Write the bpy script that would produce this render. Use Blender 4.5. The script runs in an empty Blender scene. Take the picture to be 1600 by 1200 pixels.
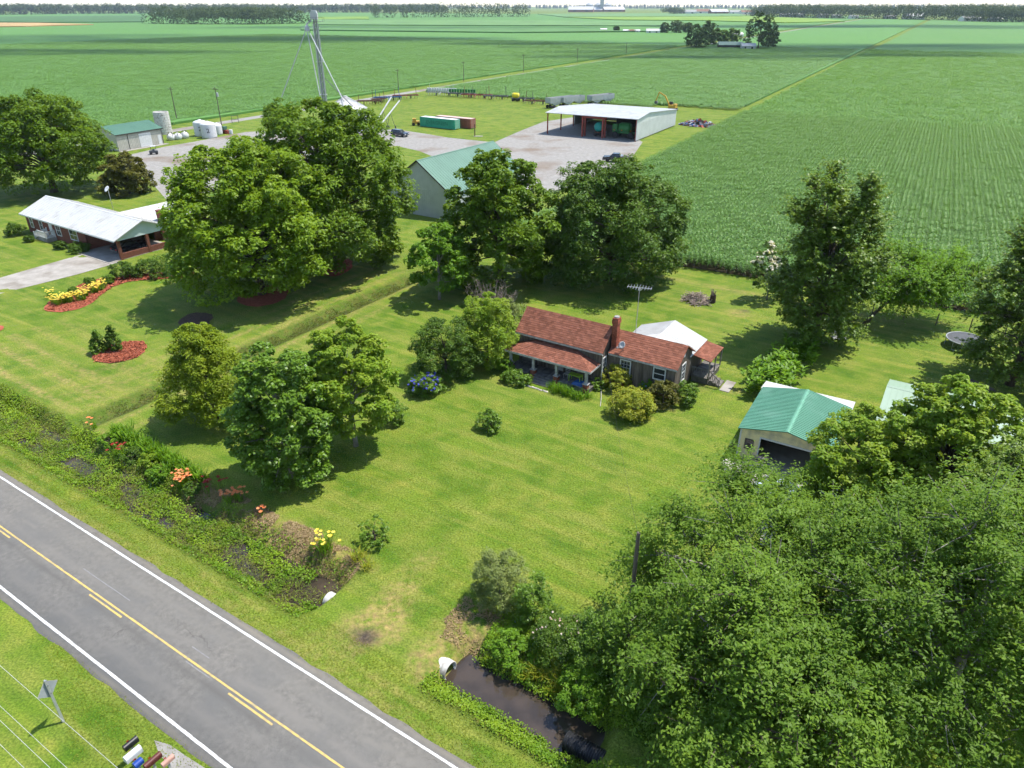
import bpy, math, random
import numpy as np
from mathutils import Vector, Matrix
random.seed(7)
RNG = np.random.default_rng(7)
SC = bpy.context.scene
COL = SC.collection
PI = math.pi

# ------------------------------------------------------------------ camera, sky, sun, exposure
CAM_H = 30.0                                   # drone height in metres
PITCH = math.atan(592 / 1110)                  # 28 degrees down
cam_data = bpy.data.cameras.new('camera')
cam_data.sensor_width = 36.0
cam_data.lens = 36.0 * 1110 / 1600
cam_data.clip_start = 0.5
cam_data.clip_end = 30000
cam = bpy.data.objects.new('camera', cam_data)
COL.objects.link(cam)
cam.location = (0, 0, CAM_H)
cam.rotation_euler = (PI / 2 - PITCH, 0, 0)
SC.camera = cam

SUN_EL = math.radians(66)
SUN_AZ = math.radians(20)                      # angle from +X towards +Y
sun_dir = Vector((math.cos(SUN_EL) * math.cos(SUN_AZ), math.cos(SUN_EL) * math.sin(SUN_AZ), math.sin(SUN_EL)))
world = bpy.data.worlds.new('World')
SC.world = world
world.use_nodes = True
wn = world.node_tree
sky = wn.nodes.new('ShaderNodeTexSky')
sky.sky_type = 'NISHITA'
sky.sun_disc = False
sky.sun_elevation = SUN_EL
sky.sun_rotation = math.atan2(sun_dir.x, sun_dir.y)
sky.air_density = 1.0
sky.dust_density = 0.4
wn.links.new(sky.outputs[0], wn.nodes['Background'].inputs[0])
wn.nodes['Background'].inputs[1].default_value = 0.15
sl = bpy.data.lights.new('sun', 'SUN')
sl.energy = 4.1
sl.angle = math.radians(0.53)
sl.color = (1.0, 0.955, 0.88)
sun = bpy.data.objects.new('sun', sl)
COL.objects.link(sun)
sun.rotation_euler = sun_dir.to_track_quat('Z', 'Y').to_euler()
sun.location = (60, 20, 120)
SC.view_settings.view_transform = 'Standard'
SC.view_settings.look = 'None'
SC.view_settings.exposure = 0.84
SC.view_settings.gamma = 1.0
SC.render.engine = 'CYCLES'
SC.cycles.use_denoising = True
SC.cycles.max_bounces = 5
SC.cycles.diffuse_bounces = 3
SC.cycles.glossy_bounces = 2
SC.cycles.transmission_bounces = 3
SC.cycles.transparent_max_bounces = 24
SC.cycles.volume_bounces = 0
SC.cycles.caustics_reflective = False
SC.cycles.caustics_refractive = False
SC.cycles.sample_clamp_indirect = 4.0
SC.cycles.use_adaptive_sampling = True
SC.cycles.adaptive_threshold = 0.03

# ------------------------------------------------------------------ surveying helpers
CP, SP = math.cos(PITCH), math.sin(PITCH)
def ground_at(u, v, z=0.0):
    """place on the level z that the survey photograph (1600 x 1200) shows at u, v"""
    d = v - 600
    k = (CAM_H - z) / (d * CP + 1110 * SP)
    return ((u - 800) * k, (1110 * CP - d * SP) * k)
ROAD_A = -0.572                                # bearing of the road; nearly everything is laid out along it
CA, SA = math.cos(ROAD_A), math.sin(ROAD_A)
def W(s, t):                                   # metres along / across the road -> world
    return (s * CA - t * SA, s * SA + t * CA)
def ST(x, y):
    return (x * CA + y * SA, -x * SA + y * CA)
def st_at(u, v, z=0.0):
    return ST(*ground_at(u, v, z))

# ------------------------------------------------------------------ value noise for shaping geometry
_perm = np.random.default_rng(3).random((256, 256))
def vnoise(x, y):
    x = np.asarray(x, float); y = np.asarray(y, float)
    xi = np.floor(x).astype(int); yi = np.floor(y).astype(int)
    fx = x - xi; fy = y - yi
    fx = fx * fx * (3 - 2 * fx); fy = fy * fy * (3 - 2 * fy)
    g = lambda a, b: _perm[a & 255, b & 255]
    return (g(xi, yi) * (1 - fx) + g(xi + 1, yi) * fx) * (1 - fy) + (g(xi, yi + 1) * (1 - fx) + g(xi + 1, yi + 1) * fx) * fy
def fbm(x, y, o=3):
    r = 0; a = 0.5
    for i in range(o):
        r = r + a * vnoise(x * 2 ** i + 17 * i, y * 2 ** i + 9 * i); a *= 0.5
    return r / (1 - 0.5 ** o)
def sstep(a, b, x):
    k = np.clip((np.asarray(x, float) - a) / (b - a), 0, 1)
    return k * k * (3 - 2 * k)

# ------------------------------------------------------------------ materials
MATS = {}
def new_mat(name):
    m = bpy.data.materials.new(name); m.use_nodes = True
    nt = m.node_tree
    return m, nt, nt.nodes['Principled BSDF'], nt.nodes['Material Output']
def rgba(c): return (c[0], c[1], c[2], 1.0)
def nnode(nt, typ, **kw):
    n = nt.nodes.new(typ)
    for k, v in kw.items(): setattr(n, k, v)
    return n
def noise_fac(nt, vec, scale, detail=3, lo=0.35, hi=0.65, stretch=None):
    if stretch:
        mp = nnode(nt, 'ShaderNodeMapping'); mp.inputs['Scale'].default_value = stretch
        nt.links.new(vec, mp.inputs[0]); vec = mp.outputs[0]
    n = nnode(nt, 'ShaderNodeTexNoise'); n.inputs['Scale'].default_value = scale; n.inputs['Detail'].default_value = detail
    nt.links.new(vec, n.inputs['Vector'])
    r = nnode(nt, 'ShaderNodeMapRange'); r.inputs[1].default_value = lo; r.inputs[2].default_value = hi
    nt.links.new(n.outputs[0], r.inputs[0])
    return r.outputs[0]
def mixc(nt, fac, a, b, blend='MIX'):
    m = nnode(nt, 'ShaderNodeMix', data_type='RGBA', blend_type=blend)
    if isinstance(fac, (int, float)): m.inputs[0].default_value = fac
    else: nt.links.new(fac, m.inputs[0])
    for sock, c in ((m.inputs[6], a), (m.inputs[7], b)):
        if isinstance(c, tuple): sock.default_value = rgba(c)
        else: nt.links.new(c, sock)
    return m.outputs[2]
def mat(name, c1, c2=None, rough=0.7, scale=3.0, metal=0.0, bump=0.0, bscale=None, spec=0.3, detail=4, c3=None, scale3=0.6, tint=False, stretch=None):
    """base colour wandering between c1 and c2 with noise, blotches of c3, optional bump; tint mixes a per-piece shade"""
    if name in MATS: return MATS[name]
    m, nt, b, out = new_mat(name)
    b.inputs['Roughness'].default_value = rough
    b.inputs['Metallic'].default_value = metal
    b.inputs['Specular IOR Level'].default_value = spec
    co = nnode(nt, 'ShaderNodeTexCoord').outputs['Object']
    if c2 is None: c2 = tuple(x * 0.8 for x in c1)
    f = noise_fac(nt, co, scale, detail, stretch=stretch)
    col = mixc(nt, f, c1, c2)
    if c3 is not None:
        col = mixc(nt, noise_fac(nt, co, scale3, 4, 0.52, 0.68), col, c3)
    if tint:
        at = nnode(nt, 'ShaderNodeAttribute', attribute_name='tint')
        mr = nnode(nt, 'ShaderNodeMapRange'); mr.inputs[3].default_value = 0.72; mr.inputs[4].default_value = 1.22
        nt.links.new(at.outputs['Fac'], mr.inputs[0])
        vm = nnode(nt, 'ShaderNodeVectorMath', operation='SCALE')
        nt.links.new(col, vm.inputs[0]); nt.links.new(mr.outputs[0], vm.inputs['Scale'])
        col = vm.outputs[0]
    nt.links.new(col, b.inputs['Base Color'])
    if bump:
        n = nnode(nt, 'ShaderNodeTexNoise'); n.inputs['Scale'].default_value = bscale or scale * 4; n.inputs['Detail'].default_value = 4
        nt.links.new(co, n.inputs['Vector'])
        bp = nnode(nt, 'ShaderNodeBump'); bp.inputs['Strength'].default_value = 1.0; bp.inputs['Distance'].default_value = bump
        nt.links.new(n.outputs[0], bp.inputs['Height']); nt.links.new(bp.outputs[0], b.inputs['Normal'])
    MATS[name] = m
    return m
def leaf_mat(name, ca, cb, transl=0.35, rough=0.5, spec=0.22):
    """leaves: two leaf colours chosen leaf by leaf, light shining through"""
    if name in MATS: return MATS[name]
    m, nt, b, out = new_mat(name)
    at = nnode(nt, 'ShaderNodeAttribute', attribute_name='tint')
    col = mixc(nt, at.outputs['Fac'], ca, cb)
    nt.links.new(col, b.inputs['Base Color'])
    b.inputs['Roughness'].default_value = rough
    b.inputs['Specular IOR Level'].default_value = spec
    tr = nnode(nt, 'ShaderNodeBsdfTranslucent')
    tcol = mixc(nt, 1.0, col, (1.5, 1.35, 0.5), 'MULTIPLY')
    nt.links.new(tcol, tr.inputs['Color'])
    mx = nnode(nt, 'ShaderNodeMixShader'); mx.inputs[0].default_value = transl
    nt.links.new(b.outputs[0], mx.inputs[1]); nt.links.new(tr.outputs[0], mx.inputs[2])
    nt.links.new(mx.outputs[0], out.inputs['Surface'])
    MATS[name] = m
    return m

# ------------------------------------------------------------------ meshes and objects
def mesh_np(name, verts, quads=None, tris=None, attrs=None, smooth=False):
    me = bpy.data.meshes.new(name)
    verts = np.asarray(verts, np.float32).reshape(-1, 3)
    me.vertices.add(len(verts)); me.vertices.foreach_set('co', verts.ravel())
    idx = []; st = []; tot = []; k = 0
    if quads is not None and len(quads):
        q = np.asarray(quads, np.int32).reshape(-1, 4); idx.append(q.ravel()); st.append(np.arange(len(q)) * 4); tot.append(np.full(len(q), 4)); k = q.size
    if tris is not None and len(tris):
        q = np.asarray(tris, np.int32).reshape(-1, 3); idx.append(q.ravel()); st.append(k + np.arange(len(q)) * 3); tot.append(np.full(len(q), 3))
    if idx:
        idx = np.concatenate(idx); st = np.concatenate(st).astype(np.int32)
        me.loops.add(len(idx)); me.loops.foreach_set('vertex_index', idx)
        me.polygons.add(len(st)); me.polygons.foreach_set('loop_start', st)
        if smooth: me.polygons.foreach_set('use_smooth', np.ones(len(st), bool))
    me.update(calc_edges=True)
    for k, v in (attrs or {}).items():
        a = me.attributes.new(k, 'FLOAT', 'POINT'); a.data.foreach_set('value', np.asarray(v, np.float32))
    return me
def link(name, data, m=None, parent=None):
    o = bpy.data.objects.new(name, data); COL.objects.link(o)
    if m is not None and data is not None:
        data.materials.append(m)
    if parent is not None: o.parent = parent
    return o
def tag(o, label=None, cat=None, group=None, kind=None):
    if label: o['label'] = label
    if cat: o['category'] = cat
    if group: o['group'] = group
    if kind: o['kind'] = kind
    return o
def thing(name, label, cat, loc=(0, 0, 0), rz=0.0, group=None):
    o = bpy.data.objects.new(name, None); COL.objects.link(o)
    o.empty_display_size = 0.3
    o.location = loc if len(loc) == 3 else (loc[0], loc[1], 0)
    o.rotation_euler = (0, 0, rz)
    return tag(o, label, cat, group)
def dup(root, loc, rz, label, group=None, scale=1.0):
    r = root.copy(); COL.objects.link(r); r.location = loc if len(loc) == 3 else (loc[0], loc[1], 0); r.rotation_euler = (0, 0, rz)
    r.scale = (scale,) * 3
    r['label'] = label
    if group: r['group'] = group
    for ch in list(root.children):
        c = ch.copy(); COL.objects.link(c); c.parent = r
        for g in ch.children:
            d = g.copy(); COL.objects.link(d); d.parent = c
    return r

class MB:
    """collects shapes, then links them as one mesh object"""
    def __init__(self): self.v = []; self.f = []; self.t = []
    def _add(self, vs, fs, tint=None):
        n = len(self.v); self.v += [tuple(p) for p in vs]; self.f += [tuple(i + n for i in q) for q in fs]
        self.t += [random.random() if tint is None else tint] * len(vs)
        return self
    def box(self, x0, x1, y0, y1, z0, z1, M=None, tint=None):
        vs = [Vector(p) for p in ((x0, y0, z0), (x1, y0, z0), (x1, y1, z0), (x0, y1, z0), (x0, y0, z1), (x1, y0, z1), (x1, y1, z1), (x0, y1, z1))]
        if M is not None: vs = [M @ p for p in vs]
        return self._add(vs, ((3, 2, 1, 0), (4, 5, 6, 7), (0, 1, 5, 4), (1, 2, 6, 5), (2, 3, 7, 6), (3, 0, 4, 7)), tint)
    def bar(self, a, b, w=0.05, h=None, up=(0, 0, 1), tint=None):
        """rectangular bar from a to b"""
        a, b = Vector(a), Vector(b); h = h or w; d = (b - a)
        z = d.normalized(); x = z.cross(Vector(up))
        if x.length < 1e-4: x = z.cross(Vector((1, 0, 0)))
        x.normalize(); y = z.cross(x)
        vs = [p + x * sx * w / 2 + y * sy * h / 2 for p in (a, b) for sx, sy in ((-1, -1), (1, -1), (1, 1), (-1, 1))]
        return self._add(vs, ((3, 2, 1, 0), (4, 5, 6, 7), (0, 1, 5, 4), (1, 2, 6, 5), (2, 3, 7, 6), (3, 0, 4, 7)), tint)
    def tube(self, pts, r, n=8, caps=True, tint=None):
        pts = [Vector(p) for p in pts]; rs = r if isinstance(r, (list, tuple)) else [r] * len(pts)
        vs = []; fs = []; ref = Vector((0.37, 0.93, 0.1))
        for i, p in enumerate(pts):
            d = (pts[min(i + 1, len(pts) - 1)] - pts[max(i - 1, 0)]).normalized()
            x = d.cross(ref)
            if x.length < 0.1: x = d.cross(Vector((1, 0, 0)))
            x.normalize(); y = d.cross(x)
            for k in range(n):
                a = 2 * PI * k / n; vs.append(p + (x * math.cos(a) + y * math.sin(a)) * rs[i])
        for i in range(len(pts) - 1):
            for k in range(n):
                fs.append((i * n + k, i * n + (k + 1) % n, (i + 1) * n + (k + 1) % n, (i + 1) * n + k))
        if caps: fs += [tuple(range(n - 1, -1, -1)), tuple((len(pts) - 1) * n + k for k in range(n))]
        return self._add(vs, fs, tint)
    def lathe(self, prof, n=20, c=(0, 0, 0), M=None, tint=None):
        vs = []; fs = []
        for r, z in prof:
            for k in range(n):
                a = 2 * PI * k / n; p = Vector((c[0] + r * math.cos(a), c[1] + r * math.sin(a), c[2] + z)); vs.append(M @ p if M is not None else p)
        for i in range(len(prof) - 1):
            for k in range(n): fs.append((i * n + k, i * n + (k + 1) % n, (i + 1) * n + (k + 1) % n, (i + 1) * n + k))
        fs += [tuple(range(n - 1, -1, -1)), tuple((len(prof) - 1) * n + k for k in range(n))]
        return self._add(vs, fs, tint)
    def prism(self, poly, z0, z1, axis='z', tint=None):
        n = len(poly)
        pt = {'z': lambda a, b, c: (a, b, c), 'y': lambda a, b, c: (a, c, b), 'x': lambda a, b, c: (c, a, b)}[axis]
        vs = [pt(a, b, z0) for a, b in poly] + [pt(a, b, z1) for a, b in poly]
        fs = [tuple(range(n - 1, -1, -1)), tuple(range(n, 2 * n))] + [(i, (i + 1) % n, n + (i + 1) % n, n + i) for i in range(n)]
        return self._add(vs, fs, tint)
    def slab(self, pts, th, tint=None):
        """flat panel of corner points, given a thickness downwards along its normal"""
        p = [Vector(q) for q in pts]; nrm = (p[1] - p[0]).cross(p[2] - p[0]).normalized()
        if nrm.z < 0: p.reverse(); nrm = -nrm
        n = len(p); vs = p + [q - nrm * th for q in p]
        fs = [tuple(range(n)), tuple(range(2 * n - 1, n - 1, -1))] + [(i, n + i, n + (i + 1) % n, (i + 1) % n) for i in range(n)]
        return self._add(vs, fs, tint)
    def data(self, name, smooth=False):
        me = bpy.data.meshes.new(name); me.from_pydata(self.v, [], self.f)
        a = me.attributes.new('tint', 'FLOAT', 'POINT'); a.data.foreach_set('value', self.t)
        if smooth:
            me.polygons.foreach_set('use_smooth', [len(p.vertices) < 5 for p in me.polygons])
        me.update(); return me
    def build(self, name, m, parent=None, smooth=False):
        return link(name, self.data(name, smooth), m, parent)
def sheet(name, pts, z, m, kind='structure', label=None, sub=0):
    """flat ground sheet from a world-space outline"""
    mb = MB(); n = len(pts)
    mb._add([(x, y, z) for x, y in pts], [tuple(range(n))])
    o = mb.build(name, m); tag(o, label, kind=kind)
    if o.data.polygons[0].normal.z < 0: o.data.flip_normals()
    return o

# ------------------------------------------------------------------ foliage
def leaf_mesh(name, pos, nrm, length, width, rng, tint, axis=None, fold=0.12):
    """one kite-shaped, slightly folded leaf per position"""
    n = len(pos)
    nrm = nrm / (np.linalg.norm(nrm, axis=1, keepdims=True) + 1e-9)
    if axis is None:
        axis = rng.normal(size=(n, 3))
    t = axis - nrm * np.sum(axis * nrm, axis=1, keepdims=True)
    t /= (np.linalg.norm(t, axis=1, keepdims=True) + 1e-9)
    b = np.cross(nrm, t)
    L = (length * rng.uniform(0.7, 1.25, n))[:, None]; Wd = (width * rng.uniform(0.75, 1.25, n))[:, None]
    up = nrm * (L * fold)
    v = np.stack([pos - t * L * 0.5, pos + b * Wd * 0.5 + up, pos + t * L * 0.5 - up * 0.6, pos - b * Wd * 0.5 + up], axis=1).reshape(-1, 3)
    q = np.arange(n * 4).reshape(-1, 4)
    return v, q, np.repeat(tint, 4)
def unit(v): return v / (np.linalg.norm(v, axis=-1, keepdims=True) + 1e-9)
def fib_dirs(n, rng):
    i = np.arange(n) + 0.5
    z = 1 - 2 * i / n; a = i * 2.399963 + rng.uniform(0, 6.28)
    r = np.sqrt(1 - z * z)
    return unit(np.stack([r * np.cos(a), r * np.sin(a), z], 1) + rng.normal(scale=0.18, size=(n, 3)))
PROFILE = {
    'round': lambda z: np.sqrt(np.clip(1 - (2 * z - 1) ** 2, 0, 1)) ** 0.85,
    'oval': lambda z: np.sqrt(np.clip(1 - (2 * z - 0.85) ** 2 / 1.33, 0, 1)),
    'cone': lambda z: np.clip(1.02 - z, 0, 1) ** 0.75 * np.clip(z * 7, 0.45, 1),
    'wide': lambda z: np.clip(1 - (z - 0.45) ** 2 * 3.0, 0.05, 1),
    'egg': lambda z: np.sqrt(np.clip(1 - (1.75 * z - 0.72) ** 2 / 1.07, 0, 1)),
    'dome': lambda z: np.where(z < 0.3, 0.62 + 0.38 * np.sin(np.clip(z / 0.3, 0, 1) * PI / 2), np.sqrt(np.clip(1 - ((z - 0.3) / 0.72) ** 2, 0, 1))),
    'upper': lambda z: np.sqrt(np.clip(1 - ((z - 0.58) / np.where(z < 0.58, 0.66, 0.44)) ** 2, 0.04, 1)),
    'flat': lambda z: np.clip(0.25 + 0.9 * z, 0, 1) * np.clip((1.05 - z) * 6, 0, 1),
}
def lobe_centres(rng, n, h0, h1, rx, ry, prof, spread=1.0):
    m = max(2, int(n * 0.22)); k = n - m
    z = (np.arange(k) + rng.uniform(0.2, 0.8, k)) / k
    w = np.cumsum(prof(np.linspace(0.02, 0.98, 200)) + 0.12); w /= w[-1]
    z = np.interp(z, w, np.linspace(0.02, 0.98, 200))          # more lobes where the crown is wide
    a = np.arange(k) * 2.399963 + rng.uniform(-0.35, 0.35, k)
    rad = prof(z) * rng.uniform(0.66, 0.98, k) * spread
    zi = rng.uniform(0.25, 0.8, m); ai = rng.uniform(0, 2 * PI, m); ri = prof(zi) * rng.uniform(0.1, 0.55, m)
    z = np.concatenate([z, zi]); a = np.concatenate([a, ai]); rad = np.concatenate([rad, ri])
    return np.stack([np.cos(a) * rad * rx, np.sin(a) * rad * ry, h0 + z * (h1 - h0)], 1), z
def crown_points(rng, h0, h1, rx, ry, profile, lobes, subs, leaves, lobe_r=0.36, sub_r=0.3, flatten=0.75, droop=0.0, spread=1.0):
    """leaf positions and facing: lobes over an envelope, smaller clumps over each lobe, leaves over each clump"""
    prof = PROFILE[profile]
    R = (rx + ry) / 2
    lc, z = lobe_centres(rng, lobes, h0, h1, rx * (1 - lobe_r * 0.55), ry * (1 - lobe_r * 0.55), prof, spread)
    lr = R * lobe_r * rng.uniform(0.7, 1.3, lobes) * (0.6 + 0.4 * prof(z))
    cen = np.array([0, 0, h0 + 0.35 * (h1 - h0)])
    d = rng.normal(size=(lobes, subs, 3))
    out = unit((lc - cen) * np.array([1, 1, 1.1]))[:, None, :]
    d = unit(unit(d) + out * 0.7 + np.array([0, 0, 0.2]))
    sc = lc[:, None, :] + d * lr[:, None, None] * rng.uniform(0.5, 1.1, (lobes, subs, 1)) * np.array([1, 1, flatten])
    sr = (lr[:, None] * sub_r * rng.uniform(0.7, 1.35, (lobes, subs)))
    e = rng.normal(size=(lobes, subs, leaves, 3))
    e = unit(unit(e) + d[:, :, None, :] * 0.5 + np.array([0, 0, 0.25]))
    p = sc[:, :, None, :] + e * sr[:, :, None, None] * (rng.uniform(0.2, 1.0, (lobes, subs, leaves, 1)) ** 0.5) * np.array([1.2, 1.2, 0.85])
    if droop:
        p[..., 2] -= droop * np.linalg.norm(p[..., :2] - sc[:, :, None, :2], axis=-1)
    nr = unit(e * 0.5 + np.array([0, 0, 0.9]) + rng.normal(scale=0.40, size=e.shape))
    ct = rng.uniform(0, 1, (lobes, subs, 1)) * 0.6 + rng.uniform(0, 1, (lobes, 1, 1)) * 0.4
    tint = np.clip(0.55 * ct + 0.45 * rng.uniform(0, 1, (lobes, subs, leaves)), 0, 1)
    return lc, sc.reshape(-1, 3), p.reshape(-1, 3), nr.reshape(-1, 3), tint.ravel()
def spray_points(rng, h0, h1, rx, ry, profile, twigs, leaves, tlen=1.8, sag=0.35, inner=0.55, per=40):
    """leaves set along arching twigs that burst out of boughs spread over the envelope"""
    prof = PROFILE[profile]
    nl = max(8, twigs // per)
    lc, z = lobe_centres(rng, nl, h0, h1, rx - tlen * 0.6, ry - tlen * 0.6, prof)
    lc = lc + rng.normal(scale=tlen * 0.25, size=lc.shape)
    cen = np.array([0, 0, h0 + 0.35 * (h1 - h0)])
    out = unit((lc - cen) * np.array([1, 1, 0.9]))
    which = rng.integers(0, nl, twigs)
    d = unit(unit(rng.normal(size=(twigs, 3))) + out[which] * 0.75 + np.array([0, 0, 0.25]))
    L = tlen * rng.uniform(0.55, 1.3, twigs) * rng.uniform(0.7, 1.2, nl)[which]
    start = lc[which] + rng.normal(scale=tlen * 0.12, size=(twigs, 3))
    tip = start + d * L[:, None]
    k = rng.uniform(0.12, 1.0, (twigs, leaves))
    p = start[:, None, :] + d[:, None, :] * (L[:, None] * k)[..., None]
    p[..., 2] -= sag * L[:, None] * (k ** 2 - 0.15)
    p += rng.normal(scale=0.075 * tlen / 1.8, size=p.shape)
    side = np.cross(d, np.array([0, 0, 1.0]))[:, None, :] * rng.choice([-1, 1], (twigs, leaves))[..., None]
    ax = unit(side + d[:, None, :] * 0.7 + rng.normal(scale=0.3, size=p.shape) + np.array([0, 0, -0.25]))
    nr = unit(np.array([0, 0, 1.0]) + d[:, None, :] * 0.25 + rng.normal(scale=0.38, size=p.shape))
    tint = np.clip(0.3 * rng.uniform(0, 1, (nl, 1))[which] + 0.35 * rng.uniform(0, 1, (twigs, 1)) + 0.35 * rng.uniform(0, 1, (twigs, leaves)), 0, 1)
    return start, tip, p.reshape(-1, 3), nr.reshape(-1, 3), tint.ravel(), ax.reshape(-1, 3)
BARK = mat('bark', (0.115, 0.09, 0.065), (0.06, 0.047, 0.036), rough=0.95, scale=4, bump=0.05, bscale=9, stretch=(3, 3, 0.5))
BARK_PALE = mat('pale bark', (0.30, 0.28, 0.24), (0.16, 0.14, 0.11), rough=0.9, scale=3, bump=0.03, stretch=(2, 2, 0.6))
def limbs_mb(rng, h0, h1, tr, targets, lean=(0, 0), fine=None):
    mb = MB()
    top = h0 + 0.62 * (h1 - h0)
    tp = [Vector((lean[0] * k ** 1.3 + 0.12 * tr * math.sin(5 * k), lean[1] * k ** 1.3 + 0.12 * tr * math.cos(4 * k), top * k)) for k in np.linspace(0, 1, 7)]
    tp[0].z = -0.15
    mb.tube(tp, [tr * (1.35 if i == 0 else 1.0 - 0.13 * i) for i in range(7)], 9)
    for j, q in enumerate(targets):
        q = Vector(q); k = max(0.3, min(0.98, (q.z / top) * rng.uniform(0.5, 0.75)))
        i = min(5, int(k * 6)); a = tp[i].lerp(tp[i + 1], k * 6 - i)
        mid = a.lerp(q, 0.5) + Vector((rng.normal() * 0.05, rng.normal() * 0.05, 0.1)) * (q - a).length
        r = tr * (0.28 + 0.25 * rng.random())
        mb.tube([a, a.lerp(mid, 0.5) + Vector((0, 0, 0.03 * (q - a).length)), mid, q], [r, r * 0.75, r * 0.5, r * 0.2], 6, caps=False)
    for a, b in (fine or []):
        mb.tube([a, Vector(a).lerp(Vector(b), 0.5) + Vector((0, 0, 0.12)), b], [0.035, 0.025, 0.008], 4, caps=False)
    return mb
def tree(name, label, base, h, w, lm, seed, cb=0.12, prof='round', lobes=26, subs=16, leaves=70, leaf=(0.3, 0.19), tr=0.35, lean=(0, 0), cat='tree', group=None,
         wy=None, bark=None, lobe_r=0.36, sub_r=0.3, mode='clump', twigs=2500, tlen=1.8, sag=0.35, flatten=0.75, spread=1.0, extra=None, rz=0.0, z=0.0, inner=0.55, per=40):
    rng = np.random.default_rng(seed)
    t = thing(name, label, cat, (base[0], base[1], z), rz, group)
    h0 = h * cb
    rx = w / 2; ry = (wy or w) / 2
    if mode == 'clump':
        lc, sc, p, nr, tint = crown_points(rng, h0 + rx * lobe_r * 0.35, h - rx * lobe_r * 0.55, rx, ry, prof, lobes, subs, leaves, lobe_r, sub_r, flatten, spread=spread)
        ax = None; targets = lc[::1 if lobes < 20 else 2]; fine = None
    else:
        st_, tip, p, nr, tint, ax = spray_points(rng, h0, h, rx, ry, prof, twigs, leaves, tlen, sag, inner, per)
        pick = rng.choice(len(tip), min(len(tip), 26), replace=False)
        targets = st_[pick]
        pk = rng.choice(len(tip), min(len(tip), 420), replace=False)
        fine = [(tuple(st_[i] - (tip[i] - st_[i]) * 0.25), tuple(st_[i] + (tip[i] - st_[i]) * 0.8 - np.array([0, 0, sag * tlen * 0.35]))) for i in pk]
    off = np.array([lean[0], lean[1], 0]) * 0.8
    keep = p[:, 2] > 0.05
    p, nr, tint = p[keep], nr[keep], tint[keep]
    if ax is not None: ax = ax[keep]
    v, q, tn = leaf_mesh('crown', p + off, nr, leaf[0], leaf[1], rng, tint, ax)
    link('crown', mesh_np('crown', v, q, attrs={'tint': tn}), lm, t)
    limbs_mb(rng, h0, h, tr, [tuple(np.array(x) + off) for x in targets], lean, [(tuple(np.array(a) + off), tuple(np.array(b) + off)) for a, b in fine] if fine else None).build('trunk', bark or BARK, t, smooth=True)
    if extra: extra(t, rng, p + off, nr)
    return t
def blossoms(part, m, n, size, zmin=0.5, where=None):
    """flower heads over the outer leaves"""
    def f(t, rng, p, nr):
        zs = p[:, 2]; cut = np.quantile(zs, zmin)
        idx = np.nonzero(zs > cut)[0]
        if where is not None: idx = idx[where(p[idx])]
        idx = rng.choice(idx, min(n, len(idx)), replace=False)
        v = []; q = []; k = 0; tint = []
        for i in idx:
            c = p[i] + nr[i] * size * 0.4
            for _ in range(5):
                d = unit(rng.normal(size=3) + np.array([0, 0, 0.7]))
                a = unit(np.cross(d, rng.normal(size=3))); b = np.cross(d, a); s = size * rng.uniform(0.3, 0.55)
                o = c + d * size * 0.3
                v += [o - a * s, o + b * s * 0.7, o + a * s, o - b * s * 0.7]; q.append((k, k + 1, k + 2, k + 3)); k += 4
                tint += [rng.random()] * 4
        tag(link(part, mesh_np(part, v, q, attrs={'tint': tint}), m, t), kind='stuff')
    return f
def shrub(name, label, base, h, w, lm, seed, lobes=9, subs=8, leaves=36, lobe_r=0.42, sub_r=0.36, leaf=(0.13, 0.08), cat='shrub', prof='dome', cb=0.0, wy=None, group=None, extra=None, tr=0.07, rz=0.0, z=0.0, **kw):
    lobes = int(lobes * 1.5)
    return tree(name, label, base, h, w, lm, seed, lobe_r=lobe_r, sub_r=sub_r, cb=cb, prof=prof, lobes=lobes, subs=subs, leaves=leaves, leaf=leaf, tr=tr, cat=cat, wy=wy, group=group, extra=extra, rz=rz, z=z, **kw)
def grass_clump(rng, n, r, h, wd, lean=0.5):
    """arching strap leaves from one crown: returns verts, quads"""
    a = rng.uniform(0, 2 * PI, n); L = h * rng.uniform(0.6, 1.15, n)
    d = np.stack([np.cos(a), np.sin(a), np.zeros(n)], 1)
    b0 = np.stack([rng.normal(scale=r * 0.35, size=n), rng.normal(scale=r * 0.35, size=n), np.zeros(n)], 1)
    side = np.stack([-np.sin(a), np.cos(a), np.zeros(n)], 1) * (wd / 2)
    p1 = b0 + d * (L * lean * 0.3)[:, None] + np.array([0, 0, 1]) * (L * 0.6)[:, None]
    p2 = b0 + d * (L * lean * 0.8)[:, None] + np.array([0, 0, 1]) * (L * rng.uniform(0.7, 1.0, n))[:, None]
    v = np.stack([b0 - side * 0.7, b0 + side * 0.7, p1 + side, p1 - side, p2 + side * 0.25, p2 - side * 0.25], 1).reshape(-1, 3)
    k = np.arange(n)[:, None] * 6
    q = np.concatenate([k + np.array([0, 1, 2, 3]), k + np.array([3, 2, 4, 5])])
    return v, q

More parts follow.
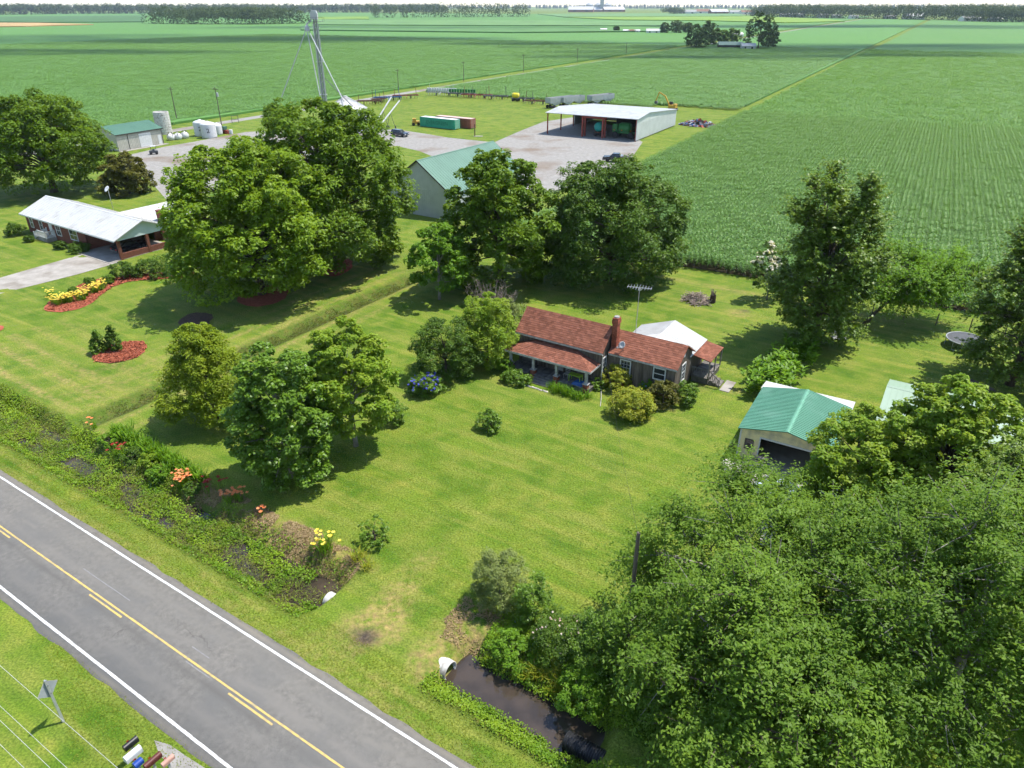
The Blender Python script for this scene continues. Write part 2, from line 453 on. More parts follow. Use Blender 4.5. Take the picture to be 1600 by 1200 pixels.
# ------------------------------------------------------------------ the ground: lawn, ditch, swale
DITCH_T = 19.8
def ditch_open(s):
    """1 where the roadside ditch is open, 0 where a driveway fills it"""
    a = 1 - sstep(-25.9, -25.2, s)
    b = sstep(-17.2, -16.4, s) * (1 - sstep(-8.4, -7.6, s))
    return np.maximum(a, b)
def ground_z(s, t):
    s = np.asarray(s, float); t = np.asarray(t, float)
    wob = (fbm(s * 0.35, t * 0.2 + 5) - 0.5) * 0.9
    d = np.abs(t - DITCH_T + wob * 0.6 - 0.25)
    z = -1.25 * (1 - sstep(0.55, 2.75, d)) * ditch_open(s)
    d2 = np.abs(s + 56.2 + (fbm(t * 0.15, s * 0.1) - 0.5) * 0.8)
    z2 = -0.6 * (1 - sstep(0.15, 1.9, d2)) * sstep(20.0, 22.0, t) * (1 - sstep(70, 82, t))
    z = np.minimum(z, z2)
    flat = (t > 16.2) & (s < 40) & (s > -110) & (t < 83)
    z = z + np.where(flat, (fbm(s * 0.12, t * 0.12) - 0.5) * 0.10 + (fbm(s * 0.9, t * 0.9) - 0.5) * 0.035, 0)
    return z
def zat(x, y):
    s, t = ST(x, y); return float(ground_z(s, t))
sl_ = np.concatenate([[-9000, -5000, -3000, -1500, -800, -400, -250, -180, -140, -115], np.arange(-105, 32, 0.5), [36, 45, 60, 90, 150, 300, 800, 2000, 5000, 9000]])
tl_ = np.concatenate([[-900, -300, -100, -40, -10, 0, 5, 9, 13], np.arange(16, 26, 0.22), np.arange(26, 86, 0.5), [90, 100, 120, 150, 200, 300, 500, 900, 1500, 3000, 6000, 14000]])
S, T = np.meshgrid(sl_, tl_, indexing='ij')
Z = ground_z(S, T)
X = S * CA - T * SA; Y = S * SA + T * CA
# worn places: the drive over the culvert, mowing edges along the swale and the ditch, trodden spots
U_ = fbm(S * 0.5, T * 0.5)
dry = np.zeros_like(S)
def blob(s0, t0, rs, rt, amt, ang=0.0, k=0.7):
    global dry
    ds, dt = S - s0, T - t0
    c, s_ = math.cos(ang), math.sin(ang)
    a = (ds * c + dt * s_) / rs; b = (-ds * s_ + dt * c) / rt
    r = np.sqrt(a * a + b * b) + (U_ - 0.5) * 1.2
    dry = np.maximum(dry, amt * (1 - sstep(k * 0.4, 1.15, r)))
def pxblob(u, v, rs, rt, amt, ang=0.0): blob(*st_at(u, v), rs, rt, amt, ang)
pxblob(575, 985, 2.0, 3.0, 1.0); pxblob(620, 930, 1.4, 3.8, 0.8); pxblob(660, 880, 1.2, 3.0, 0.5); pxblob(600, 960, 1.2, 2.4, 0.9); pxblob(520, 1010, 2.5, 1.2, 0.35); pxblob(690, 1010, 1.6, 2.6, 0.85); pxblob(670, 1060, 1.5, 1.0, 0.8)
pxblob(745, 990, 2.2, 0.9, 0.9); pxblob(450, 832, 5.0, 1.2, 1.0); pxblob(520, 862, 2.6, 1.1, 1.0); pxblob(325, 765, 2.6, 1.0, 0.95); pxblob(400, 810, 2.0, 1.0, 0.9); pxblob(560, 875, 0.9, 1.6, 0.8)
pxblob(450, 985, 0.4, 2.0, 0.7); pxblob(900, 600, 1.5, 1.0, 0.8); pxblob(1000, 625, 3.5, 0.8, 0.85); pxblob(1160, 490, 1.8, 1.4, 0.8); pxblob(1150, 610, 1.4, 0.7, 0.6)
pxblob(1100, 600, 1.0, 1.5, 0.6); pxblob(100, 1120, 0.9, 0.7, 0.7); pxblob(300, 505, 2.2, 2.0, 0.5)
strk = (vnoise(S * 0.35 + 3, T * 0.5) > 0.35)
def streak(sel, amt):
    global dry
    dry = np.maximum(dry, amt * sel * (0.45 + 0.55 * vnoise(S * 0.6, T * 0.25 + 8)))
for off, a in ((2.15, 0.8), (-2.05, 0.9), (4.1, 0.85), (6.0, 0.7), (8.2, 0.5), (-4.1, 0.6)):
    streak((1 - sstep(0.1, 0.42, np.abs(S + 56.2 + off + 0.4 * np.sin(T * 0.13)) * 0.7)) * sstep(23, 25, T) * (1 - sstep(60, 70, T)), a)
for t0, a in ((23.5, 1.0), (25.9, 1.0), (27.8, 0.9), (30.2, 0.7), (32.6, 0.5)):
    streak((1 - sstep(0.1, 0.5, np.abs(T - t0 - 0.03 * (S + 58) ** 2 * 0.03) * 0.75)) * (S < -58.4) * (S > -80), a)
streak((1 - sstep(0.1, 0.5, np.abs(T - 22.9))) * (S > -56) * (S < -24) * (vnoise(S * 0.3, T) > 0.4), 0.6)
streak((1 - sstep(0.2, 0.9, np.abs(T - 81.5))) * (S > -34) * (S < 20), 0.8)
for u0, ph in ((17.0, 0), (16.3, 3)):
    streak((1 - sstep(0.1, 0.35, np.abs(T - u0))) * (vnoise(S * 0.2 + ph, T) > 0.5), 0.4)
streak((T > 15.5) * (T < 16.4) * 1.0, 0.35); streak((T < 9.9) * (T > 9.0) * 1.0, 0.4)
rank = sstep(17.1, 17.9, T) * (1 - sstep(21.8, 22.8, T)) * ditch_open(S) + (1 - sstep(1.2, 1.9, np.abs(S + 56.2))) * sstep(22, 24, T) * (1 - sstep(62, 72, T))
_d = dry; dry = np.zeros_like(S)
pxblob(567, 996, 1.1, 0.8, 1.0); pxblob(556, 1000, 1.7, 1.0, 0.35); pxblob(505, 492, 0.1, 0.1, 0.0); pxblob(1165, 486, 0.9, 0.7, 0.7); pxblob(1000, 630, 2.0, 0.4, 0.6); pxblob(905, 605, 0.7, 0.5, 0.5)
bare = dry; dry = _d
ns, nt_ = S.shape
idx = np.arange(ns * nt_).reshape(ns, nt_)
q = np.stack([idx[:-1, :-1], idx[1:, :-1], idx[1:, 1:], idx[:-1, 1:]], -1).reshape(-1, 4)
gm, nt, b, out = new_mat('lawn grass')
co = nnode(nt, 'ShaderNodeTexCoord').outputs['Object']
col = mixc(nt, noise_fac(nt, co, 0.10, 4, 0.35, 0.68), (0.116, 0.193, 0.015), (0.186, 0.252, 0.027))
col = mixc(nt, noise_fac(nt, co, 0.55, 5, 0.42, 0.70), col, (0.216, 0.246, 0.040))
col = mixc(nt, noise_fac(nt, co, 0.33, 4, 0.50, 0.74), col, (0.076, 0.159, 0.009))
rot = nnode(nt, 'ShaderNodeMapping'); rot.inputs['Rotation'].default_value = (0, 0, -ROAD_A); nt.links.new(co, rot.inputs[0])
col = mixc(nt, noise_fac(nt, rot.outputs[0], 0.9, 3, 0.50, 0.72, stretch=(0.16, 1.0, 1)), col, (0.226, 0.252, 0.046))
for sc_, st_, lo_, c_ in ((1.0, (0.05, 1.5, 1), 0.5, (0.80, 0.90, 0.75)), (1.0, (0.04, 0.9, 1), 0.52, (1.16, 1.08, 1.1))):
    col = mixc(nt, noise_fac(nt, rot.outputs[0], sc_, 2, lo_, lo_ + 0.16, stretch=st_), col, mixc(nt, 1.0, col, c_, 'MULTIPLY'))
rot2 = nnode(nt, 'ShaderNodeMapping'); rot2.inputs['Rotation'].default_value = (0, 0, -ROAD_A - 1.1); nt.links.new(co, rot2.inputs[0])
col = mixc(nt, noise_fac(nt, rot2.outputs[0], 1.0, 2, 0.52, 0.66, stretch=(0.06, 1.1, 1)), col, mixc(nt, 1.0, col, (1.14, 1.06, 1.15), 'MULTIPLY'))
fine = noise_fac(nt, co, 9.0, 4, 0.36, 0.66)
col = mixc(nt, fine, mixc(nt, 1.0, col, (0.50, 0.56, 0.45), 'MULTIPLY'), col)
wv = noise_fac(nt, co, 2.2, 4, 0.30, 0.66)
at = nnode(nt, 'ShaderNodeAttribute', attribute_name='dry')
mu = nnode(nt, 'ShaderNodeMath', operation='MULTIPLY'); nt.links.new(at.outputs['Fac'], mu.inputs[0]); nt.links.new(wv, mu.inputs[1])
ar = nnode(nt, 'ShaderNodeAttribute', attribute_name='rank')
weed = mixc(nt, noise_fac(nt, co, 1.6, 5, 0.42, 0.75), (0.060, 0.101, 0.012), (0.125, 0.105, 0.030))
mr = nnode(nt, 'ShaderNodeMath', operation='MULTIPLY'); nt.links.new(ar.outputs['Fac'], mr.inputs[0]); mr.inputs[1].default_value = 0.8
col = mixc(nt, mr.outputs[0], col, weed)
straw = mixc(nt, noise_fac(nt, co, 3.0, 4), (0.361, 0.274, 0.096), (0.216, 0.153, 0.065))
col = mixc(nt, mu.outputs[0], col, straw)
ab = nnode(nt, 'ShaderNodeAttribute', attribute_name='bare')
col = mixc(nt, ab.outputs['Fac'], col, mixc(nt, noise_fac(nt, co, 6.0, 4), (0.10, 0.075, 0.055), (0.045, 0.034, 0.027)))
nt.links.new(col, b.inputs['Base Color'])
b.inputs['Roughness'].default_value = 0.85; b.inputs['Specular IOR Level'].default_value = 0.15
bp = nnode(nt, 'ShaderNodeBump'); bp.inputs['Distance'].default_value = 0.09
n1 = nnode(nt, 'ShaderNodeTexNoise'); n1.inputs['Scale'].default_value = 7.0; n1.inputs['Detail'].default_value = 6
nt.links.new(co, n1.inputs['Vector']); nt.links.new(n1.outputs[0], bp.inputs['Height']); nt.links.new(bp.outputs[0], b.inputs['Normal'])
ground = link('ground', mesh_np('ground', np.stack([X, Y, Z], -1), q, attrs={'dry': dry.ravel(), 'rank': rank.ravel(), 'bare': bare.ravel()}, smooth=True), gm)
tag(ground, kind='structure')

# ------------------------------------------------------------------ road and its paint
rm, nt, b, out = new_mat('asphalt')
co = nnode(nt, 'ShaderNodeTexCoord').outputs['Object']
col = mixc(nt, noise_fac(nt, co, 28.0, 3, 0.3, 0.7), (0.120, 0.113, 0.102), (0.177, 0.167, 0.150))
col = mixc(nt, noise_fac(nt, co, 3.5, 6, 0.35, 0.68), mixc(nt, 1.0, col, (0.84, 0.84, 0.84), 'MULTIPLY'), mixc(nt, 1.0, col, (1.12, 1.12, 1.11), 'MULTIPLY'))
col = mixc(nt, noise_fac(nt, co, 0.35, 4, 0.4, 0.7), col, (0.126, 0.122, 0.114))
col = mixc(nt, noise_fac(nt, co, 0.9, 5, 0.56, 0.72, stretch=(0.35, 1.2, 1)), col, (0.161, 0.151, 0.135))
vo = nnode(nt, 'ShaderNodeTexVoronoi', feature='DISTANCE_TO_EDGE'); vo.inputs['Scale'].default_value = 0.16
wmp = nnode(nt, 'ShaderNodeTexNoise'); wmp.inputs['Scale'].default_value = 0.9; wmp.inputs['Detail'].default_value = 4
nt.links.new(co, wmp.inputs['Vector'])
va = nnode(nt, 'ShaderNodeVectorMath', operation='ADD'); nt.links.new(co, va.inputs[0])
vs = nnode(nt, 'ShaderNodeVectorMath', operation='SCALE'); vs.inputs['Scale'].default_value = 1.6
nt.links.new(wmp.outputs['Color'], vs.inputs[0]); nt.links.new(vs.outputs[0], va.inputs[1]); nt.links.new(va.outputs[0], vo.inputs['Vector'])
cr = nnode(nt, 'ShaderNodeMapRange'); cr.inputs[1].default_value = 0.0; cr.inputs[2].default_value = 0.006; cr.inputs[3].default_value = 0.55; cr.inputs[4].default_value = 0.0
nt.links.new(vo.outputs['Distance'], cr.inputs[0])
crm = nnode(nt, 'ShaderNodeMath', operation='MULTIPLY'); nt.links.new(cr.outputs[0], crm.inputs[0]); nt.links.new(noise_fac(nt, co, 0.3, 2, 0.5, 0.6), crm.inputs[1])
col = mixc(nt, crm.outputs[0], col, (0.054, 0.049, 0.043))
sx = nnode(nt, 'ShaderNodeSeparateXYZ'); nt.links.new(co, sx.inputs[0])
for t0, wd, c in ((10.9, 0.5, (0.161, 0.151, 0.136)), (12.1, 0.35, (0.102, 0.097, 0.088)), (13.2, 0.4, (0.161, 0.151, 0.136)), (14.5, 0.5, (0.158, 0.150, 0.135)), (15.65, 0.2, (0.198, 0.177, 0.142)), (9.6, 0.2, (0.198, 0.177, 0.142))):
    d_ = nnode(nt, 'ShaderNodeMath', operation='SUBTRACT'); nt.links.new(sx.outputs['Y'], d_.inputs[0]); d_.inputs[1].default_value = t0
    e_ = nnode(nt, 'ShaderNodeMath', operation='ABSOLUTE'); nt.links.new(d_.outputs[0], e_.inputs[0])
    m_ = nnode(nt, 'ShaderNodeMapRange'); m_.inputs[1].default_value = wd; m_.inputs[2].default_value = 0.0; m_.inputs[3].default_value = 0.0; m_.inputs[4].default_value = 0.8; nt.links.new(e_.outputs[0], m_.inputs[0])
    f_ = nnode(nt, 'ShaderNodeMath', operation='MULTIPLY'); nt.links.new(m_.outputs[0], f_.inputs[0]); nt.links.new(noise_fac(nt, co, 1.3, 5, 0.3, 0.62, stretch=(0.3, 1, 1)), f_.inputs[1])
    col = mixc(nt, f_.outputs[0], col, c)
nt.links.new(col, b.inputs['Base Color']); b.inputs['Roughness'].default_value = 0.85; b.inputs['Specular IOR Level'].default_value = 0.25
bp = nnode(nt, 'ShaderNodeBump'); bp.inputs['Distance'].default_value = 0.006
n1 = nnode(nt, 'ShaderNodeTexNoise'); n1.inputs['Scale'].default_value = 60; nt.links.new(co, n1.inputs['Vector']); nt.links.new(n1.outputs[0], bp.inputs['Height']); nt.links.new(bp.outputs[0], b.inputs['Normal'])
ss = np.concatenate([[-3000, -600, -200], np.arange(-110, 45, 0.5), [90, 300, 1500]])
vv = []; qq = []
for i, s in enumerate(ss):
    e0 = 9.42 + (vnoise(s * 0.9, 1.5) - 0.5) * 0.22; e1 = 15.82 + (vnoise(s * 0.8, 7.5) - 0.5) * 0.24
    for tt, z in ((e0 - 0.05, -0.05), (e0, 0.028), (12.6, 0.07), (e1, 0.028), (e1 + 0.05, -0.05)):
        vv.append((s, tt, z))
    if i:
        for k in range(4): qq.append(((i - 1) * 5 + k, i * 5 + k, i * 5 + k + 1, (i - 1) * 5 + k + 1))
road = link('road', mesh_np('road', vv, qq, smooth=False), rm); road.rotation_euler = (0, 0, ROAD_A); tag(road, kind='structure')
def crown_z(t): return 0.028 + 0.042 * (1 - abs(t - 12.6) / 3.2)
def line(name, t0, t1, spans, m, jit=0.006):
    mb = MB()
    for a, c in spans:
        n = max(1, int((c - a) / 0.6)) if c - a < 400 else 300
        xs = np.linspace(a, c, n + 1)
        for i in range(n):
            j = [random.uniform(-jit, jit) for _ in range(2)]
            mb._add([(xs[i], t0 + j[0], crown_z(t0) + 0.005), (xs[i + 1], t0 + j[0], crown_z(t0) + 0.005), (xs[i + 1], t1 + j[1], crown_z(t1) + 0.005), (xs[i], t1 + j[1], crown_z(t1) + 0.005)], [(0, 1, 2, 3)])
    o = mb.build(name, m, road)
    return o
WHITE_P = mat('white road paint', (0.62, 0.62, 0.60), (0.50, 0.50, 0.48), rough=0.7, scale=6, c3=(0.38, 0.375, 0.36), scale3=5)
YEL_P = mat('yellow road paint', (0.56, 0.39, 0.11), (0.47, 0.33, 0.11), rough=0.7, scale=6, c3=(0.33, 0.27, 0.14), scale3=4)
FADE_P = mat('worn paint marks', (0.23, 0.228, 0.222), (0.17, 0.168, 0.165), rough=0.85, scale=9)
line('edge_line', 15.28, 15.41, [(-110, 45)], WHITE_P)
line('edge_line', 9.84, 9.98, [(-110, 45)], WHITE_P)
line('centre_line', 12.56, 12.66, [(-110, 45)], YEL_P)
for k in range(-6, 4): line('centre_dash', 12.33, 12.43, [(-36.9 + 12.3 * k, -33.7 + 12.3 * k)], YEL_P)
for (u0, v0, u1, v1) in ((290, 1035, 325, 1062), (130, 890, 200, 942), (300, 1012, 330, 1028)):
    a = st_at(u0, v0); c = st_at(u1, v1); line('worn_mark', a[1], a[1] + 0.05, [(a[0], c[0])], FADE_P)

# ------------------------------------------------------------------ ditch water
wm, nt, b, out = new_mat('ditch water')
co = nnode(nt, 'ShaderNodeTexCoord').outputs['Object']
col = mixc(nt, noise_fac(nt, co, 0.8, 3), (0.060, 0.045, 0.034), (0.036, 0.028, 0.022))
nt.links.new(col, b.inputs['Base Color']); b.inputs['Roughness'].default_value = 0.09; b.inputs['Specular IOR Level'].default_value = 0.5
bp = nnode(nt, 'ShaderNodeBump'); bp.inputs['Distance'].default_value = 0.01
n1 = nnode(nt, 'ShaderNodeTexNoise'); n1.inputs['Scale'].default_value = 2.5; nt.links.new(co, n1.inputs['Vector']); nt.links.new(n1.outputs[0], bp.inputs['Height']); nt.links.new(bp.outputs[0], b.inputs['Normal'])
o = sheet('ditch_water', [W(-105, 17.6), W(-25.3, 17.6), W(-25.3, 22.4), W(-105, 22.4)], -0.86, wm)
o = sheet('ditch_water', [W(-17.0, 17.6), W(-7.8, 17.6), W(-7.8, 22.4), W(-17.0, 22.4)], -0.84, wm)

# ------------------------------------------------------------------ yard gravel, lanes, drives
GRAVEL = mat('yard gravel', (0.285, 0.272, 0.252), (0.222, 0.210, 0.192), rough=0.95, scale=1.2, bump=0.03, bscale=6, c3=(0.185, 0.148, 0.115), scale3=0.09, spec=0.15, detail=7)
CONC = mat('old concrete', (0.345, 0.32, 0.285), (0.27, 0.25, 0.22), rough=0.9, scale=0.9, bump=0.004, c3=(0.215, 0.19, 0.16), scale3=0.35, spec=0.2, detail=7)
def px(pts, z=0.0): return [ground_at(u, v, z) for u, v in pts]
sheet('gravel_yard', px([(180, 247), (258, 229), (300, 222), (385, 206), (470, 203), (560, 201), (625, 203), (665, 209), (700, 215), (772, 222.5), (812, 205), (850, 190), (893, 183.5), (960, 196), (1004, 222), (985, 250),
      (955, 268), (870, 300), (780, 300), (720, 262), (655, 236), (620, 228), (540, 235), (450, 255), (380, 280), (300, 310), (268, 321), (232, 280)]), 0.008, GRAVEL)
def lane_s(t): return -185.0 - 0.075 * (t - 100)
sheet('farm_lane', [W(lane_s(t) - 2.2, t) for t in (60, 130, 230, 600, 1800, 3400)] + [W(lane_s(t) + 2.2, t) for t in (3400, 1800, 600, 230, 130, 60)], 0.012, GRAVEL)
sheet('concrete_drive', px([(-260, 512), (-260, 470), (0, 434), (126, 398), (188, 409.5), (120, 429), (0, 459)]), 0.010, CONC)

# ------------------------------------------------------------------ crop fields
def crop_mat(name, c1, c2, c3, sc=0.9, row=0.0):
    m, nt, b, out = new_mat(name)
    co = nnode(nt, 'ShaderNodeTexCoord').outputs['Object']
    col = mixc(nt, noise_fac(nt, co, sc, 5, 0.3, 0.7), c1, c2)
    col = mixc(nt, noise_fac(nt, co, 0.018, 4, 0.42, 0.66, stretch=(1, 0.5, 1)), col, c3)
    nt.links.new(col, b.inputs['Base Color']); b.inputs['Roughness'].default_value = 0.8; b.inputs['Specular IOR Level'].default_value = 0.2
    bp = nnode(nt, 'ShaderNodeBump'); bp.inputs['Distance'].default_value = 0.12
    n1 = nnode(nt, 'ShaderNodeTexNoise'); n1.inputs['Scale'].default_value = sc * 1.4; n1.inputs['Detail'].default_value = 5
    nt.links.new(co, n1.inputs['Vector']); nt.links.new(n1.outputs[0], bp.inputs['Height']); nt.links.new(bp.outputs[0], b.inputs['Normal'])
    return m
CROP_A = crop_mat('soybean canopy', (0.055, 0.150, 0.026), (0.112, 0.240, 0.052), (0.086, 0.190, 0.038), 0.35)
CROP_C = crop_mat('corn canopy', (0.055, 0.145, 0.026), (0.110, 0.225, 0.052), (0.090, 0.188, 0.040), 0.4)
SOIL = mat('dark soil', (0.060, 0.050, 0.030), (0.042, 0.036, 0.022), rough=1.0, scale=2, bump=0.03, spec=0.1)
def ditch_s(t): return -52.0 - 0.066 * t
def far_canopy(name, outline, z, m):
    mb = MB(); n = len(outline)
    if sum(outline[i][0] * outline[(i + 1) % n][1] - outline[(i + 1) % n][0] * outline[i][1] for i in range(n)) < 0: outline = outline[::-1]
    mb._add([(x, y, z) for x, y in outline] + [(x, y, -0.1) for x, y in outline], [tuple(range(n))] + [(i, n + i, n + (i + 1) % n, (i + 1) % n) for i in range(n)])
    return tag(mb.build(name, m), kind='structure')
# the wide canopy of each field, and under its near part bare soil that the plants stand on
sheet('corn_field_soil', [W(-56.5, 84.7), W(4, 89.0), W(140, 99.3), W(300, 230), W(ditch_s(225) + 2.5, 225), W(ditch_s(142) + 2.0, 142)], 0.010, SOIL)
far_canopy('crop_field', [W(ditch_s(225) + 2.5, 225), W(300, 230), W(140, 103), W(900, 120), W(2600, 600), W(2400, 2100), W(ditch_s(2100) + 6, 2100), W(ditch_s(700) + 4, 700)], 1.0, CROP_C)
far_canopy('crop_field', [W(lane_s(233) + 5, 233), W(-96, 243.5), W(ditch_s(256) - 2.5, 256), W(ditch_s(700) - 3, 700), W(ditch_s(2100) - 4, 2100), W(lane_s(2100) + 7, 2100), W(lane_s(700) + 5, 700)], 0.62, CROP_A)
far_canopy('crop_field', [W(lane_s(60) - 9, 60), W(lane_s(233) - 9, 233), W(lane_s(700) - 10, 700), W(lane_s(2600) - 14, 2600), W(-3500, 2600), W(-3500, 60)], 0.62, CROP_A)
FAR = {'lime crop': (0.145, 0.235, 0.022), 'pale crop': (0.105, 0.200, 0.060), 'deep crop': (0.055, 0.125, 0.035), 'ripe wheat': (0.36, 0.24, 0.10), 'mid crop': (0.080, 0.170, 0.045)}
FM = {k: crop_mat(k, c, tuple(x * 1.25 for x in c), tuple(x * 0.92 for x in c), 0.15) for k, c in FAR.items()}
for nm, pts in (('ripe wheat', [(-150, 34.5), (60, 35.5), (146, 37.6), (40, 40.5), (-150, 43)]),
                ('pale crop', [(490, 30), (1060, 33), (1080, 40), (700, 39), (490, 38)]),
                ('lime crop', [(880, 26.4), (1180, 25.2), (1290, 29.5), (1320, 32.8), (1225, 35), (1100, 31.6), (960, 30.5)]),
                ('lime crop', [(490, 26.5), (575, 25.5), (577, 29.5), (490, 30)]),
                ('pale crop', [(840, 21.5), (1160, 20), (1160, 24.8), (880, 26)]),
                ('deep crop', [(0, 26), (230, 24), (225, 33.6), (60, 34.6), (0, 33.8)]),
                ('mid crop', [(470, 41), (870, 43.2), (1040, 48), (800, 50), (470, 46)])):
    far_canopy('crop_field', px(pts, 1.9), 1.9 + 0.01 * len(nm), FM[nm])

def instancer(name, pts, src, m, smin, smax, parent=None, turn=(0.0, 6.28)):
    """plants of one field: one object whose points carry the same few plants"""
    me = mesh_np(name, pts)
    o = link(name, me, None, parent)
    ng = bpy.data.node_groups.new(name, 'GeometryNodeTree')
    ng.interface.new_socket('Geometry', in_out='INPUT', socket_type='NodeSocketGeometry')
    ng.interface.new_socket('Geometry', in_out='OUTPUT', socket_type='NodeSocketGeometry')
    gi = ng.nodes.new('NodeGroupInput'); go = ng.nodes.new('NodeGroupOutput')
    ip = ng.nodes.new('GeometryNodeInstanceOnPoints'); oi = ng.nodes.new('GeometryNodeObjectInfo'); oi.inputs[0].default_value = src
    rr = ng.nodes.new('FunctionNodeRandomValue'); rr.data_type = 'FLOAT_VECTOR'
    rr.inputs[0].default_value = (-0.05, -0.05, turn[0]); rr.inputs[1].default_value = (0.05, 0.05, turn[1])
    rs = ng.nodes.new('FunctionNodeRandomValue'); rs.data_type = 'FLOAT_VECTOR'
    rs.inputs[0].default_value = (smin, smin, smin * 0.94); rs.inputs[1].default_value = (smax, smax, smax)
    ng.links.new(gi.outputs[0], ip.inputs['Points']); ng.links.new(oi.outputs['Geometry'], ip.inputs['Instance'])
    ng.links.new(rr.outputs[0], ip.inputs['Rotation']); ng.links.new(rs.outputs[0], ip.inputs['Scale'])
    ng.links.new(ip.outputs[0], go.inputs[0])
    md = o.modifiers.new('plants', 'NODES'); md.node_group = ng
    return o
def corn_patch(name, rows, per, dr, dp, h, nl, ll, lw, seed, m, seg=3):
    rng = np.random.default_rng(seed); V = []; Q = []; TT = []; k = 0
    for r in range(rows):
        for p in range(per):
            bx = (r - (rows - 1) / 2) * dr + rng.normal(scale=0.05); by = (p - (per - 1) / 2) * dp + rng.normal(scale=0.06)
            hh = h * rng.uniform(0.88, 1.08); a0 = rng.uniform(0, PI)
            for l in range(nl):
                z0 = hh * (0.30 + 0.58 * l / nl); a = a0 + PI * l + rng.normal(scale=0.5)
                d = np.array([math.cos(a), math.sin(a), 0]); sd = np.array([-math.sin(a), math.cos(a), 0])
                L = ll * rng.uniform(0.75, 1.2) * (1.0 - 0.25 * abs(l / nl - 0.5)); e = rng.uniform(0.7, 1.15); tn = rng.random()
                for j in range(seg + 1):
                    f = j / seg
                    c = np.array([bx, by, z0]) + d * L * f * 0.85 + np.array([0, 0, 1]) * L * (e * f - 1.05 * f * f)
                    w = lw * (0.6 + 0.4 * math.sin(PI * min(1, f + 0.25))) * (1 - f * 0.85)
                    V += [c - sd * w / 2, c + sd * w / 2 + np.array([0, 0, w * 0.25])]; TT += [tn, tn]
                for j in range(seg): Q.append((k + 2 * j, k + 2 * j + 1, k + 2 * j + 3, k + 2 * j + 2))
                k += 2 * (seg + 1)
    me = mesh_np(name, V, Q, attrs={'tint': TT}); me.materials.append(m)
    return bpy.data.objects.new(name, me)
CORN_L = leaf_mat('corn leaves', (0.078, 0.195, 0.030), (0.185, 0.320, 0.075), transl=0.32, rough=0.45, spec=0.32)
BEAN_L = leaf_mat('bean leaves', (0.086, 0.198, 0.036), (0.180, 0.320, 0.076), transl=0.25, rough=0.45, spec=0.45)
fine_corn = corn_patch('corn_plants', 2, 8, 0.76, 0.2, 2.15, 8, 0.95, 0.105, 11, CORN_L)
wide_corn = corn_patch('corn_plants', 5, 9, 0.9, 0.52, 2.2, 6, 1.15, 0.22, 12, CORN_L, 2)
wide_bean = corn_patch('bean_plants', 5, 8, 0.9, 0.58, 1.35, 6, 0.75, 0.34, 13, BEAN_L, 2)
def in_view(x, y, m=25): return (y > 0) & (np.abs(x) < y * 0.78 + m)
def field_points(t0, t1, s0f, s1f, ds, dt, z, seed, tf=None):
    rng = np.random.default_rng(seed)
    ts = np.arange(t0, t1, dt); P = []
    for i, t in enumerate(ts):
        a, c = s0f(t), s1f(t)
        s = np.arange(a, c, ds)
        tt = np.full(len(s), t) + (tf(s) if tf else 0) + rng.normal(scale=0.03, size=len(s))
        x = s * CA - tt * SA; y = s * SA + tt * CA
        k = in_view(x, y)
        P.append(np.stack([x[k], y[k], np.full(k.sum(), z) + rng.uniform(-0.12, 0.05, k.sum())], 1))
    return np.concatenate(P)
corn_edge = lambda s: 0.075 * (s + 56)
cp = field_points(85.0, 232, lambda t: (-55.5 if t < 100 else ditch_s(t) + 2.8), lambda t: 300, 1.52, 1.58, 0.02, 21, corn_edge)
o = instancer('corn_plants', cp, fine_corn, CORN_L, 0.92, 1.1, None, (ROAD_A - 0.55, ROAD_A + 0.55)); tag(o, 'dense green corn standing right of the ditch and behind the back yard', 'corn', kind='stuff')
cp = field_points(236, 620, lambda t: ditch_s(t) + 4.5, lambda t: 640, 4.5, 4.6, -0.05, 22, corn_edge)
o = instancer('corn_plants', cp, wide_corn, CORN_L, 0.9, 1.12); tag(o, 'far rows of the corn field beyond the scrap pile', 'corn', kind='stuff')
cp = np.concatenate([field_points(236, 640, lambda t: lane_s(t) + 6, lambda t: min(ditch_s(t) - 4.5, -96 if t < 245 else 0), 4.5, 4.6, -0.02, 23), ])
o = instancer('bean_plants', cp, wide_bean, BEAN_L, 0.9, 1.12); tag(o, 'green crop between the gravel lane and the field ditch', 'crop', kind='stuff')
cp = field_points(70, 620, lambda t: -720, lambda t: lane_s(t) - 11, 4.5, 4.6, -0.02, 24)
o = instancer('bean_plants', cp, wide_bean, BEAN_L, 0.9, 1.12); tag(o, 'green crop left of the gravel lane, behind the grain elevator', 'crop', kind='stuff')

# ------------------------------------------------------------------ trees
L_OAK = leaf_mat('oak leaves', (0.068, 0.141, 0.009), (0.176, 0.276, 0.018), transl=0.35)
L_PECAN = leaf_mat('pecan leaves', (0.101, 0.194, 0.010), (0.237, 0.347, 0.023), transl=0.38)
L_DARK = leaf_mat('dark leaves', (0.046, 0.108, 0.011), (0.123, 0.204, 0.021), transl=0.30)
L_MAG = leaf_mat('glossy leaves', (0.061, 0.135, 0.010), (0.174, 0.294, 0.021), transl=0.25, rough=0.42, spec=0.3)
L_SWEET = leaf_mat('sweetgum leaves', (0.084, 0.194, 0.011), (0.196, 0.347, 0.022), transl=0.36)
L_CYP = leaf_mat('cypress sprays', (0.120, 0.201, 0.010), (0.280, 0.347, 0.022), transl=0.38, rough=0.6)
L_MAPLE = leaf_mat('maple leaves', (0.084, 0.160, 0.017), (0.203, 0.290, 0.041), transl=0.33, rough=0.4)
L_WALNUT = leaf_mat('walnut leaves', (0.069, 0.148, 0.014), (0.205, 0.323, 0.036), transl=0.40, rough=0.5, spec=0.18)
L_MIMOSA = leaf_mat('mimosa leaves', (0.107, 0.231, 0.014), (0.189, 0.339, 0.027), transl=0.4)
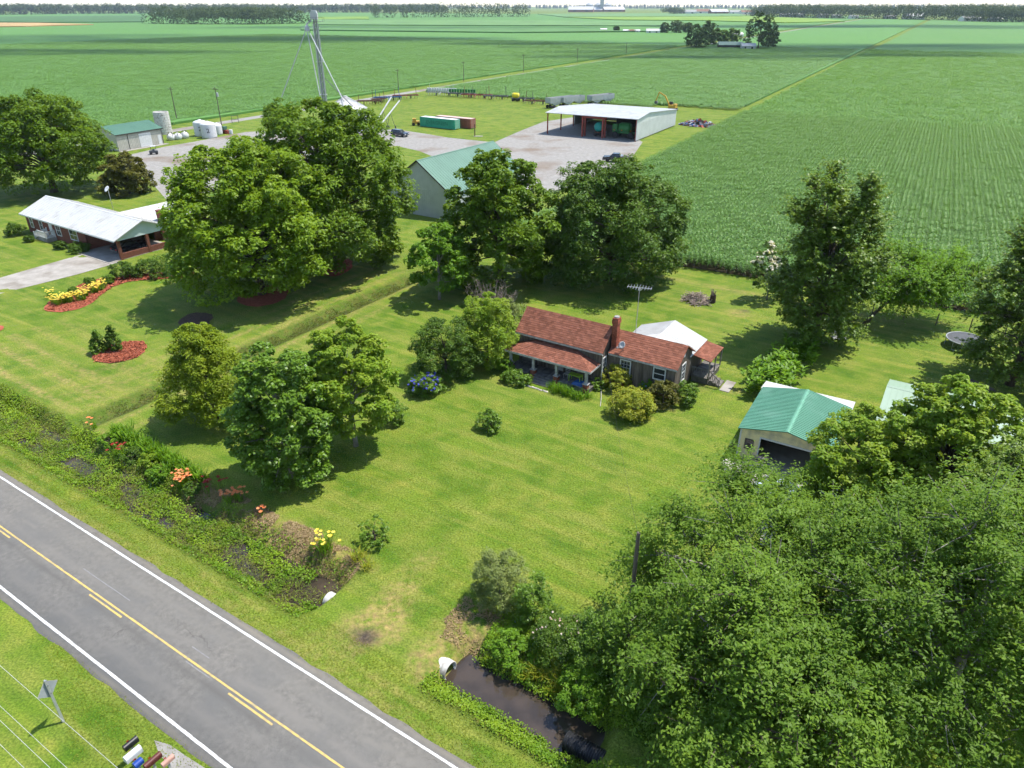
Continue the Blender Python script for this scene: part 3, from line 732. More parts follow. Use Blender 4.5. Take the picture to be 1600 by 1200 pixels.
L_BROWN = leaf_mat('bronze green leaves', (0.092, 0.097, 0.015), (0.156, 0.157, 0.025), transl=0.25)
L_LIME = leaf_mat('lime leaves', (0.126, 0.250, 0.014), (0.280, 0.360, 0.030), transl=0.36)
L_GREY = leaf_mat('grey green leaves', (0.126, 0.178, 0.044), (0.255, 0.300, 0.086), transl=0.28)
L_YEL = leaf_mat('yellow green leaves', (0.161, 0.243, 0.016), (0.377, 0.360, 0.034), transl=0.32)
F_WHITE = leaf_mat('white petals', (0.70, 0.68, 0.62), (0.82, 0.80, 0.76), transl=0.3)
F_BLUE = leaf_mat('blue petals', (0.055, 0.065, 0.42), (0.16, 0.17, 0.60), transl=0.2)
F_YEL = leaf_mat('yellow petals', (0.75, 0.55, 0.04), (0.85, 0.72, 0.15), transl=0.25)
F_ORG = leaf_mat('orange petals', (0.78, 0.20, 0.06), (0.80, 0.36, 0.16), transl=0.25)
F_RED = leaf_mat('dark red petals', (0.22, 0.015, 0.012), (0.34, 0.035, 0.025), transl=0.2)
F_PINK = leaf_mat('rose petals', (0.72, 0.50, 0.46), (0.80, 0.72, 0.68), transl=0.25)
def at(u, v): return ground_at(u, v)
def off(p, dx=0.0, dy=0.0): return (p[0] + dx, p[1] + dy)

# big yard trees
tree('oak_tree', 'large rounded tree behind the brick ranch house at far left', off(at(85, 300), 0, 0), 17.2, 21.5, L_OAK, 101, cb=0.10, prof='dome', lobes=80, subs=16, leaves=44, leaf=(0.46, 0.30), tr=0.55, lobe_r=0.27)
tree('pecan_tree', 'huge spreading tree nearest the carport, with red mulch round its trunk', off(at(408, 460), 0, 0), 17.8, 19.2, L_PECAN, 102, cb=0.08, prof='dome', lobes=95, subs=18, leaves=46, leaf=(0.40, 0.25), tr=0.5, lobe_r=0.25)
tree('pecan_tree', 'tallest spreading tree, between the carport tree and the green roofed metal barn', off(at(520, 412), 0, 0), 21.0, 22.0, L_OAK, 103, cb=0.04, prof='dome', lobes=95, subs=18, leaves=44, leaf=(0.44, 0.28), tr=0.55, lobe_r=0.25)
tree('sweetgum_tree', 'small upright tree with pale trunk between the big trees and the old farmhouse', at(687, 468), 9.2, 6.4, L_SWEET, 104, cb=0.16, prof='egg', lobes=34, subs=12, leaves=38, leaf=(0.30, 0.22), tr=0.16, bark=BARK_PALE, lobe_r=0.34)
tree('maple_tree', 'bright green round tree in front of the green roofed metal barn', at(780, 440), 16.0, 14.4, L_OAK, 105, cb=0.02, prof='dome', lobes=64, subs=16, leaves=44, leaf=(0.42, 0.27), tr=0.42, lobe_r=0.28)
tree('cedar_elm_tree', 'broad dark green tree at the corner of the corn field', at(950, 437), 14.8, 17.6, L_DARK, 106, cb=0.02, prof='dome', lobes=84, subs=16, leaves=42, leaf=(0.38, 0.2), tr=0.45, lobe_r=0.26)
tree('bald_cypress_tree', 'feathery yellow green conical tree left of the front lawn pair', at(337, 655), 9.2, 9.0, L_CYP, 107, cb=0.03, prof='cone', lobes=60, subs=13, leaves=44, leaf=(0.25, 0.10), tr=0.2, lobe_r=0.26, sub_r=0.38)
tree('magnolia_tree', 'dense glossy dark green tree nearest the road on the front lawn', at(456, 745), 10.6, 7.0, L_MAG, 108, cb=0.03, prof='dome', lobes=64, subs=14, leaves=48, leaf=(0.26, 0.16), tr=0.22, lobe_r=0.29, sub_r=0.34, bark=BARK_PALE)
tree('tulip_tree', 'lighter green tree with pale trunk just behind the glossy tree on the front lawn', at(556, 697), 10.6, 6.9, L_LIME, 109, cb=0.17, prof='oval', lobes=52, subs=14, leaves=46, leaf=(0.24, 0.17), tr=0.17, bark=BARK_PALE, lobe_r=0.30)
tree('silver_maple_tree', 'tall dark olive tree in the back yard beside the corn', at(1270, 535), 16.2, 10.2, L_MAPLE, 110, cb=0.05, prof='upper', mode='spray', twigs=3000, leaves=20, leaf=(0.32, 0.2), tr=0.36, tlen=1.9, sag=0.05, inner=0.3)
tree('crape_myrtle_tree', 'small tree with white blossom left of the tall olive tree', at(1198, 468), 7.0, 4.2, L_DARK, 111, cb=0.12, prof='oval', lobes=18, subs=12, leaves=40, leaf=(0.2, 0.12), tr=0.09, bark=BARK_PALE, lean=(-0.3, -0.2),
     extra=blossoms('flowers', F_WHITE, 150, 0.34, 0.45, lambda p: p[:, 0] < 0.4))
tree('mimosa_tree', 'low spreading tree with a leaning trunk and flat feathery crown against the corn', at(1350, 508), 6.3, 16.5, L_MIMOSA, 112, cb=0.45, prof='flat', mode='spray', twigs=1700, leaves=22, leaf=(0.29, 0.12), tr=0.24, lean=(5.2, 1.2), tlen=2.3, sag=0.12, wy=11.0, inner=0.2)
tree('pecan_tree', 'olive green tree at the right edge above the trampoline', off(at(1575, 610), 0.8, 1.0), 14.5, 10.5, L_MAPLE, 113, cb=0.06, prof='egg', mode='spray', twigs=2600, leaves=20, leaf=(0.30, 0.17), tr=0.34, tlen=1.8, sag=0.12, inner=0.35)
tree('sweetgum_tree', 'bright green tree in front of the pale green metal roof', (26.7, 36.0), 11.2, 8.4, L_LIME, 114, cb=0.05, prof='dome', lobes=80, subs=17, leaves=40, leaf=(0.24, 0.18), tr=0.35, lobe_r=0.24, sub_r=0.3)
tree('sweetgum_tree', 'smaller bright green tree reaching over the right side of the garage', (21.6, 36.2), 9.2, 7.4, L_LIME, 119, cb=0.08, prof='dome', lobes=44, subs=16, leaves=44, leaf=(0.21, 0.15), tr=0.22, lobe_r=0.28)
# the mass of drooping walnuts at the lower right
tree('walnut_tree', 'drooping tree overhanging the utility pole, nearest the front lawn', (12.9, 26.6), 8.8, 15.6, L_WALNUT, 115, cb=0.08, bark=BARK_PALE, prof='egg', mode='spray', twigs=2700, leaves=34, leaf=(0.22, 0.085), tr=0.30, tlen=2.8, sag=0.42, per=60)
tree('walnut_tree', 'tallest drooping tree in the lower right corner', (20.4, 22.6), 12.2, 15.4, L_WALNUT, 116, cb=0.08, prof='wide', mode='spray', bark=BARK_PALE, twigs=2700, leaves=33, leaf=(0.21, 0.085), tr=0.32, tlen=2.7, sag=0.42, per=60)
tree('walnut_tree', 'drooping tree at the bottom edge beside the black culvert', (9.8, 20.0), 9.0, 10.5, L_WALNUT, 117, cb=0.04, prof='wide', mode='spray', twigs=2200, leaves=27, leaf=(0.21, 0.09), tr=0.22, tlen=2.3, sag=0.42, per=60)
tree('walnut_tree', 'olive green tree at the right edge below the bright green tree', (26.0, 27.5), 11.0, 11.0, L_MAPLE, 118, cb=0.05, prof='dome', mode='spray', twigs=2600, leaves=24, leaf=(0.21, 0.10), tr=0.3, tlen=1.7, sag=0.3, inner=0.25)

# shrubs round the old farmhouse and the lawn
shrub('round_shrub', 'big loose dark green bush left of the farmhouse porch, behind the blue hydrangea', at(697, 586), 5.8, 6.2, L_DARK, 201, lobes=26, subs=14, leaves=44, leaf=(0.17, 0.1), lobe_r=0.3, tr=0.14)
shrub('ligustrum_shrub', 'tall lime green rounded bush against the left end of the farmhouse', off(at(762, 567), 0, 0), 7.2, 5.6, L_LIME, 202, lobes=28, subs=14, leaves=44, leaf=(0.19, 0.1), lobe_r=0.3, tr=0.14)
shrub('thin_shrub', 'thin grey green bush just behind the lime green rounded bush', at(803, 520), 3.8, 3.0, L_GREY, 203, lobes=12, subs=9, leaves=26, leaf=(0.16, 0.08))
shrub('corner_shrub', 'dark leafy bush tucked against the left wall of the farmhouse', at(806, 548), 2.6, 2.0, L_MAG, 204, lobes=9, subs=8, leaves=30)
def dead_bush(name, label, base, h, w, seed, m):
    rng = np.random.default_rng(seed); t = thing(name, label, 'dead bush', (base[0], base[1], 0)); mb = MB()
    for k in range(70):
        a = rng.uniform(0, 2 * PI); r = w / 2 * math.sqrt(rng.random()); hh = h * rng.uniform(0.55, 1.05)
        b0 = Vector((r * 0.35 * math.cos(a), r * 0.35 * math.sin(a), -0.05)); tp = Vector((r * math.cos(a), r * math.sin(a), hh))
        mid = b0.lerp(tp, 0.5) + Vector((rng.normal() * 0.15, rng.normal() * 0.15, 0.1))
        mb.tube([b0, mid, tp], [0.03, 0.02, 0.008], 4, caps=False)
        for j in range(6):
            s0 = mid.lerp(tp, rng.random()); mb.tube([s0, s0 + Vector((rng.normal() * 0.3, rng.normal() * 0.3, rng.uniform(0.15, 0.5)))], [0.014, 0.006], 3, caps=False)
    mb.build('branches', m, t); return t
TWIG = mat('bare twigs', (0.30, 0.235, 0.20), (0.19, 0.145, 0.125), rough=0.95, scale=3)
dead_bush('dead_shrub', 'bare brown twiggy bush behind the lime green rounded bush', at(768, 490), 3.3, 6.0, 205, TWIG)
shrub('hydrangea_bush', 'round hydrangea covered in blue flowers on the lawn', at(668, 613), 1.75, 2.9, L_MAG, 206, lobes=14, subs=10, leaves=34, leaf=(0.17, 0.11), extra=blossoms('flowers', F_BLUE, 95, 0.26, 0.30))
shrub('small_shrub', 'small dark round bush alone in the middle of the front lawn', at(766, 671), 1.75, 1.75, L_MAG, 207, lobes=12, subs=9, leaves=30, leaf=(0.13, 0.08))
shrub('dark_shrub', 'dark bush at the right foot of the pale trunked front lawn tree', at(616, 660), 2.1, 2.0, L_MAG, 208, lobes=10, subs=9, leaves=30)
shrub('fern_bed_shrub', 'low leafy green mound at the left corner of the porch', at(806, 598), 1.1, 3.0, L_MAG, 209, wy=1.6, lobes=12, subs=9, leaves=32, rz=-0.57)
shrub('porch_shrub', 'leafy bush beneath the left porch pillar', at(790, 582), 1.5, 1.7, L_SWEET, 210, lobes=9, subs=8, leaves=28)
shrub('azalea_shrub', 'rounded yellow green bush at the inner corner of the farmhouse wing', at(963, 605), 2.2, 2.5, L_YEL, 211, lobes=14, subs=9, leaves=34)
shrub('azalea_shrub', 'large yellow tipped bush in front of the farmhouse wing', at(987, 650), 2.5, 3.4, L_YEL, 212, lobes=20, subs=10, leaves=36, leaf=(0.15, 0.09))
shrub('bronze_shrub', 'bronze brown bush below the small window of the farmhouse wing', at(1035, 632), 2.4, 2.5, L_BROWN, 213, lobes=15, subs=9, leaves=34)
shrub('camellia_shrub', 'dark green bush at the right corner of the farmhouse wing', at(1072, 630), 2.0, 2.1, L_MAG, 214, lobes=12, subs=9, leaves=32)
shrub('hydrangea_bush', 'leafy bush with a few pale blue heads under the wing wall', at(1012, 612), 1.5, 1.7, L_SWEET, 215, lobes=9, subs=8, leaves=28, extra=blossoms('flowers', F_BLUE, 8, 0.16, 0.4))
shrub('corner_plant', 'leafy plant beside the drainpipe at the porch corner', at(934, 607), 1.0, 1.3, L_MAG, 216, lobes=6, subs=7, leaves=24)
def strap_plants(name, label, cat, spots, h, m, seed, n=26, wd=0.05, flower=None, fm=None, fn=0, fs=0.12, group=None, lean=0.6):
    """clumps of strap leaves with flower heads on stalks, one plant bed"""
    rng = np.random.default_rng(seed); x0 = sum(p[0] for p in spots) / len(spots); y0 = sum(p[1] for p in spots) / len(spots)
    t = thing(name, label, cat, (x0, y0, 0), 0, group); V = []; Q = []; T_ = []; k = 0; FV = []; FQ = []; FT = []; fk = 0; st_mb = MB()
    for sx, sy in spots:
        z0 = zat(sx, sy)
        v, q_ = grass_clump(rng, n, 0.5 * h, h, wd, lean); v = v + np.array([sx - x0, sy - y0, z0 - 0.03])
        V.append(v); Q.append(q_ + k); T_.append(np.repeat(rng.random(n), 6)); k += len(v)
        for j in range(fn):
            a = rng.uniform(0, 2 * PI); r = h * 0.75 * math.sqrt(rng.random()); zz = h * rng.uniform(0.75, 1.3)
            c = np.array([sx - x0 + r * math.cos(a), sy - y0 + r * math.sin(a), z0 + zz])
            st_mb.tube([(c[0] * 1.0 - r * 0.6 * math.cos(a), c[1] - r * 0.6 * math.sin(a), z0), tuple(c)], [0.012, 0.009], 3, caps=False)
            for p_ in range(6):
                b = p_ * PI / 3; d = np.array([math.cos(b), math.sin(b), 0.35]); e = np.array([-math.sin(b), math.cos(b), 0]) * fs * 0.35
                FV += [c, c + d * fs * 0.6 + e, c + d * fs, c + d * fs * 0.6 - e]; FQ.append((fk, fk + 1, fk + 2, fk + 3)); fk += 4; FT += [rng.random()] * 4
    link('foliage', mesh_np('foliage', np.concatenate(V), np.concatenate(Q), attrs={'tint': np.concatenate(T_)}), m, t)
    if fn:
        tag(link('flowers', mesh_np('flowers', FV, FQ, attrs={'tint': FT}), fm, t), kind='stuff'); tag(st_mb.build('stalks', m, t), kind='stuff')
    return t
def along(a, b, n, jit, seed):
    r = np.random.default_rng(seed)
    return [(a[0] + (b[0] - a[0]) * k + r.normal() * jit, a[1] + (b[1] - a[1]) * k + r.normal() * jit) for k in np.linspace(0, 1, n)]
strap_plants('lily_bed', 'strap leaved plants spilling over the edge right of the porch steps', 'plant bed', along(at(860, 610), at(912, 625), 12, 0.3, 1), 0.9, L_SWEET, 301, n=40)
# daylilies and irises along the ditch bank
strap_plants('iris_bed', 'long row of dark green iris leaves on top of the ditch bank', 'plant bed', along(W(-52.3, 23.3), W(-41.2, 22.9), 46, 0.22, 2), 1.0, L_SWEET, 302, n=34, wd=0.09, lean=0.45)
strap_plants('daylily_clump', 'daylily clump with a ring of orange flowers at the end of the iris row', 'flower clump', along(W(-42.7, 22.1), W(-41.4, 22.4), 4, 0.25, 3), 0.85, L_SWEET, 303, n=30, fm=F_ORG, fn=11, fs=0.12)
strap_plants('daylily_clump', 'dark red daylily clump with tall thin stalks on the bare bank', 'flower clump', along(W(-39.6, 22.5), W(-39.2, 22.7), 2, 0.15, 4), 0.85, L_SWEET, 304, n=14, fm=F_RED, fn=8, fs=0.14)
strap_plants('daylily_clump', 'salmon orange daylily clump beside the glossy tree shadow', 'flower clump', along(W(-37.4, 22.7), W(-36.9, 22.8), 3, 0.2, 5), 0.75, L_SWEET, 305, n=16, fm=F_ORG, fn=11, fs=0.14)
strap_plants('daylily_clump', 'single small orange daylily on the dry part of the bank', 'flower clump', [W(-34.4, 22.6)], 0.5, L_SWEET, 306, n=12, fm=F_ORG, fn=4, fs=0.16)
strap_plants('daylily_clump', 'yellow daylily clump near the end of the ditch', 'flower clump', along(W(-28.6, 22.5), W(-28.2, 22.8), 3, 0.18, 7), 1.15, L_SWEET, 307, n=34, fm=F_YEL, fn=7, fs=0.13)
strap_plants('daylily_clump', 'few coral red daylilies where the side swale meets the ditch', 'flower clump', [W(-54.6, 22.9)], 0.7, L_SWEET, 308, n=22, fm=F_ORG, fn=5, fs=0.14)
strap_plants('daylily_clump', 'dark red daylilies among the iris leaves', 'flower clump', along(W(-50.0, 22.2), W(-49.4, 22.2), 2, 0.2, 8), 0.8, L_SWEET, 309, n=22, fm=F_RED, fn=5, fs=0.14)
for i_, (s_, t_, w_, h_, m_, lab_) in enumerate(((-51.6, 22.3, 1.7, 0.9, L_SWEET, 'low leafy plant nearest the side swale on the ditch bank'), (-48.2, 22.1, 1.9, 1.0, L_DARK, 'darker low bush below the middle of the iris row'), (-46.4, 22.3, 1.6, 0.9, L_LIME, 'pale green low bush below the iris row'), (-44.6, 22.0, 1.8, 1.0, L_SWEET, 'low leafy bush left of the orange daylily ring'), (-40.9, 22.0, 1.5, 0.8, L_DARK, 'low dark bush just right of the orange daylily ring'))):
    shrub('bank_plant', lab_, W(s_, t_), h_, w_, m_, 320 + i_, lobes=8, subs=8, leaves=26, leaf=(0.14, 0.08), z=zat(*W(s_, t_)) - 0.05, group='low bushes on the ditch bank')
shrub('young_holly', 'young dark green bush with upright branches near the white culvert', W(-26.2, 24.7), 1.9, 1.9, L_MAG, 310, lobes=10, subs=7, leaves=24, leaf=(0.13, 0.06), prof='egg', lobe_r=0.42, sub_r=0.22)
strap_plants('grass_clump', 'pale arching grass clump at the head of the white culvert', 'plant', along(W(-25.7, 23.2), W(-25.3, 22.6), 3, 0.3, 9), 0.9, L_YEL, 311, n=40, wd=0.04, lean=0.8)
# lower middle group
shrub('elaeagnus_shrub', 'loose silvery green bush on the lawn left of the rose bushes', at(781, 940), 3.6, 3.2, L_GREY, 220, lobes=26, subs=12, leaves=36, leaf=(0.10, 0.05), lobe_r=0.34, sub_r=0.36)
shrub('dark_upright_shrub', 'dark upright bush between the silvery bush and the roses', at(833, 972), 3.3, 2.2, L_MAG, 221, lobes=18, subs=10, leaves=34, leaf=(0.10, 0.06), prof='egg')
shrub('rose_bush', 'rose bush with pale pink and white blooms above the water', at(880, 1018), 2.3, 3.2, L_DARK, 222, lobes=20, subs=12, leaves=34, leaf=(0.10, 0.06), extra=blossoms('flowers', F_PINK, 46, 0.13, 0.35))
shrub('privet_shrub', 'dense dark bush right of the roses beside the utility pole', at(935, 1040), 3.7, 3.0, L_MAG, 223, lobes=22, subs=12, leaves=36, leaf=(0.10, 0.055))
shrub('bank_shrub', 'green bush overhanging the water below the privet', (3.4, 23.6), 2.0, 2.6, L_SWEET, 224, lobes=14, subs=10, leaves=34, leaf=(0.11, 0.06), z=-0.5)
shrub('bank_shrub', 'leafy green bush on the far bank beside the concrete culvert', W(-14.3, 22.2), 1.5, 2.4, L_SWEET, 225, lobes=12, subs=9, leaves=34, leaf=(0.11, 0.06), z=-0.4)
strap_plants('cattail_clump', 'yellowish arching sedge on the far bank of the open water', 'plant', along(W(-12.6, 22.0), W(-10.4, 21.9), 9, 0.3, 10), 0.9, L_YEL, 312, n=40, wd=0.035, lean=0.8)
# left neighbour's garden
for i, (u, v, w, h, lab, m) in enumerate(((24, 368, 2.6, 1.9, 'round clipped bush at the left corner of the brick house', L_DARK), (46, 378, 1.3, 1.0, 'small clipped bush left of the white entrance steps', L_DARK),
        (95, 389, 1.6, 1.1, 'small bush right of the white entrance steps', L_DARK), (125, 393, 2.8, 1.2, 'low wide bush below the double window of the brick house', L_DARK),
        (196, 433, 3.2, 1.9, 'clipped bush in the mulch bed below the carport', L_DARK), (240, 431, 4.0, 2.2, 'largest clipped bush at the right end of the mulch bed', L_DARK),
        (142, 445, 1.2, 1.0, 'small round bush at the top of the red mulch bed', L_MAG), (171, 442, 1.4, 1.1, 'dark round bush at the bend of the red mulch bed', L_MAG), (116, 459, 1.2, 0.9, 'bush behind the row of yellow lilies', L_MAG))):
    shrub('clipped_shrub', lab, at(u, v), h, w, m, 230 + i, lobes=12, subs=9, leaves=34, leaf=(0.17, 0.11), group='clipped bushes of the brick house garden')
strap_plants('daylily_bed', 'row of yellow daylilies curving along the red mulch bed', 'flower bed', along(at(82, 475), at(122, 470), 16, 0.35, 11) + along(at(122, 470), at(165, 448), 18, 0.35, 12) + [at(78, 463), at(82, 466)], 0.8, L_SWEET, 313, n=18, wd=0.06, fm=F_YEL, fn=8, fs=0.13)
shrub('juniper_shrub', 'left of the two small upright evergreens in the mulch circle', at(157, 551), 2.6, 1.7, L_MAG, 241, prof='cone', lobes=16, subs=9, leaves=32, leaf=(0.16, 0.06))
shrub('juniper_shrub', 'taller right of the two small upright evergreens in the mulch circle', at(181, 548), 3.0, 1.7, L_DARK, 242, prof='cone', lobes=16, subs=9, leaves=32, leaf=(0.16, 0.06))
tree('holly_tree', 'bronze dark dense conical shrub right of the large far left tree', at(203, 303), 7.4, 8.2, L_BROWN, 243, cb=0.0, prof='egg', lobes=44, subs=14, leaves=44, leaf=(0.36, 0.22), tr=0.2, lobe_r=0.34)
MULCH = mat('red mulch', (0.36, 0.105, 0.062), (0.25, 0.070, 0.042), rough=0.95, scale=3.5, bump=0.04, bscale=9, spec=0.1, detail=6)
MULCH_D = mat('old mulch', (0.115, 0.075, 0.055), (0.075, 0.05, 0.038), rough=0.95, scale=3.5, bump=0.04, bscale=9, spec=0.1)
def bed(name, pts, z, m):
    """mulch bed: a low mound with a ragged edge"""
    pts = [Vector((x, y, 0)) for x, y in pts]; n = len(pts); cen = sum(pts, Vector()) / n
    o = sheet(name, [(p.x, p.y) for p in pts], z, m); return o
def smooth_outline(c, k=5):
    n = len(c); o = []
    for i in range(n):
        p0, p1, p2, p3 = (np.array(c[(i + j) % n]) for j in (-1, 0, 1, 2))
        for t in np.arange(k) / k:
            o.append(tuple(0.5 * (2 * p1 + (p2 - p0) * t + (2 * p0 - 5 * p1 + 4 * p2 - p3) * t * t + (3 * p1 - p0 - 3 * p2 + p3) * t ** 3) + np.random.default_rng(i * 10 + int(t * 10)).normal(scale=0.06, size=2)))
    return o
bed('mulch_bed', smooth_outline(px([(70, 485), (80, 470), (105, 460), (125, 445), (150, 437), (185, 432), (230, 428), (290, 420), (300, 432), (240, 437), (205, 440), (180, 447), (160, 460), (140, 476), (105, 487)])), 0.055, MULCH)
bed('mulch_circle', smooth_outline(px([(145, 557), (160, 545), (190, 536), (222, 534), (228, 545), (215, 558), (180, 567), (152, 565)])), 0.055, MULCH)
bed('mulch_circle', smooth_outline(px([(278, 505), (300, 490), (332, 492), (325, 507), (300, 515)])), 0.055, MULCH_D)
bed('mulch_circle', smooth_outline(px([(370, 470), (390, 452), (430, 445), (452, 452), (440, 470), (400, 480)])), 0.055, MULCH)
bed('mulch_circle', smooth_outline(px([(490, 425), (510, 408), (545, 405), (550, 418), (525, 432)])), 0.055, MULCH)
bed('mulch_circle', smooth_outline(px([(-20, 505), (3, 509), (4, 516), (-20, 522)])), 0.055, MULCH)
L_CHIP = leaf_mat('mulch chips', (0.20, 0.055, 0.032), (0.46, 0.150, 0.085), transl=0.0, rough=0.9, spec=0.1)
L_STRAW = leaf_mat('dead grass', (0.20, 0.135, 0.070), (0.42, 0.320, 0.170), transl=0.2, rough=0.8, spec=0.1)
def litter(name, label, inside, x0, x1, y0, y1, n, seed, m, size, zf, cat):
    rng = np.random.default_rng(seed); x = rng.uniform(x0, x1, n); y = rng.uniform(y0, y1, n); k = inside(x, y, rng); x, y = x[k], y[k]
    p = np.stack([x, y, zf(x, y) + rng.uniform(0.0, 0.05, len(x))], 1); nr = unit(np.array([0, 0, 1.0]) + rng.normal(scale=0.45, size=p.shape))
    v, q, tn = leaf_mesh(name, p, nr, size[0], size[1], rng, rng.random(len(x)) * 0.7 + 0.3 * vnoise(x, y)); o = link(name, mesh_np(name, v, q, attrs={'tint': tn}), m); return tag(o, label, cat, kind='stuff')
def in_poly(pts, grow=0.12):
    P_ = np.array(pts)
    def f(x, y, rng):
        x = x + rng.normal(scale=grow, size=len(x)); y = y + rng.normal(scale=grow, size=len(x)); r = np.zeros(len(x), bool); j = len(P_) - 1
        for i in range(len(P_)):
            xi, yi, xj, yj = *P_[i], *P_[j]; c = ((yi > y) != (yj > y)) & (x < (xj - xi) * (y - yi) / (yj - yi + 1e-12) + xi); r ^= c; j = i
        return r
    return f
for i_, (lab_, pl_) in enumerate((('red bark chips of the long curving mulch bed', [(70, 485), (80, 470), (105, 460), (125, 445), (150, 437), (185, 432), (230, 428), (290, 420), (300, 432), (240, 437), (205, 440), (180, 447), (160, 460), (140, 476), (105, 487)]), ('red bark chips of the round bed with two evergreens', [(145, 557), (160, 545), (190, 536), (222, 534), (228, 545), (215, 558), (180, 567), (152, 565)]))):
    pl_ = px(pl_); xs_ = [p_[0] for p_ in pl_]; ys_ = [p_[1] for p_ in pl_]
    litter('mulch_chips', lab_, in_poly(pl_), min(xs_), max(xs_), min(ys_), max(ys_), 9000, 600 + i_, L_CHIP, (0.22, 0.12), lambda x, y: 0.06 + 0 * x, 'mulch')
def st_in(s0, s1, t0, t1, thr=0.42):
    def f(x, y, rng):
        s, t = ST(x, y); return (s > s0) & (s < s1) & (t > t0 + 0.5 * vnoise(s, t)) & (t < t1 - 0.6 * vnoise(s * 0.7, 3 + t)) & (fbm(s * 0.7, t * 0.9) > thr)
    return f
gz_ = lambda x, y: ground_z(*ST(x, y))
litter('dead_grass', 'straw coloured dead growth on the house side bank of the ditch', st_in(-41.5, -25.4, 20.9, 23.6, 0.30), *(lambda c: (min(c[0]), max(c[0]), min(c[1]), max(c[1])))(list(zip(*[W(s, t) for s in (-42, -25) for t in (20.8, 23.8)]))), 60000, 610, L_STRAW, (0.26, 0.05), gz_, 'dead grass')
litter('dead_grass', 'straw coloured dead growth above the white rimmed culvert', st_in(-18.6, -11.5, 20.6, 24.2, 0.42), *(lambda c: (min(c[0]), max(c[0]), min(c[1]), max(c[1])))(list(zip(*[W(s, t) for s in (-19, -11) for t in (20.3, 24.5)]))), 14000, 611, L_STRAW, (0.24, 0.05), gz_, 'dead grass')
# leafy garden row behind the garage
hed = thing('canna_row', 'row of tall broad leaved garden plants between the farmhouse and the garage', 'plant bed', (*at(1214, 590), 0))
rng = np.random.default_rng(44); a0, a1 = np.array(at(1186, 620)), np.array(at(1248, 556)); V = []; Q = []; TN = []; k = 0; ctr = np.array(at(1214, 590))
pp = []; nn = []; axx = []; tt = []
for i in range(230):
    f = rng.random(); c = a0 + (a1 - a0) * f + rng.normal(scale=0.75, size=2) - ctr; h = rng.uniform(1.2, 2.1)
    for j in range(16):
        a = rng.uniform(0, 2 * PI); z = h * rng.uniform(0.25, 1.0); d = np.array([math.cos(a), math.sin(a), rng.uniform(0.2, 0.9)])
        pp.append(np.array([c[0], c[1], z]) + d * 0.22); axx.append(d); nn.append(np.array([-0.6 * math.cos(a), -0.6 * math.sin(a), 1.0])); tt.append(rng.random())
v, q, tn = leaf_mesh('foliage', np.array(pp), np.array(nn), 0.62, 0.22, rng, np.array(tt), np.array(axx))
link('foliage', mesh_np('foliage', v, q, attrs={'tint': tn}), L_SWEET, hed)
# weeds that fill the ditch and its banks
def weeds(name, label, srange, trange, n, seed, dens, m, size, hz):
    rng = np.random.default_rng(seed)
    s = rng.uniform(*srange, n * 3); t = rng.uniform(*trange, n * 3)
    k = rng.random(n * 3) < dens(s, t); s, t = s[k][:n], t[k][:n]
    z = np.maximum(ground_z(s, t), -0.86); h = hz(s, t) * rng.uniform(0.1, 1.0, len(s))
    p = np.stack([s * CA - t * SA, s * SA + t * CA, z + h], 1)
    nr = unit(np.array([0, 0, 1.0]) + rng.normal(scale=0.55, size=p.shape))
    cl = vnoise(s * 1.1 + 9, t * 1.1)
    v, q, tn = leaf_mesh(name, p, nr, size[0], size[1], rng, np.clip(0.65 * cl + 0.45 * rng.random(len(s)) - 0.05, 0, 1))
    o = link(name, mesh_np(name, v, q, attrs={'tint': tn}), m); tag(o, label, 'weeds', kind='stuff'); return o
L_WEED = leaf_mat('weed leaves', (0.094, 0.206, 0.012), (0.260, 0.367, 0.023), transl=0.3)
def gaps(s, t, f=0.5, ph=0.0): return sstep(0.34, 0.5, fbm(s * f + ph, t * f * 1.2 + 3))
def band(t, a, b, c, d): return sstep(a, b, t) * (1 - sstep(c, d, t))
openw = lambda s, t: 1 - band(t, 19.0, 19.3, 20.2, 20.5) * np.clip((1 - np.abs(s + 51.5) / 2.2) * 3, 0, 1) - band(t, 18.6, 18.9, 19.6, 19.9) * np.clip((1 - np.abs(s + 31.3) / 1.8) * 3, 0, 1) - band(t, 19.2, 19.4, 21.4, 21.7) * np.clip((1 - np.abs(s + 26.5) / 1.3) * 3, 0, 1)
weeds('ditch_weeds', 'low leafy weeds filling the roadside ditch left of the driveway', (-95, -25.6), (17.0, 23.0), 46000, 51,
      lambda s, t: np.clip(band(t, 17.5, 18.2, 22.0, 22.7) * (0.12 + 0.9 * gaps(s, t)) * np.clip(openw(s, t), 0.03, 1) * (1 - 0.75 * band(t, 21.0, 21.6, 23, 23.5) * (s > -41)), 0, 1) * ditch_open(s), L_WEED, (0.15, 0.10),
      lambda s, t: 0.12 + 0.40 * fbm(s * 0.8, t * 0.8) * band(t, 17.2, 18.2, 21.8, 22.8))
weeds('ditch_weeds', 'leafy weeds along both banks of the open water right of the driveway', (-17.0, -5.0), (17.0, 25.0), 24000, 52,
      lambda s, t: np.clip(np.maximum(band(t, 17.5, 18.3, 18.9 + 0 * s, 19.4), band(t, 20.9, 21.4, 23.6, 25.0) * (s > -16)) * (0.25 + 0.8 * gaps(s, t, 0.8)), 0, 1), L_WEED, (0.13, 0.08),
      lambda s, t: 0.10 + 0.45 * fbm(s * 0.9, t * 0.9) * np.where(t > 20.5, 1.5, 0.8))
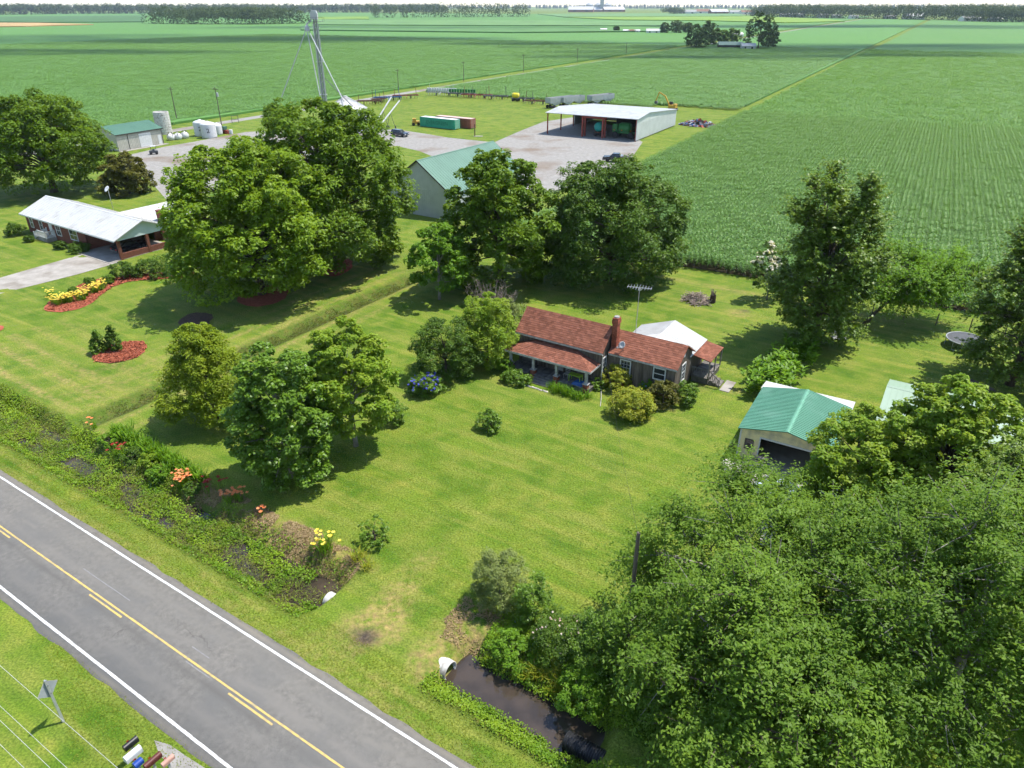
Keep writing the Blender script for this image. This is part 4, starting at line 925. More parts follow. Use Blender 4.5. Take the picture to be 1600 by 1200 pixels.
weeds('swale_weeds', 'rough weeds growing along the bottom of the side swale', (-58.6, -54.0), (22.5, 72), 15000, 53, lambda s, t: (1 - sstep(0.4, 1.5, np.abs(s + 56.2))) * (0.1 + 0.7 * gaps(s, t, 0.7)), leaf_mat('dull weeds', (0.070, 0.110, 0.020), (0.150, 0.150, 0.040)), (0.14, 0.06), lambda s, t: 0.10 + 0 * s)

# short grass blades of the near lawn and verges
L_GRASS = leaf_mat('grass blades', (0.165, 0.235, 0.020), (0.290, 0.315, 0.050), transl=0.4, rough=0.6)
def blades(label, srange, trange, n, seed, size, dens):
    rng = np.random.default_rng(seed); s = rng.uniform(*srange, n * 2); t = rng.uniform(*trange, n * 2); k = rng.random(n * 2) < dens(s, t); s, t = s[k][:n], t[k][:n]
    x = s * CA - t * SA; y = s * SA + t * CA; z = ground_z(s, t)
    k = in_view(x, y, 4); x, y, z, s, t = x[k], y[k], z[k], s[k], t[k]
    p = np.stack([x, y, z + size[0] * 0.3], 1); ax = unit(np.array([0, 0, 1.0]) + rng.normal(scale=0.6, size=p.shape)); nr = unit(rng.normal(size=p.shape) * np.array([1, 1, 0.4]) + np.array([0, 0, 0.5]))
    tn = np.clip(0.55 * fbm(s * 0.35, t * 0.35) + 0.5 * rng.random(len(s)) - 0.02, 0, 1)
    v, q, tt = leaf_mesh('grass', p, nr, size[0], size[1], rng, tn, ax, 0.05); o = link('grass', mesh_np('grass', v, q, attrs={'tint': tt}), L_GRASS); tag(o, label, 'grass', kind='stuff'); return o
weeds('ditch_grass', 'taller grass blades standing among the ditch weeds', (-95, -25.8), (17.4, 22.8), 16000, 54, lambda s, t: np.clip(band(t, 17.5, 18.4, 22.0, 22.8) * gaps(s, t, 0.6, 5.0), 0, 1) * ditch_open(s), leaf_mat('ditch grass', (0.10, 0.16, 0.018), (0.24, 0.24, 0.05), transl=0.35), (0.42, 0.03), lambda s, t: 0.45 + 0 * s)
blades('short mown grass of the verge between road and ditch', (-62, -4), (15.75, 18.4), 20000, 81, (0.09, 0.04), lambda s, t: 0.45 + 0.55 * fbm(s * 0.8, t * 0.8) + 0 * s)
blades('mown grass on the near side of the road', (-46, -14), (3.0, 9.55), 26000, 82, (0.09, 0.04), lambda s, t: 0.35 + 0.65 * fbm(s * 0.6, t * 0.6))
blades('mown grass of the front lawn round the driveway', (-36, 2), (20.5, 44), 42000, 83, (0.085, 0.04), lambda s, t: np.where((t < 22.8) & ((s < -25.5) | (s > -16.8)), 0.1, 0.3 + 0.6 * fbm(s * 0.5, t * 0.5)) * np.clip(1.35 - (t - 22) / 30, 0.2, 1))

# ------------------------------------------------------------------ building materials
M_BOARD = mat('weathered boards', (0.175, 0.143, 0.115), (0.100, 0.080, 0.062), rough=0.95, scale=2.2, bump=0.01, bscale=14, stretch=(3, 3, 0.35), tint=True, spec=0.1)
M_SHING = mat('red shingles', (0.232, 0.094, 0.060), (0.200, 0.078, 0.050), rough=0.95, scale=1.3, bump=0.01, bscale=25, tint=True, spec=0.1)
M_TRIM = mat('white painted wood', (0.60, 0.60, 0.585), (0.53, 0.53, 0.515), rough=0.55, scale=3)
M_TRIM_OLD = mat('flaking white paint', (0.46, 0.45, 0.43), (0.34, 0.325, 0.30), rough=0.8, scale=4, c3=(0.30, 0.27, 0.24), scale3=3)
M_GLASS = mat('window glass', (0.022, 0.027, 0.030), (0.045, 0.05, 0.055), rough=0.06, scale=0.8, spec=0.6)
M_BRICK = mat('red brick', (0.34, 0.105, 0.062), (0.22, 0.065, 0.042), rough=0.9, scale=5, tint=True, spec=0.15)
M_BRICK_D = mat('brown brick', (0.195, 0.078, 0.052), (0.125, 0.050, 0.036), rough=0.9, scale=7, bump=0.006, bscale=30, spec=0.15)
M_WHITE_METAL = mat('white metal roof', (0.50, 0.50, 0.485), (0.46, 0.46, 0.445), rough=0.5, scale=0.8, c3=(0.41, 0.40, 0.38), scale3=0.6)
M_GREEN_METAL = mat('green metal roof', (0.088, 0.240, 0.160), (0.078, 0.215, 0.142), rough=0.5, scale=0.7, c3=(0.115, 0.262, 0.185), scale3=0.5)
M_GREEN_SOFT = mat('faded green metal roof', (0.115, 0.215, 0.160), (0.10, 0.19, 0.14), rough=0.5, scale=0.4)
M_GREEN_DULL = mat('dull green metal roof', (0.075, 0.165, 0.115), (0.065, 0.145, 0.10), rough=0.5, scale=0.4)
M_GREEN_PALE = mat('pale green metal roof', (0.265, 0.36, 0.265), (0.235, 0.325, 0.235), rough=0.5, scale=0.4)
M_GREY_METAL = mat('galvanised roof', (0.42, 0.43, 0.43), (0.37, 0.38, 0.38), rough=0.45, scale=0.6, c3=(0.33, 0.33, 0.325), scale3=0.4)
M_SIDING = mat('cream vinyl siding', (0.78, 0.66, 0.36), (0.71, 0.60, 0.33), rough=0.6, scale=1.5, c3=(0.46, 0.41, 0.28), scale3=1.0)
M_BARNWALL = mat('beige metal wall', (0.43, 0.41, 0.35), (0.37, 0.355, 0.30), rough=0.55, scale=1.2)
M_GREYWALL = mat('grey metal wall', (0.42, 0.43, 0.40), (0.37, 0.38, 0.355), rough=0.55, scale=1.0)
M_DARKTRIM = mat('dark trim', (0.05, 0.048, 0.045), (0.035, 0.033, 0.03), rough=0.7)
M_RUST = mat('rusty red steel', (0.30, 0.065, 0.045), (0.19, 0.045, 0.032), rough=0.75, scale=3)
M_RUSTB = mat('brown rust', (0.17, 0.085, 0.05), (0.10, 0.052, 0.034), rough=0.9, scale=4)
M_STEEL = mat('galvanised steel', (0.52, 0.53, 0.54), (0.42, 0.43, 0.44), rough=0.38, metal=0.5, scale=3)
M_STEEL_D = mat('dark steel', (0.13, 0.13, 0.13), (0.09, 0.09, 0.09), rough=0.6, scale=3)
M_WOODPOLE = mat('utility pole wood', (0.155, 0.125, 0.10), (0.10, 0.08, 0.065), rough=0.95, scale=3, stretch=(3, 3, 0.3), bump=0.01)
M_DECK = mat('grey deck boards', (0.20, 0.185, 0.165), (0.13, 0.118, 0.105), rough=0.9, scale=3, tint=True)
M_PLAST_W = mat('white plastic', (0.60, 0.60, 0.59), (0.54, 0.54, 0.53), rough=0.4, scale=2)
M_RUBBER = mat('black rubber', (0.022, 0.022, 0.022), (0.035, 0.034, 0.032), rough=0.85, scale=6)
M_BLACKPAINT = mat('black car paint', (0.012, 0.014, 0.018), (0.016, 0.018, 0.022), rough=0.18, spec=0.6)
M_DKBLUE = mat('dark blue car paint', (0.020, 0.026, 0.045), (0.016, 0.022, 0.04), rough=0.2, spec=0.6)
M_CHROME = mat('bright metal', (0.6, 0.6, 0.6), (0.5, 0.5, 0.5), rough=0.2, metal=0.9)
M_LAMP = mat('lamp lens', (0.7, 0.7, 0.68), rough=0.15, spec=0.6)
M_REDLENS = mat('red lens', (0.45, 0.02, 0.015), rough=0.2)

def gable_roof(parent, x0, x1, y0, y1, ze, zr, axis='x', m=None, over=0.3, ends=0.3, th=0.08, ribs=0.0, cap=None, ridge_at=None, ze2=None):
    """two roof slopes over a rectangle, ridge along axis; each slope a part; ribs are raised seams"""
    out = []
    if axis == 'x':
        ym = (y0 + y1) / 2 if ridge_at is None else ridge_at
        for sgn, ye, zz in ((-1, y0, ze), (1, y1, ze if ze2 is None else ze2)):
            k = (zr - zz) / abs(ye - ym); yo = ye + sgn * over; zo = zz - k * over
            mb = MB(); mb.slab([(x0 - ends, yo, zo), (x1 + ends, yo, zo), (x1 + ends, ym, zr), (x0 - ends, ym, zr)], th, 0.5)
            if ribs:
                n = int((x1 - x0 + 2 * ends) / ribs)
                for i in range(n + 1):
                    x = x0 - ends + 0.02 + i * (x1 - x0 + 2 * ends - 0.04) / n
                    mb.bar((x, yo, zo + 0.012), (x, ym, zr + 0.012), 0.05, 0.035, tint=0.5)
            out.append(mb.build('roof_slope', m, parent))
        if cap:
            c = MB(); c.slab([(x0 - ends, ym - 0.16, zr - 0.03), (x1 + ends, ym - 0.16, zr - 0.03), (x1 + ends, ym, zr + 0.045), (x0 - ends, ym, zr + 0.045)], 0.02); c.slab([(x0 - ends, ym, zr + 0.045), (x1 + ends, ym, zr + 0.045), (x1 + ends, ym + 0.16, zr - 0.03), (x0 - ends, ym + 0.16, zr - 0.03)], 0.02)
            c.build('ridge_cap', cap, parent)
    else:
        xm = (x0 + x1) / 2 if ridge_at is None else ridge_at
        for sgn, xe, zz in ((-1, x0, ze), (1, x1, ze if ze2 is None else ze2)):
            k = (zr - zz) / abs(xe - xm); xo = xe + sgn * over; zo = zz - k * over
            mb = MB(); mb.slab([(xo, y0 - ends, zo), (xo, y1 + ends, zo), (xm, y1 + ends, zr), (xm, y0 - ends, zr)], th, 0.5)
            if ribs:
                n = int((y1 - y0 + 2 * ends) / ribs)
                for i in range(n + 1):
                    y = y0 - ends + 0.02 + i * (y1 - y0 + 2 * ends - 0.04) / n
                    mb.bar((xo, y, zo + 0.012), (xm, y, zr + 0.012), 0.05, 0.035, tint=0.5)
            out.append(mb.build('roof_slope', m, parent))
        if cap:
            c = MB(); c.slab([(xm - 0.16, y0 - ends, zr - 0.03), (xm - 0.16, y1 + ends, zr - 0.03), (xm, y1 + ends, zr + 0.045), (xm, y0 - ends, zr + 0.045)], 0.02); c.slab([(xm, y0 - ends, zr + 0.045), (xm, y1 + ends, zr + 0.045), (xm + 0.16, y1 + ends, zr - 0.03), (xm + 0.16, y0 - ends, zr - 0.03)], 0.02)
            c.build('ridge_cap', cap, parent)
    return out
def shingle(mb, e0, e1, r1, r0, wd=0.32, course=0.21, lift=0.020):
    """overlapping shingle tabs from the eave e0-e1 to the top r0-r1"""
    e0, e1, r1, r0 = map(Vector, (e0, e1, r1, r0)); n = (e1 - e0).cross(r0 - e0).normalized()
    if n.z < 0: n = -n
    H = ((r0 + r1) / 2 - (e0 + e1) / 2).length; rows = max(1, int(H / course))
    for j in range(rows):
        f0, f1 = j / rows, min(1.0, (j + 1.25) / rows)
        a0, b0, a1, b1 = e0.lerp(r0, f0), e1.lerp(r1, f0), e0.lerp(r0, f1), e1.lerp(r1, f1)
        L = (b0 - a0).length; k = max(1, int(L / wd)); sh = (0.5 if j % 2 else 0.0)
        cuts = [0.0] + [(i + sh + random.uniform(-0.08, 0.08)) / k for i in range(0 if sh else 1, k)] + [1.0]
        for c0, c1 in zip(cuts[:-1], cuts[1:]):
            if c1 - c0 < 1e-3: continue
            g = 0.004 / max(L, 0.1); c0_, c1_ = c0 + g, c1 - g; up = n * (lift + random.uniform(0, 0.012))
            p = [a0.lerp(b0, c0_), a0.lerp(b0, c1_), a1.lerp(b1, c1_), a1.lerp(b1, c0_)]
            vs = [p[0] + up, p[1] + up, p[2] + n * 0.004, p[3] + n * 0.004, p[0] - n * 0.002, p[1] - n * 0.002]
            mb._add(vs, ((0, 1, 2, 3), (4, 5, 1, 0), (0, 3, 4), (1, 5, 2)))
def board_wall(mb, a, b, z0, z1a, z1b=None, wd=0.2, th=0.1, peak=None, holes=()):
    """upright boards from a to b (plan points); the top runs z1a -> z1b, or to a gable peak in the middle"""
    a, b = Vector((*a, 0)), Vector((*b, 0)); L = (b - a).length; d = (b - a) / L; n = Vector((d.y, -d.x, 0)); k = max(1, int(L / wd)); z1b = z1a if z1b is None else z1b
    def top(f):
        if peak is None: return z1a + (z1b - z1a) * f
        pf, pz = peak
        return z1a + (pz - z1a) * f / pf if f < pf else pz + (z1b - pz) * (f - pf) / (1 - pf)
    for i in range(k):
        f0, f1 = i / k, (i + 1) / k - 0.012 / L; o = random.uniform(-0.008, 0.008)
        q = [a + d * L * f0 + n * o, a + d * L * f1 + n * o, a + d * L * f1 - n * th, a + d * L * f0 - n * th]
        vs = [p + Vector((0, 0, z0)) for p in q] + [q[0] + Vector((0, 0, top(f0))), q[1] + Vector((0, 0, top(f1))), q[2] + Vector((0, 0, top(f1))), q[3] + Vector((0, 0, top(f0)))]
        mb._add(vs, ((3, 2, 1, 0), (4, 5, 6, 7), (0, 1, 5, 4), (1, 2, 6, 5), (2, 3, 7, 6), (3, 0, 4, 7)))
def plain_wall(mb, a, b, z0, z1, th=0.12, peak=None, tint=0.5):
    a, b = Vector((*a, 0)), Vector((*b, 0)); d = (b - a).normalized(); n = Vector((d.y, -d.x, 0))
    out = [a + Vector((0, 0, z0)), b + Vector((0, 0, z0)), b + Vector((0, 0, z1))]
    if peak: out.append(a.lerp(b, peak[0]) + Vector((0, 0, peak[1])))
    out.append(a + Vector((0, 0, z1)))
    m_ = len(out); vs = out + [p - n * th for p in out]
    mb._add(vs, [tuple(range(m_)), tuple(range(2 * m_ - 1, m_ - 1, -1))] + [(i, m_ + i, m_ + (i + 1) % m_, (i + 1) % m_) for i in range(m_)], tint)
def window(parent, c, u, w, h, z, m=None, cols=2, rows=2, fr=0.1, name='window'):
    """c = plan centre on the wall face, u = direction along the wall (to the right as seen from outside)"""
    m = m or M_TRIM
    u = Vector((*u, 0)).normalized(); n = Vector((u.y, -u.x, 0)); c = Vector((*c, z)); M = Matrix(((u.x, n.x, 0, c.x), (u.y, n.y, 0, c.y), (0, 0, 1, c.z), (0, 0, 0, 1)))
    f = MB()
    f.box(-w / 2 - fr, -w / 2, 0.002, 0.06, -fr, h + fr, M); f.box(w / 2, w / 2 + fr, 0.002, 0.06, -fr, h + fr, M); f.box(-w / 2, w / 2, 0.002, 0.06, h, h + fr, M); f.box(-w / 2 - 0.02, w / 2 + 0.02, 0.002, 0.085, -fr, 0, M)
    f.box(-w / 2, w / 2, 0.012, 0.05, h / 2 - 0.03, h / 2 + 0.03, M)
    for i in range(1, cols): f.box(-w / 2 + i * w / cols - 0.012, -w / 2 + i * w / cols + 0.012, 0.014, 0.04, 0, h, M)
    for j in range(1, rows): f.box(-w / 2, w / 2, 0.016, 0.036, j * h / rows - 0.012, j * h / rows + 0.012, M)
    o = f.build(name, m, parent)
    g = MB(); g.box(-w / 2 + 0.003, w / 2 - 0.003, 0.004, 0.026, 0.003, h - 0.003, M); g.build('pane', M_GLASS, o)
    return o

# ------------------------------------------------------------------ the old farmhouse
H = thing('farmhouse', 'old weathered board farmhouse with red shingle roofs and a columned porch', 'house', (0.624, 60.383, 0), -0.565)
La, Wm = 8.585, 3.62
mb = MB(); e = 0.12
board_wall(mb, (e, 0.05), (La - e, 0.05), 0.25, 3.40); mb.build('wall', M_BOARD, H)
mb = MB(); board_wall(mb, (La - 0.05, 0.06), (La - 0.05, Wm - 0.06), 0.25, 3.36, peak=(0.5, 5.0)); mb.build('wall', M_BOARD, H)
mb = MB(); board_wall(mb, (0.05, Wm - 0.06), (0.05, 0.06), 0.25, 3.36, peak=(0.5, 5.0)); mb.build('wall', M_BOARD, H)
mb = MB(); board_wall(mb, (La - e, Wm - 0.05), (e, Wm - 0.05), 0.25, 3.40); mb.build('wall', M_BOARD, H)
mb = MB()
board_wall(mb, (La + 0.02, 1.1), (14.85, 1.1), 0.25, 3.04); mb.build('wall', M_BOARD, H)
mb = MB(); board_wall(mb, (14.9, 1.12), (14.9, 5.1), 0.25, 3.0, peak=(0.5, 4.26)); mb.build('wall', M_BOARD, H)
mb = MB(); board_wall(mb, (14.85, 5.1), (La + 0.02, 5.1), 0.25, 3.04); mb.build('wall', M_BOARD, H)
mb = MB(); mb.box(0.2, La - 0.2, 0.2, Wm - 0.2, -0.1, 0.24); mb.box(La, 14.7, 1.25, 4.95, -0.1, 0.24); mb.build('foundation', M_BRICK, H)
def house_roof(y0, ym, y1, x0, x1, ze, zr, nm):
    r = MB(); r.slab([(x0, y0, ze), (x1, y0, ze), (x1, ym, zr), (x0, ym, zr)], 0.07); r.slab([(x0, y1, ze), (x1, y1, ze), (x1, ym, zr), (x0, ym, zr)], 0.07)
    ro = r.build('roof', M_SHING, H); s = MB()
    shingle(s, (x0, y0, ze + 0.002), (x1, y0, ze + 0.002), (x1, ym, zr + 0.002), (x0, ym, zr + 0.002)); shingle(s, (x1, y1, ze + 0.002), (x0, y1, ze + 0.002), (x0, ym, zr + 0.002), (x1, ym, zr + 0.002))
    for i in range(int((x1 - x0) / 0.28)):
        xx = x0 + i * 0.28; s.slab([(xx, ym - 0.15, zr - 0.10), (xx + 0.27, ym - 0.15, zr - 0.10), (xx + 0.27, ym, zr + 0.035), (xx, ym, zr + 0.035)], 0.015); s.slab([(xx, ym, zr + 0.035), (xx + 0.27, ym, zr + 0.035), (xx + 0.27, ym + 0.15, zr - 0.10), (xx, ym + 0.15, zr - 0.10)], 0.015)
    tag(s.build('shingles', M_SHING, ro), kind='stuff')
house_roof(-0.25, 1.81, 3.87, -0.2, La + 0.12, 3.36, 5.16, 'main')
house_roof(0.86, 3.1, 5.34, La + 0.14, 15.13, 3.0, 4.40, 'wing')
f = MB(); f.box(-0.2, La + 0.1, -0.28, -0.253, 3.18, 3.34); f.build('fascia', M_TRIM_OLD, H)
f = MB(); f.box(La + 0.16, 15.1, 0.83, 0.857, 2.84, 2.99); f.build('fascia', M_TRIM_OLD, H)
window(H, (10.35, 1.1), (1, 0), 0.85, 1.3, 1.25, M_TRIM, 3, 4)
window(H, (13.5, 1.1), (1, 0), 0.95, 0.95, 1.65, M_TRIM, 1, 2)
window(H, (La - 0.045, 0.55), (0, 1), 0.62, 1.65, 0.95, M_TRIM, 2, 4)
window(H, (14.91, 3.05), (0, 1), 0.75, 1.5, 1.1, M_TRIM, 2, 4)
window(H, (6.1, 0.045), (1, 0), 0.8, 1.2, 1.0, M_TRIM, 2, 4)
window(H, (1.7, 0.045), (1, 0), 0.8, 1.2, 1.0, M_TRIM, 2, 4)
v_ = MB(); v_.box(14.905, 14.94, 2.85, 3.15, 3.35, 3.75); v_.build('gable_vent', M_TRIM, H)
d_ = MB(); d_.box(3.9, 4.8, -0.03, 0.0, 0.5, 2.0); do = d_.build('door', M_TRIM_OLD, H); k_ = MB(); k_.lathe([(0.0, -0.03), (0.035, -0.03), (0.035, 0.03), (0.0, 0.03)], 10, (4.7, -0.07, 1.3)); k_.build('handle', M_CHROME, do)
# downpipes on the corner
dp = MB(); dp.tube([(La + 0.12, -0.2, 3.2), (La + 0.05, -0.05, 2.9), (La + 0.05, -0.05, 0.2)], 0.045, 6); dp.build('downpipe', M_TRIM_OLD, H)
# porch
po = MB(); ztop, zeav = 2.96, 2.19
A, B_, C_, D_ = (-0.25, -1.96, zeav), (8.45, -1.96, zeav), (6.07, 0.0, ztop), (2.0, 0.0, ztop)
po.slab([A, B_, C_, D_], 0.06); po.slab([B_, (8.45, 0.0, zeav), C_], 0.06); po.slab([(-0.25, 0.0, zeav), A, D_], 0.06); pr = po.build('porch_roof', M_SHING, H)
s = MB(); up = Vector((0, 0, 0.003)); shingle(s, Vector(A) + up, Vector(B_) + up, Vector(C_) + up, Vector(D_) + up); shingle(s, Vector(B_) + up, Vector((8.45, 0, zeav)) + up, Vector(C_) + up, Vector(C_) + up); shingle(s, Vector((-0.25, 0, zeav)) + up, Vector(A) + up, Vector(D_) + up, Vector(D_) + up)
tag(s.build('shingles', M_SHING, pr), kind='stuff')
f = MB(); f.box(-0.27, 8.47, -1.99, -1.963, 2.02, 2.20); f.box(8.452, 8.475, -1.96, -0.02, 2.02, 2.20); f.box(-0.275, -0.252, -1.96, -0.02, 2.02, 2.20); f.build('porch_fascia', M_TRIM_OLD, H)
for i in range(44):
    if i == 0: dk = MB()
    x = 0.0 + i * 0.19; dk.box(x, x + 0.18, -1.85, -0.06, 0.36, 0.42)
dk.box(0.05, 8.3, -1.8, -0.1, -0.05, 0.355, tint=0.1); tag(dk.build('porch_floor', M_DECK, H), kind='stuff')
for i, x in enumerate((0.2, 2.6, 5.0, 7.95)):
    p = MB()
    for r in range(10):                       # brick courses of the pier
        z = -0.05 + r * 0.085
        for k in range(2):
            for l in range(2):
                o_ = 0.0 if r % 2 else 0.06
                p.box(x - 0.22 + k * 0.222 + (o_ if k == 0 else 0) * 0, x - 0.003 + k * 0.222, -1.84 + l * 0.2, -1.645 + l * 0.2, 0.0 + z, z + 0.078)
    q_ = p.build('brick_pier', M_BRICK, H)
    c = MB(); c.box(x - 0.27, x + 0.27, -1.89, -1.39, 0.80, 0.87); c.build('pier_cap', M_TRIM_OLD, q_)
    c = MB(); c.prism([(x - 0.11, -1.75), (x + 0.11, -1.75), (x + 0.11, -1.53), (x - 0.11, -1.53)], 0.872, 2.13); c.box(x - 0.15, x + 0.15, -1.79, -1.49, 2.0, 2.1); c.build('post', M_TRIM_OLD, H)
for i in range(3):
    st = MB()
    for j in range(3): st.box(2.95, 4.75, -2.15 - 0.3 * i - 0.1 * j + 0.2, -2.058 - 0.3 * i - 0.1 * j + 0.2, -0.02, 0.36 - 0.12 * i - 0.02)
    st.build('step', M_DECK, H)
sb = thing('stone_border', 'short pale row of stones below the porch steps', 'stones', (*at(836, 607), 0), -0.57); m_st = mat('pale stones', (0.52, 0.47, 0.42), (0.36, 0.32, 0.28), rough=0.9, scale=5, tint=True)
for i in range(14):
    s_ = MB(); x = -1.25 + i * 0.19; r = random.uniform(0.09, 0.13); s_.lathe([(0, -0.02), (r, 0.0), (r * 0.9, 0.07), (r * 0.4, 0.10), (0, 0.105)], 7, (x, random.uniform(-0.06, 0.06), 0)); s_.build('stone', m_st, sb)
# chimney
ch = MB(); cx, cy = 8.93, 1.75
for r in range(66):
    z = 0.3 + r * 0.088; g = 0.0 if r < 60 else (0.05 if r < 64 else 0.02)
    o_ = 0.02 if r % 2 else -0.02
    ch.box(cx - 0.24 - g, cx + o_, cy - 0.3 - g, cy + 0.3 + g, z, z + 0.08); ch.box(cx + o_ + 0.008, cx + 0.24 + g, cy - 0.3 - g, cy + 0.3 + g, z, z + 0.08)
co_ = ch.build('chimney', M_BRICK, H); c = MB(); c.lathe([(0.0, 0), (0.24, 0), (0.22, 0.1), (0.0, 0.12)], 12, (cx, cy, 6.11)); c.build('chimney_cap', mat('mortar', (0.34, 0.32, 0.30), rough=0.9), co_)
# white roofed ell and its side porch
r = MB()
for sg, xe in ((-1, 8.46), (1, 15.0)):
    xm = 11.73; r.slab([(xe, 4.6 if sg > 0 else 5.3, 2.7 if sg > 0 else 2.7), (xe, 8.95, 2.7), (xm, 8.95, 3.9), (xm, 4.05, 3.9)], 0.06, 0.5)
    for i in range(11):
        y = 5.5 + i * 0.33; r.bar((xe, y, 2.712), (xm, y, 3.912), 0.04, 0.03)
r.build('tin_roof', M_WHITE_METAL, H)
mb = MB(); plain_wall(mb, (14.8, 5.2), (14.8, 8.8), 0.1, 2.72); plain_wall(mb, (14.8, 8.8), (8.7, 8.8), 0.1, 2.72, peak=(0.5, 3.82)); plain_wall(mb, (8.7, 8.8), (8.7, 5.2), 0.1, 2.72); mb.build('ell_wall', M_BOARD, H)
r = MB(); r.slab([(14.9, 5.3, 2.62), (14.9, 8.9, 2.62), (16.6, 8.9, 2.3), (16.6, 5.3, 2.3)], 0.06); sr_ = r.build('side_porch_roof', M_SHING, H)
s = MB(); shingle(s, (16.6, 5.3, 2.302), (16.6, 8.9, 2.302), (14.9, 8.9, 2.622), (14.9, 5.3, 2.622)); tag(s.build('shingles', M_SHING, sr_), kind='stuff')
dk = MB()
for i in range(18): dk.box(14.95, 16.55, 5.35 + i * 0.195, 5.53 + i * 0.195, 0.55, 0.6)
dk.box(15.0, 16.5, 5.4, 8.8, 0.0, 0.545, tint=0.05); tag(dk.build('side_porch_floor', M_DECK, H), kind='stuff')
for x, y in ((16.5, 5.4), (16.5, 7.1), (16.5, 8.8)):
    p = MB(); p.box(x - 0.05, x + 0.05, y - 0.05, y + 0.05, 0.6, 2.26); p.build('post', M_DECK, H)
for k in range(2):
    ra = MB(); ra.bar((15.0, 5.38, 1.45), (16.45, 5.38, 1.45), 0.06); ra.bar((15.0, 5.38, 0.75), (16.45, 5.38, 0.75), 0.05)
    for i in range(9): ra.bar((15.08 + i * 0.16, 5.38, 0.75), (15.08 + i * 0.16, 5.38, 1.45), 0.035)
    if k: ra = MB(); ra.bar((16.5, 5.45, 1.45), (17.6, 5.2, 0.75), 0.06); ra.bar((17.6, 5.2, 0.0), (17.6, 5.2, 0.85), 0.08); [ra.bar((16.6 + i * 0.17, 5.42 - i * 0.038, 0.55 - 0.1 * i), (16.6 + i * 0.17, 5.42 - i * 0.038, 1.38 - 0.107 * i), 0.035) for i in range(6)]
    ra.build('railing', M_DECK, H)
for i in range(3):
    st = MB(); st.box(16.6 + 0.35 * i, 16.93 + 0.35 * i, 5.5, 6.8, 0.0, 0.42 - 0.14 * i); st.build('step', M_DECK, H)
wl = MB(); wl.box(17.75, 18.6, 5.0, 7.2, 0.0, 0.03); wl.build('paving_slab', CONC, H)
for n_, (x, y) in enumerate(((1.0, -0.9),)):
    sw = thing('porch_swing', 'wooden bench swing at the left end of the porch', 'bench', (0, 0, 0)); sw.parent = None
    X_, Y_ = 0.624 + 1.3 * math.cos(-0.565) - (-0.55) * math.sin(-0.565), 60.383 + 1.3 * math.sin(-0.565) + (-0.55) * math.cos(-0.565)
    sw.location = (X_, Y_, 0.42); sw.rotation_euler = (0, 0, -0.565)
    b_ = MB(); b_.box(-0.7, 0.7, -0.25, 0.25, 0.38, 0.43); b_.build('seat', M_DECK, sw); b_ = MB(); b_.box(-0.7, 0.7, 0.22, 0.27, 0.435, 0.9); b_.build('backrest', M_DECK, sw)
    for sx in (-0.62, 0.62):
        for sy in (-0.2, 0.2):
            l_ = MB(); l_.box(sx - 0.03, sx + 0.03, sy - 0.03, sy + 0.03, 0, 0.378); l_.build('leg', M_DECK, sw)
def on_house(a, b, z): return (0.624 + a * math.cos(-0.565) - b * math.sin(-0.565), 60.383 + a * math.sin(-0.565) + b * math.cos(-0.565), z)
tb = thing('porch_table', 'small lime green table on the porch beside a blue tarp', 'table', on_house(6.6, -1.0, 0.42), -0.565); m_lime = mat('lime paint', (0.34, 0.52, 0.05), rough=0.5)
b_ = MB(); b_.box(-0.6, 0.6, -0.3, 0.3, 0.62, 0.67); b_.build('table_top', m_lime, tb)
for sx in (-0.54, 0.54):
    for sy in (-0.25, 0.25): l_ = MB(); l_.box(sx - 0.03, sx + 0.03, sy - 0.03, sy + 0.03, 0, 0.618); l_.build('leg', m_lime, tb)
m_blue = mat('blue tarp', (0.05, 0.14, 0.35), (0.03, 0.09, 0.25), rough=0.5)
def heap(name, label, cat, loc, rz, sx, sy, h, m, seed):
    rng = np.random.default_rng(seed); n = 12; v = []; qd = []
    for i in range(n):
        for j in range(n):
            x, y = i / (n - 1) * 2 - 1, j / (n - 1) * 2 - 1; r = max(abs(x), abs(y))
            v.append((x * sx / 2 * (1 + 0.1 * rng.normal() * (r > 0.9)), y * sy / 2, h * (1 - r ** 3) * (0.6 + 0.5 * rng.random()) + (0 if r < 1 else -0.01)))
    for i in range(n - 1):
        for j in range(n - 1): qd.append((i * n + j, (i + 1) * n + j, (i + 1) * n + j + 1, i * n + j + 1))
    o = link(name, mesh_np(name, v, qd), m); o.location = loc; o.rotation_euler = (0, 0, rz); return tag(o, label, cat)
heap('blue_tarp', 'crumpled blue tarp on the right end of the porch floor', 'tarp', on_house(7.1, -1.25, 0.425), -0.565, 1.2, 0.9, 0.3, m_blue, 5)
heap('blue_tub', 'small blue tub among the bushes by the wing wall', 'tub', (*at(1002, 612), 0.0), 0, 0.7, 0.6, 0.35, mat('blue plastic', (0.02, 0.06, 0.40), rough=0.4), 6)
chr_ = thing('porch_chair', 'white chair near the porch door', 'chair', on_house(5.6, -0.8, 0.42), -0.565)
b_ = MB(); b_.box(-0.22, 0.22, -0.22, 0.22, 0.42, 0.46); b_.build('seat', M_TRIM_OLD, chr_); b_ = MB(); [b_.bar((-0.2, 0.2, 0.5 + 0.16 * i), (0.2, 0.2, 0.5 + 0.16 * i), 0.05) for i in range(4)]; b_.build('backrest', M_TRIM_OLD, chr_)
for sx in (-0.2, 0.2):
    for sy in (-0.2, 0.2): l_ = MB(); l_.box(sx - 0.02, sx + 0.02, sy - 0.02, sy + 0.02, 0, 0.418 if sy < 0 else 1.05); l_.build('leg', M_TRIM_OLD, chr_)
sd = thing('satellite_dish', 'small grey satellite dish on the farmhouse wing roof', 'satellite dish', on_house(9.9, 1.35, 3.32), -0.9)
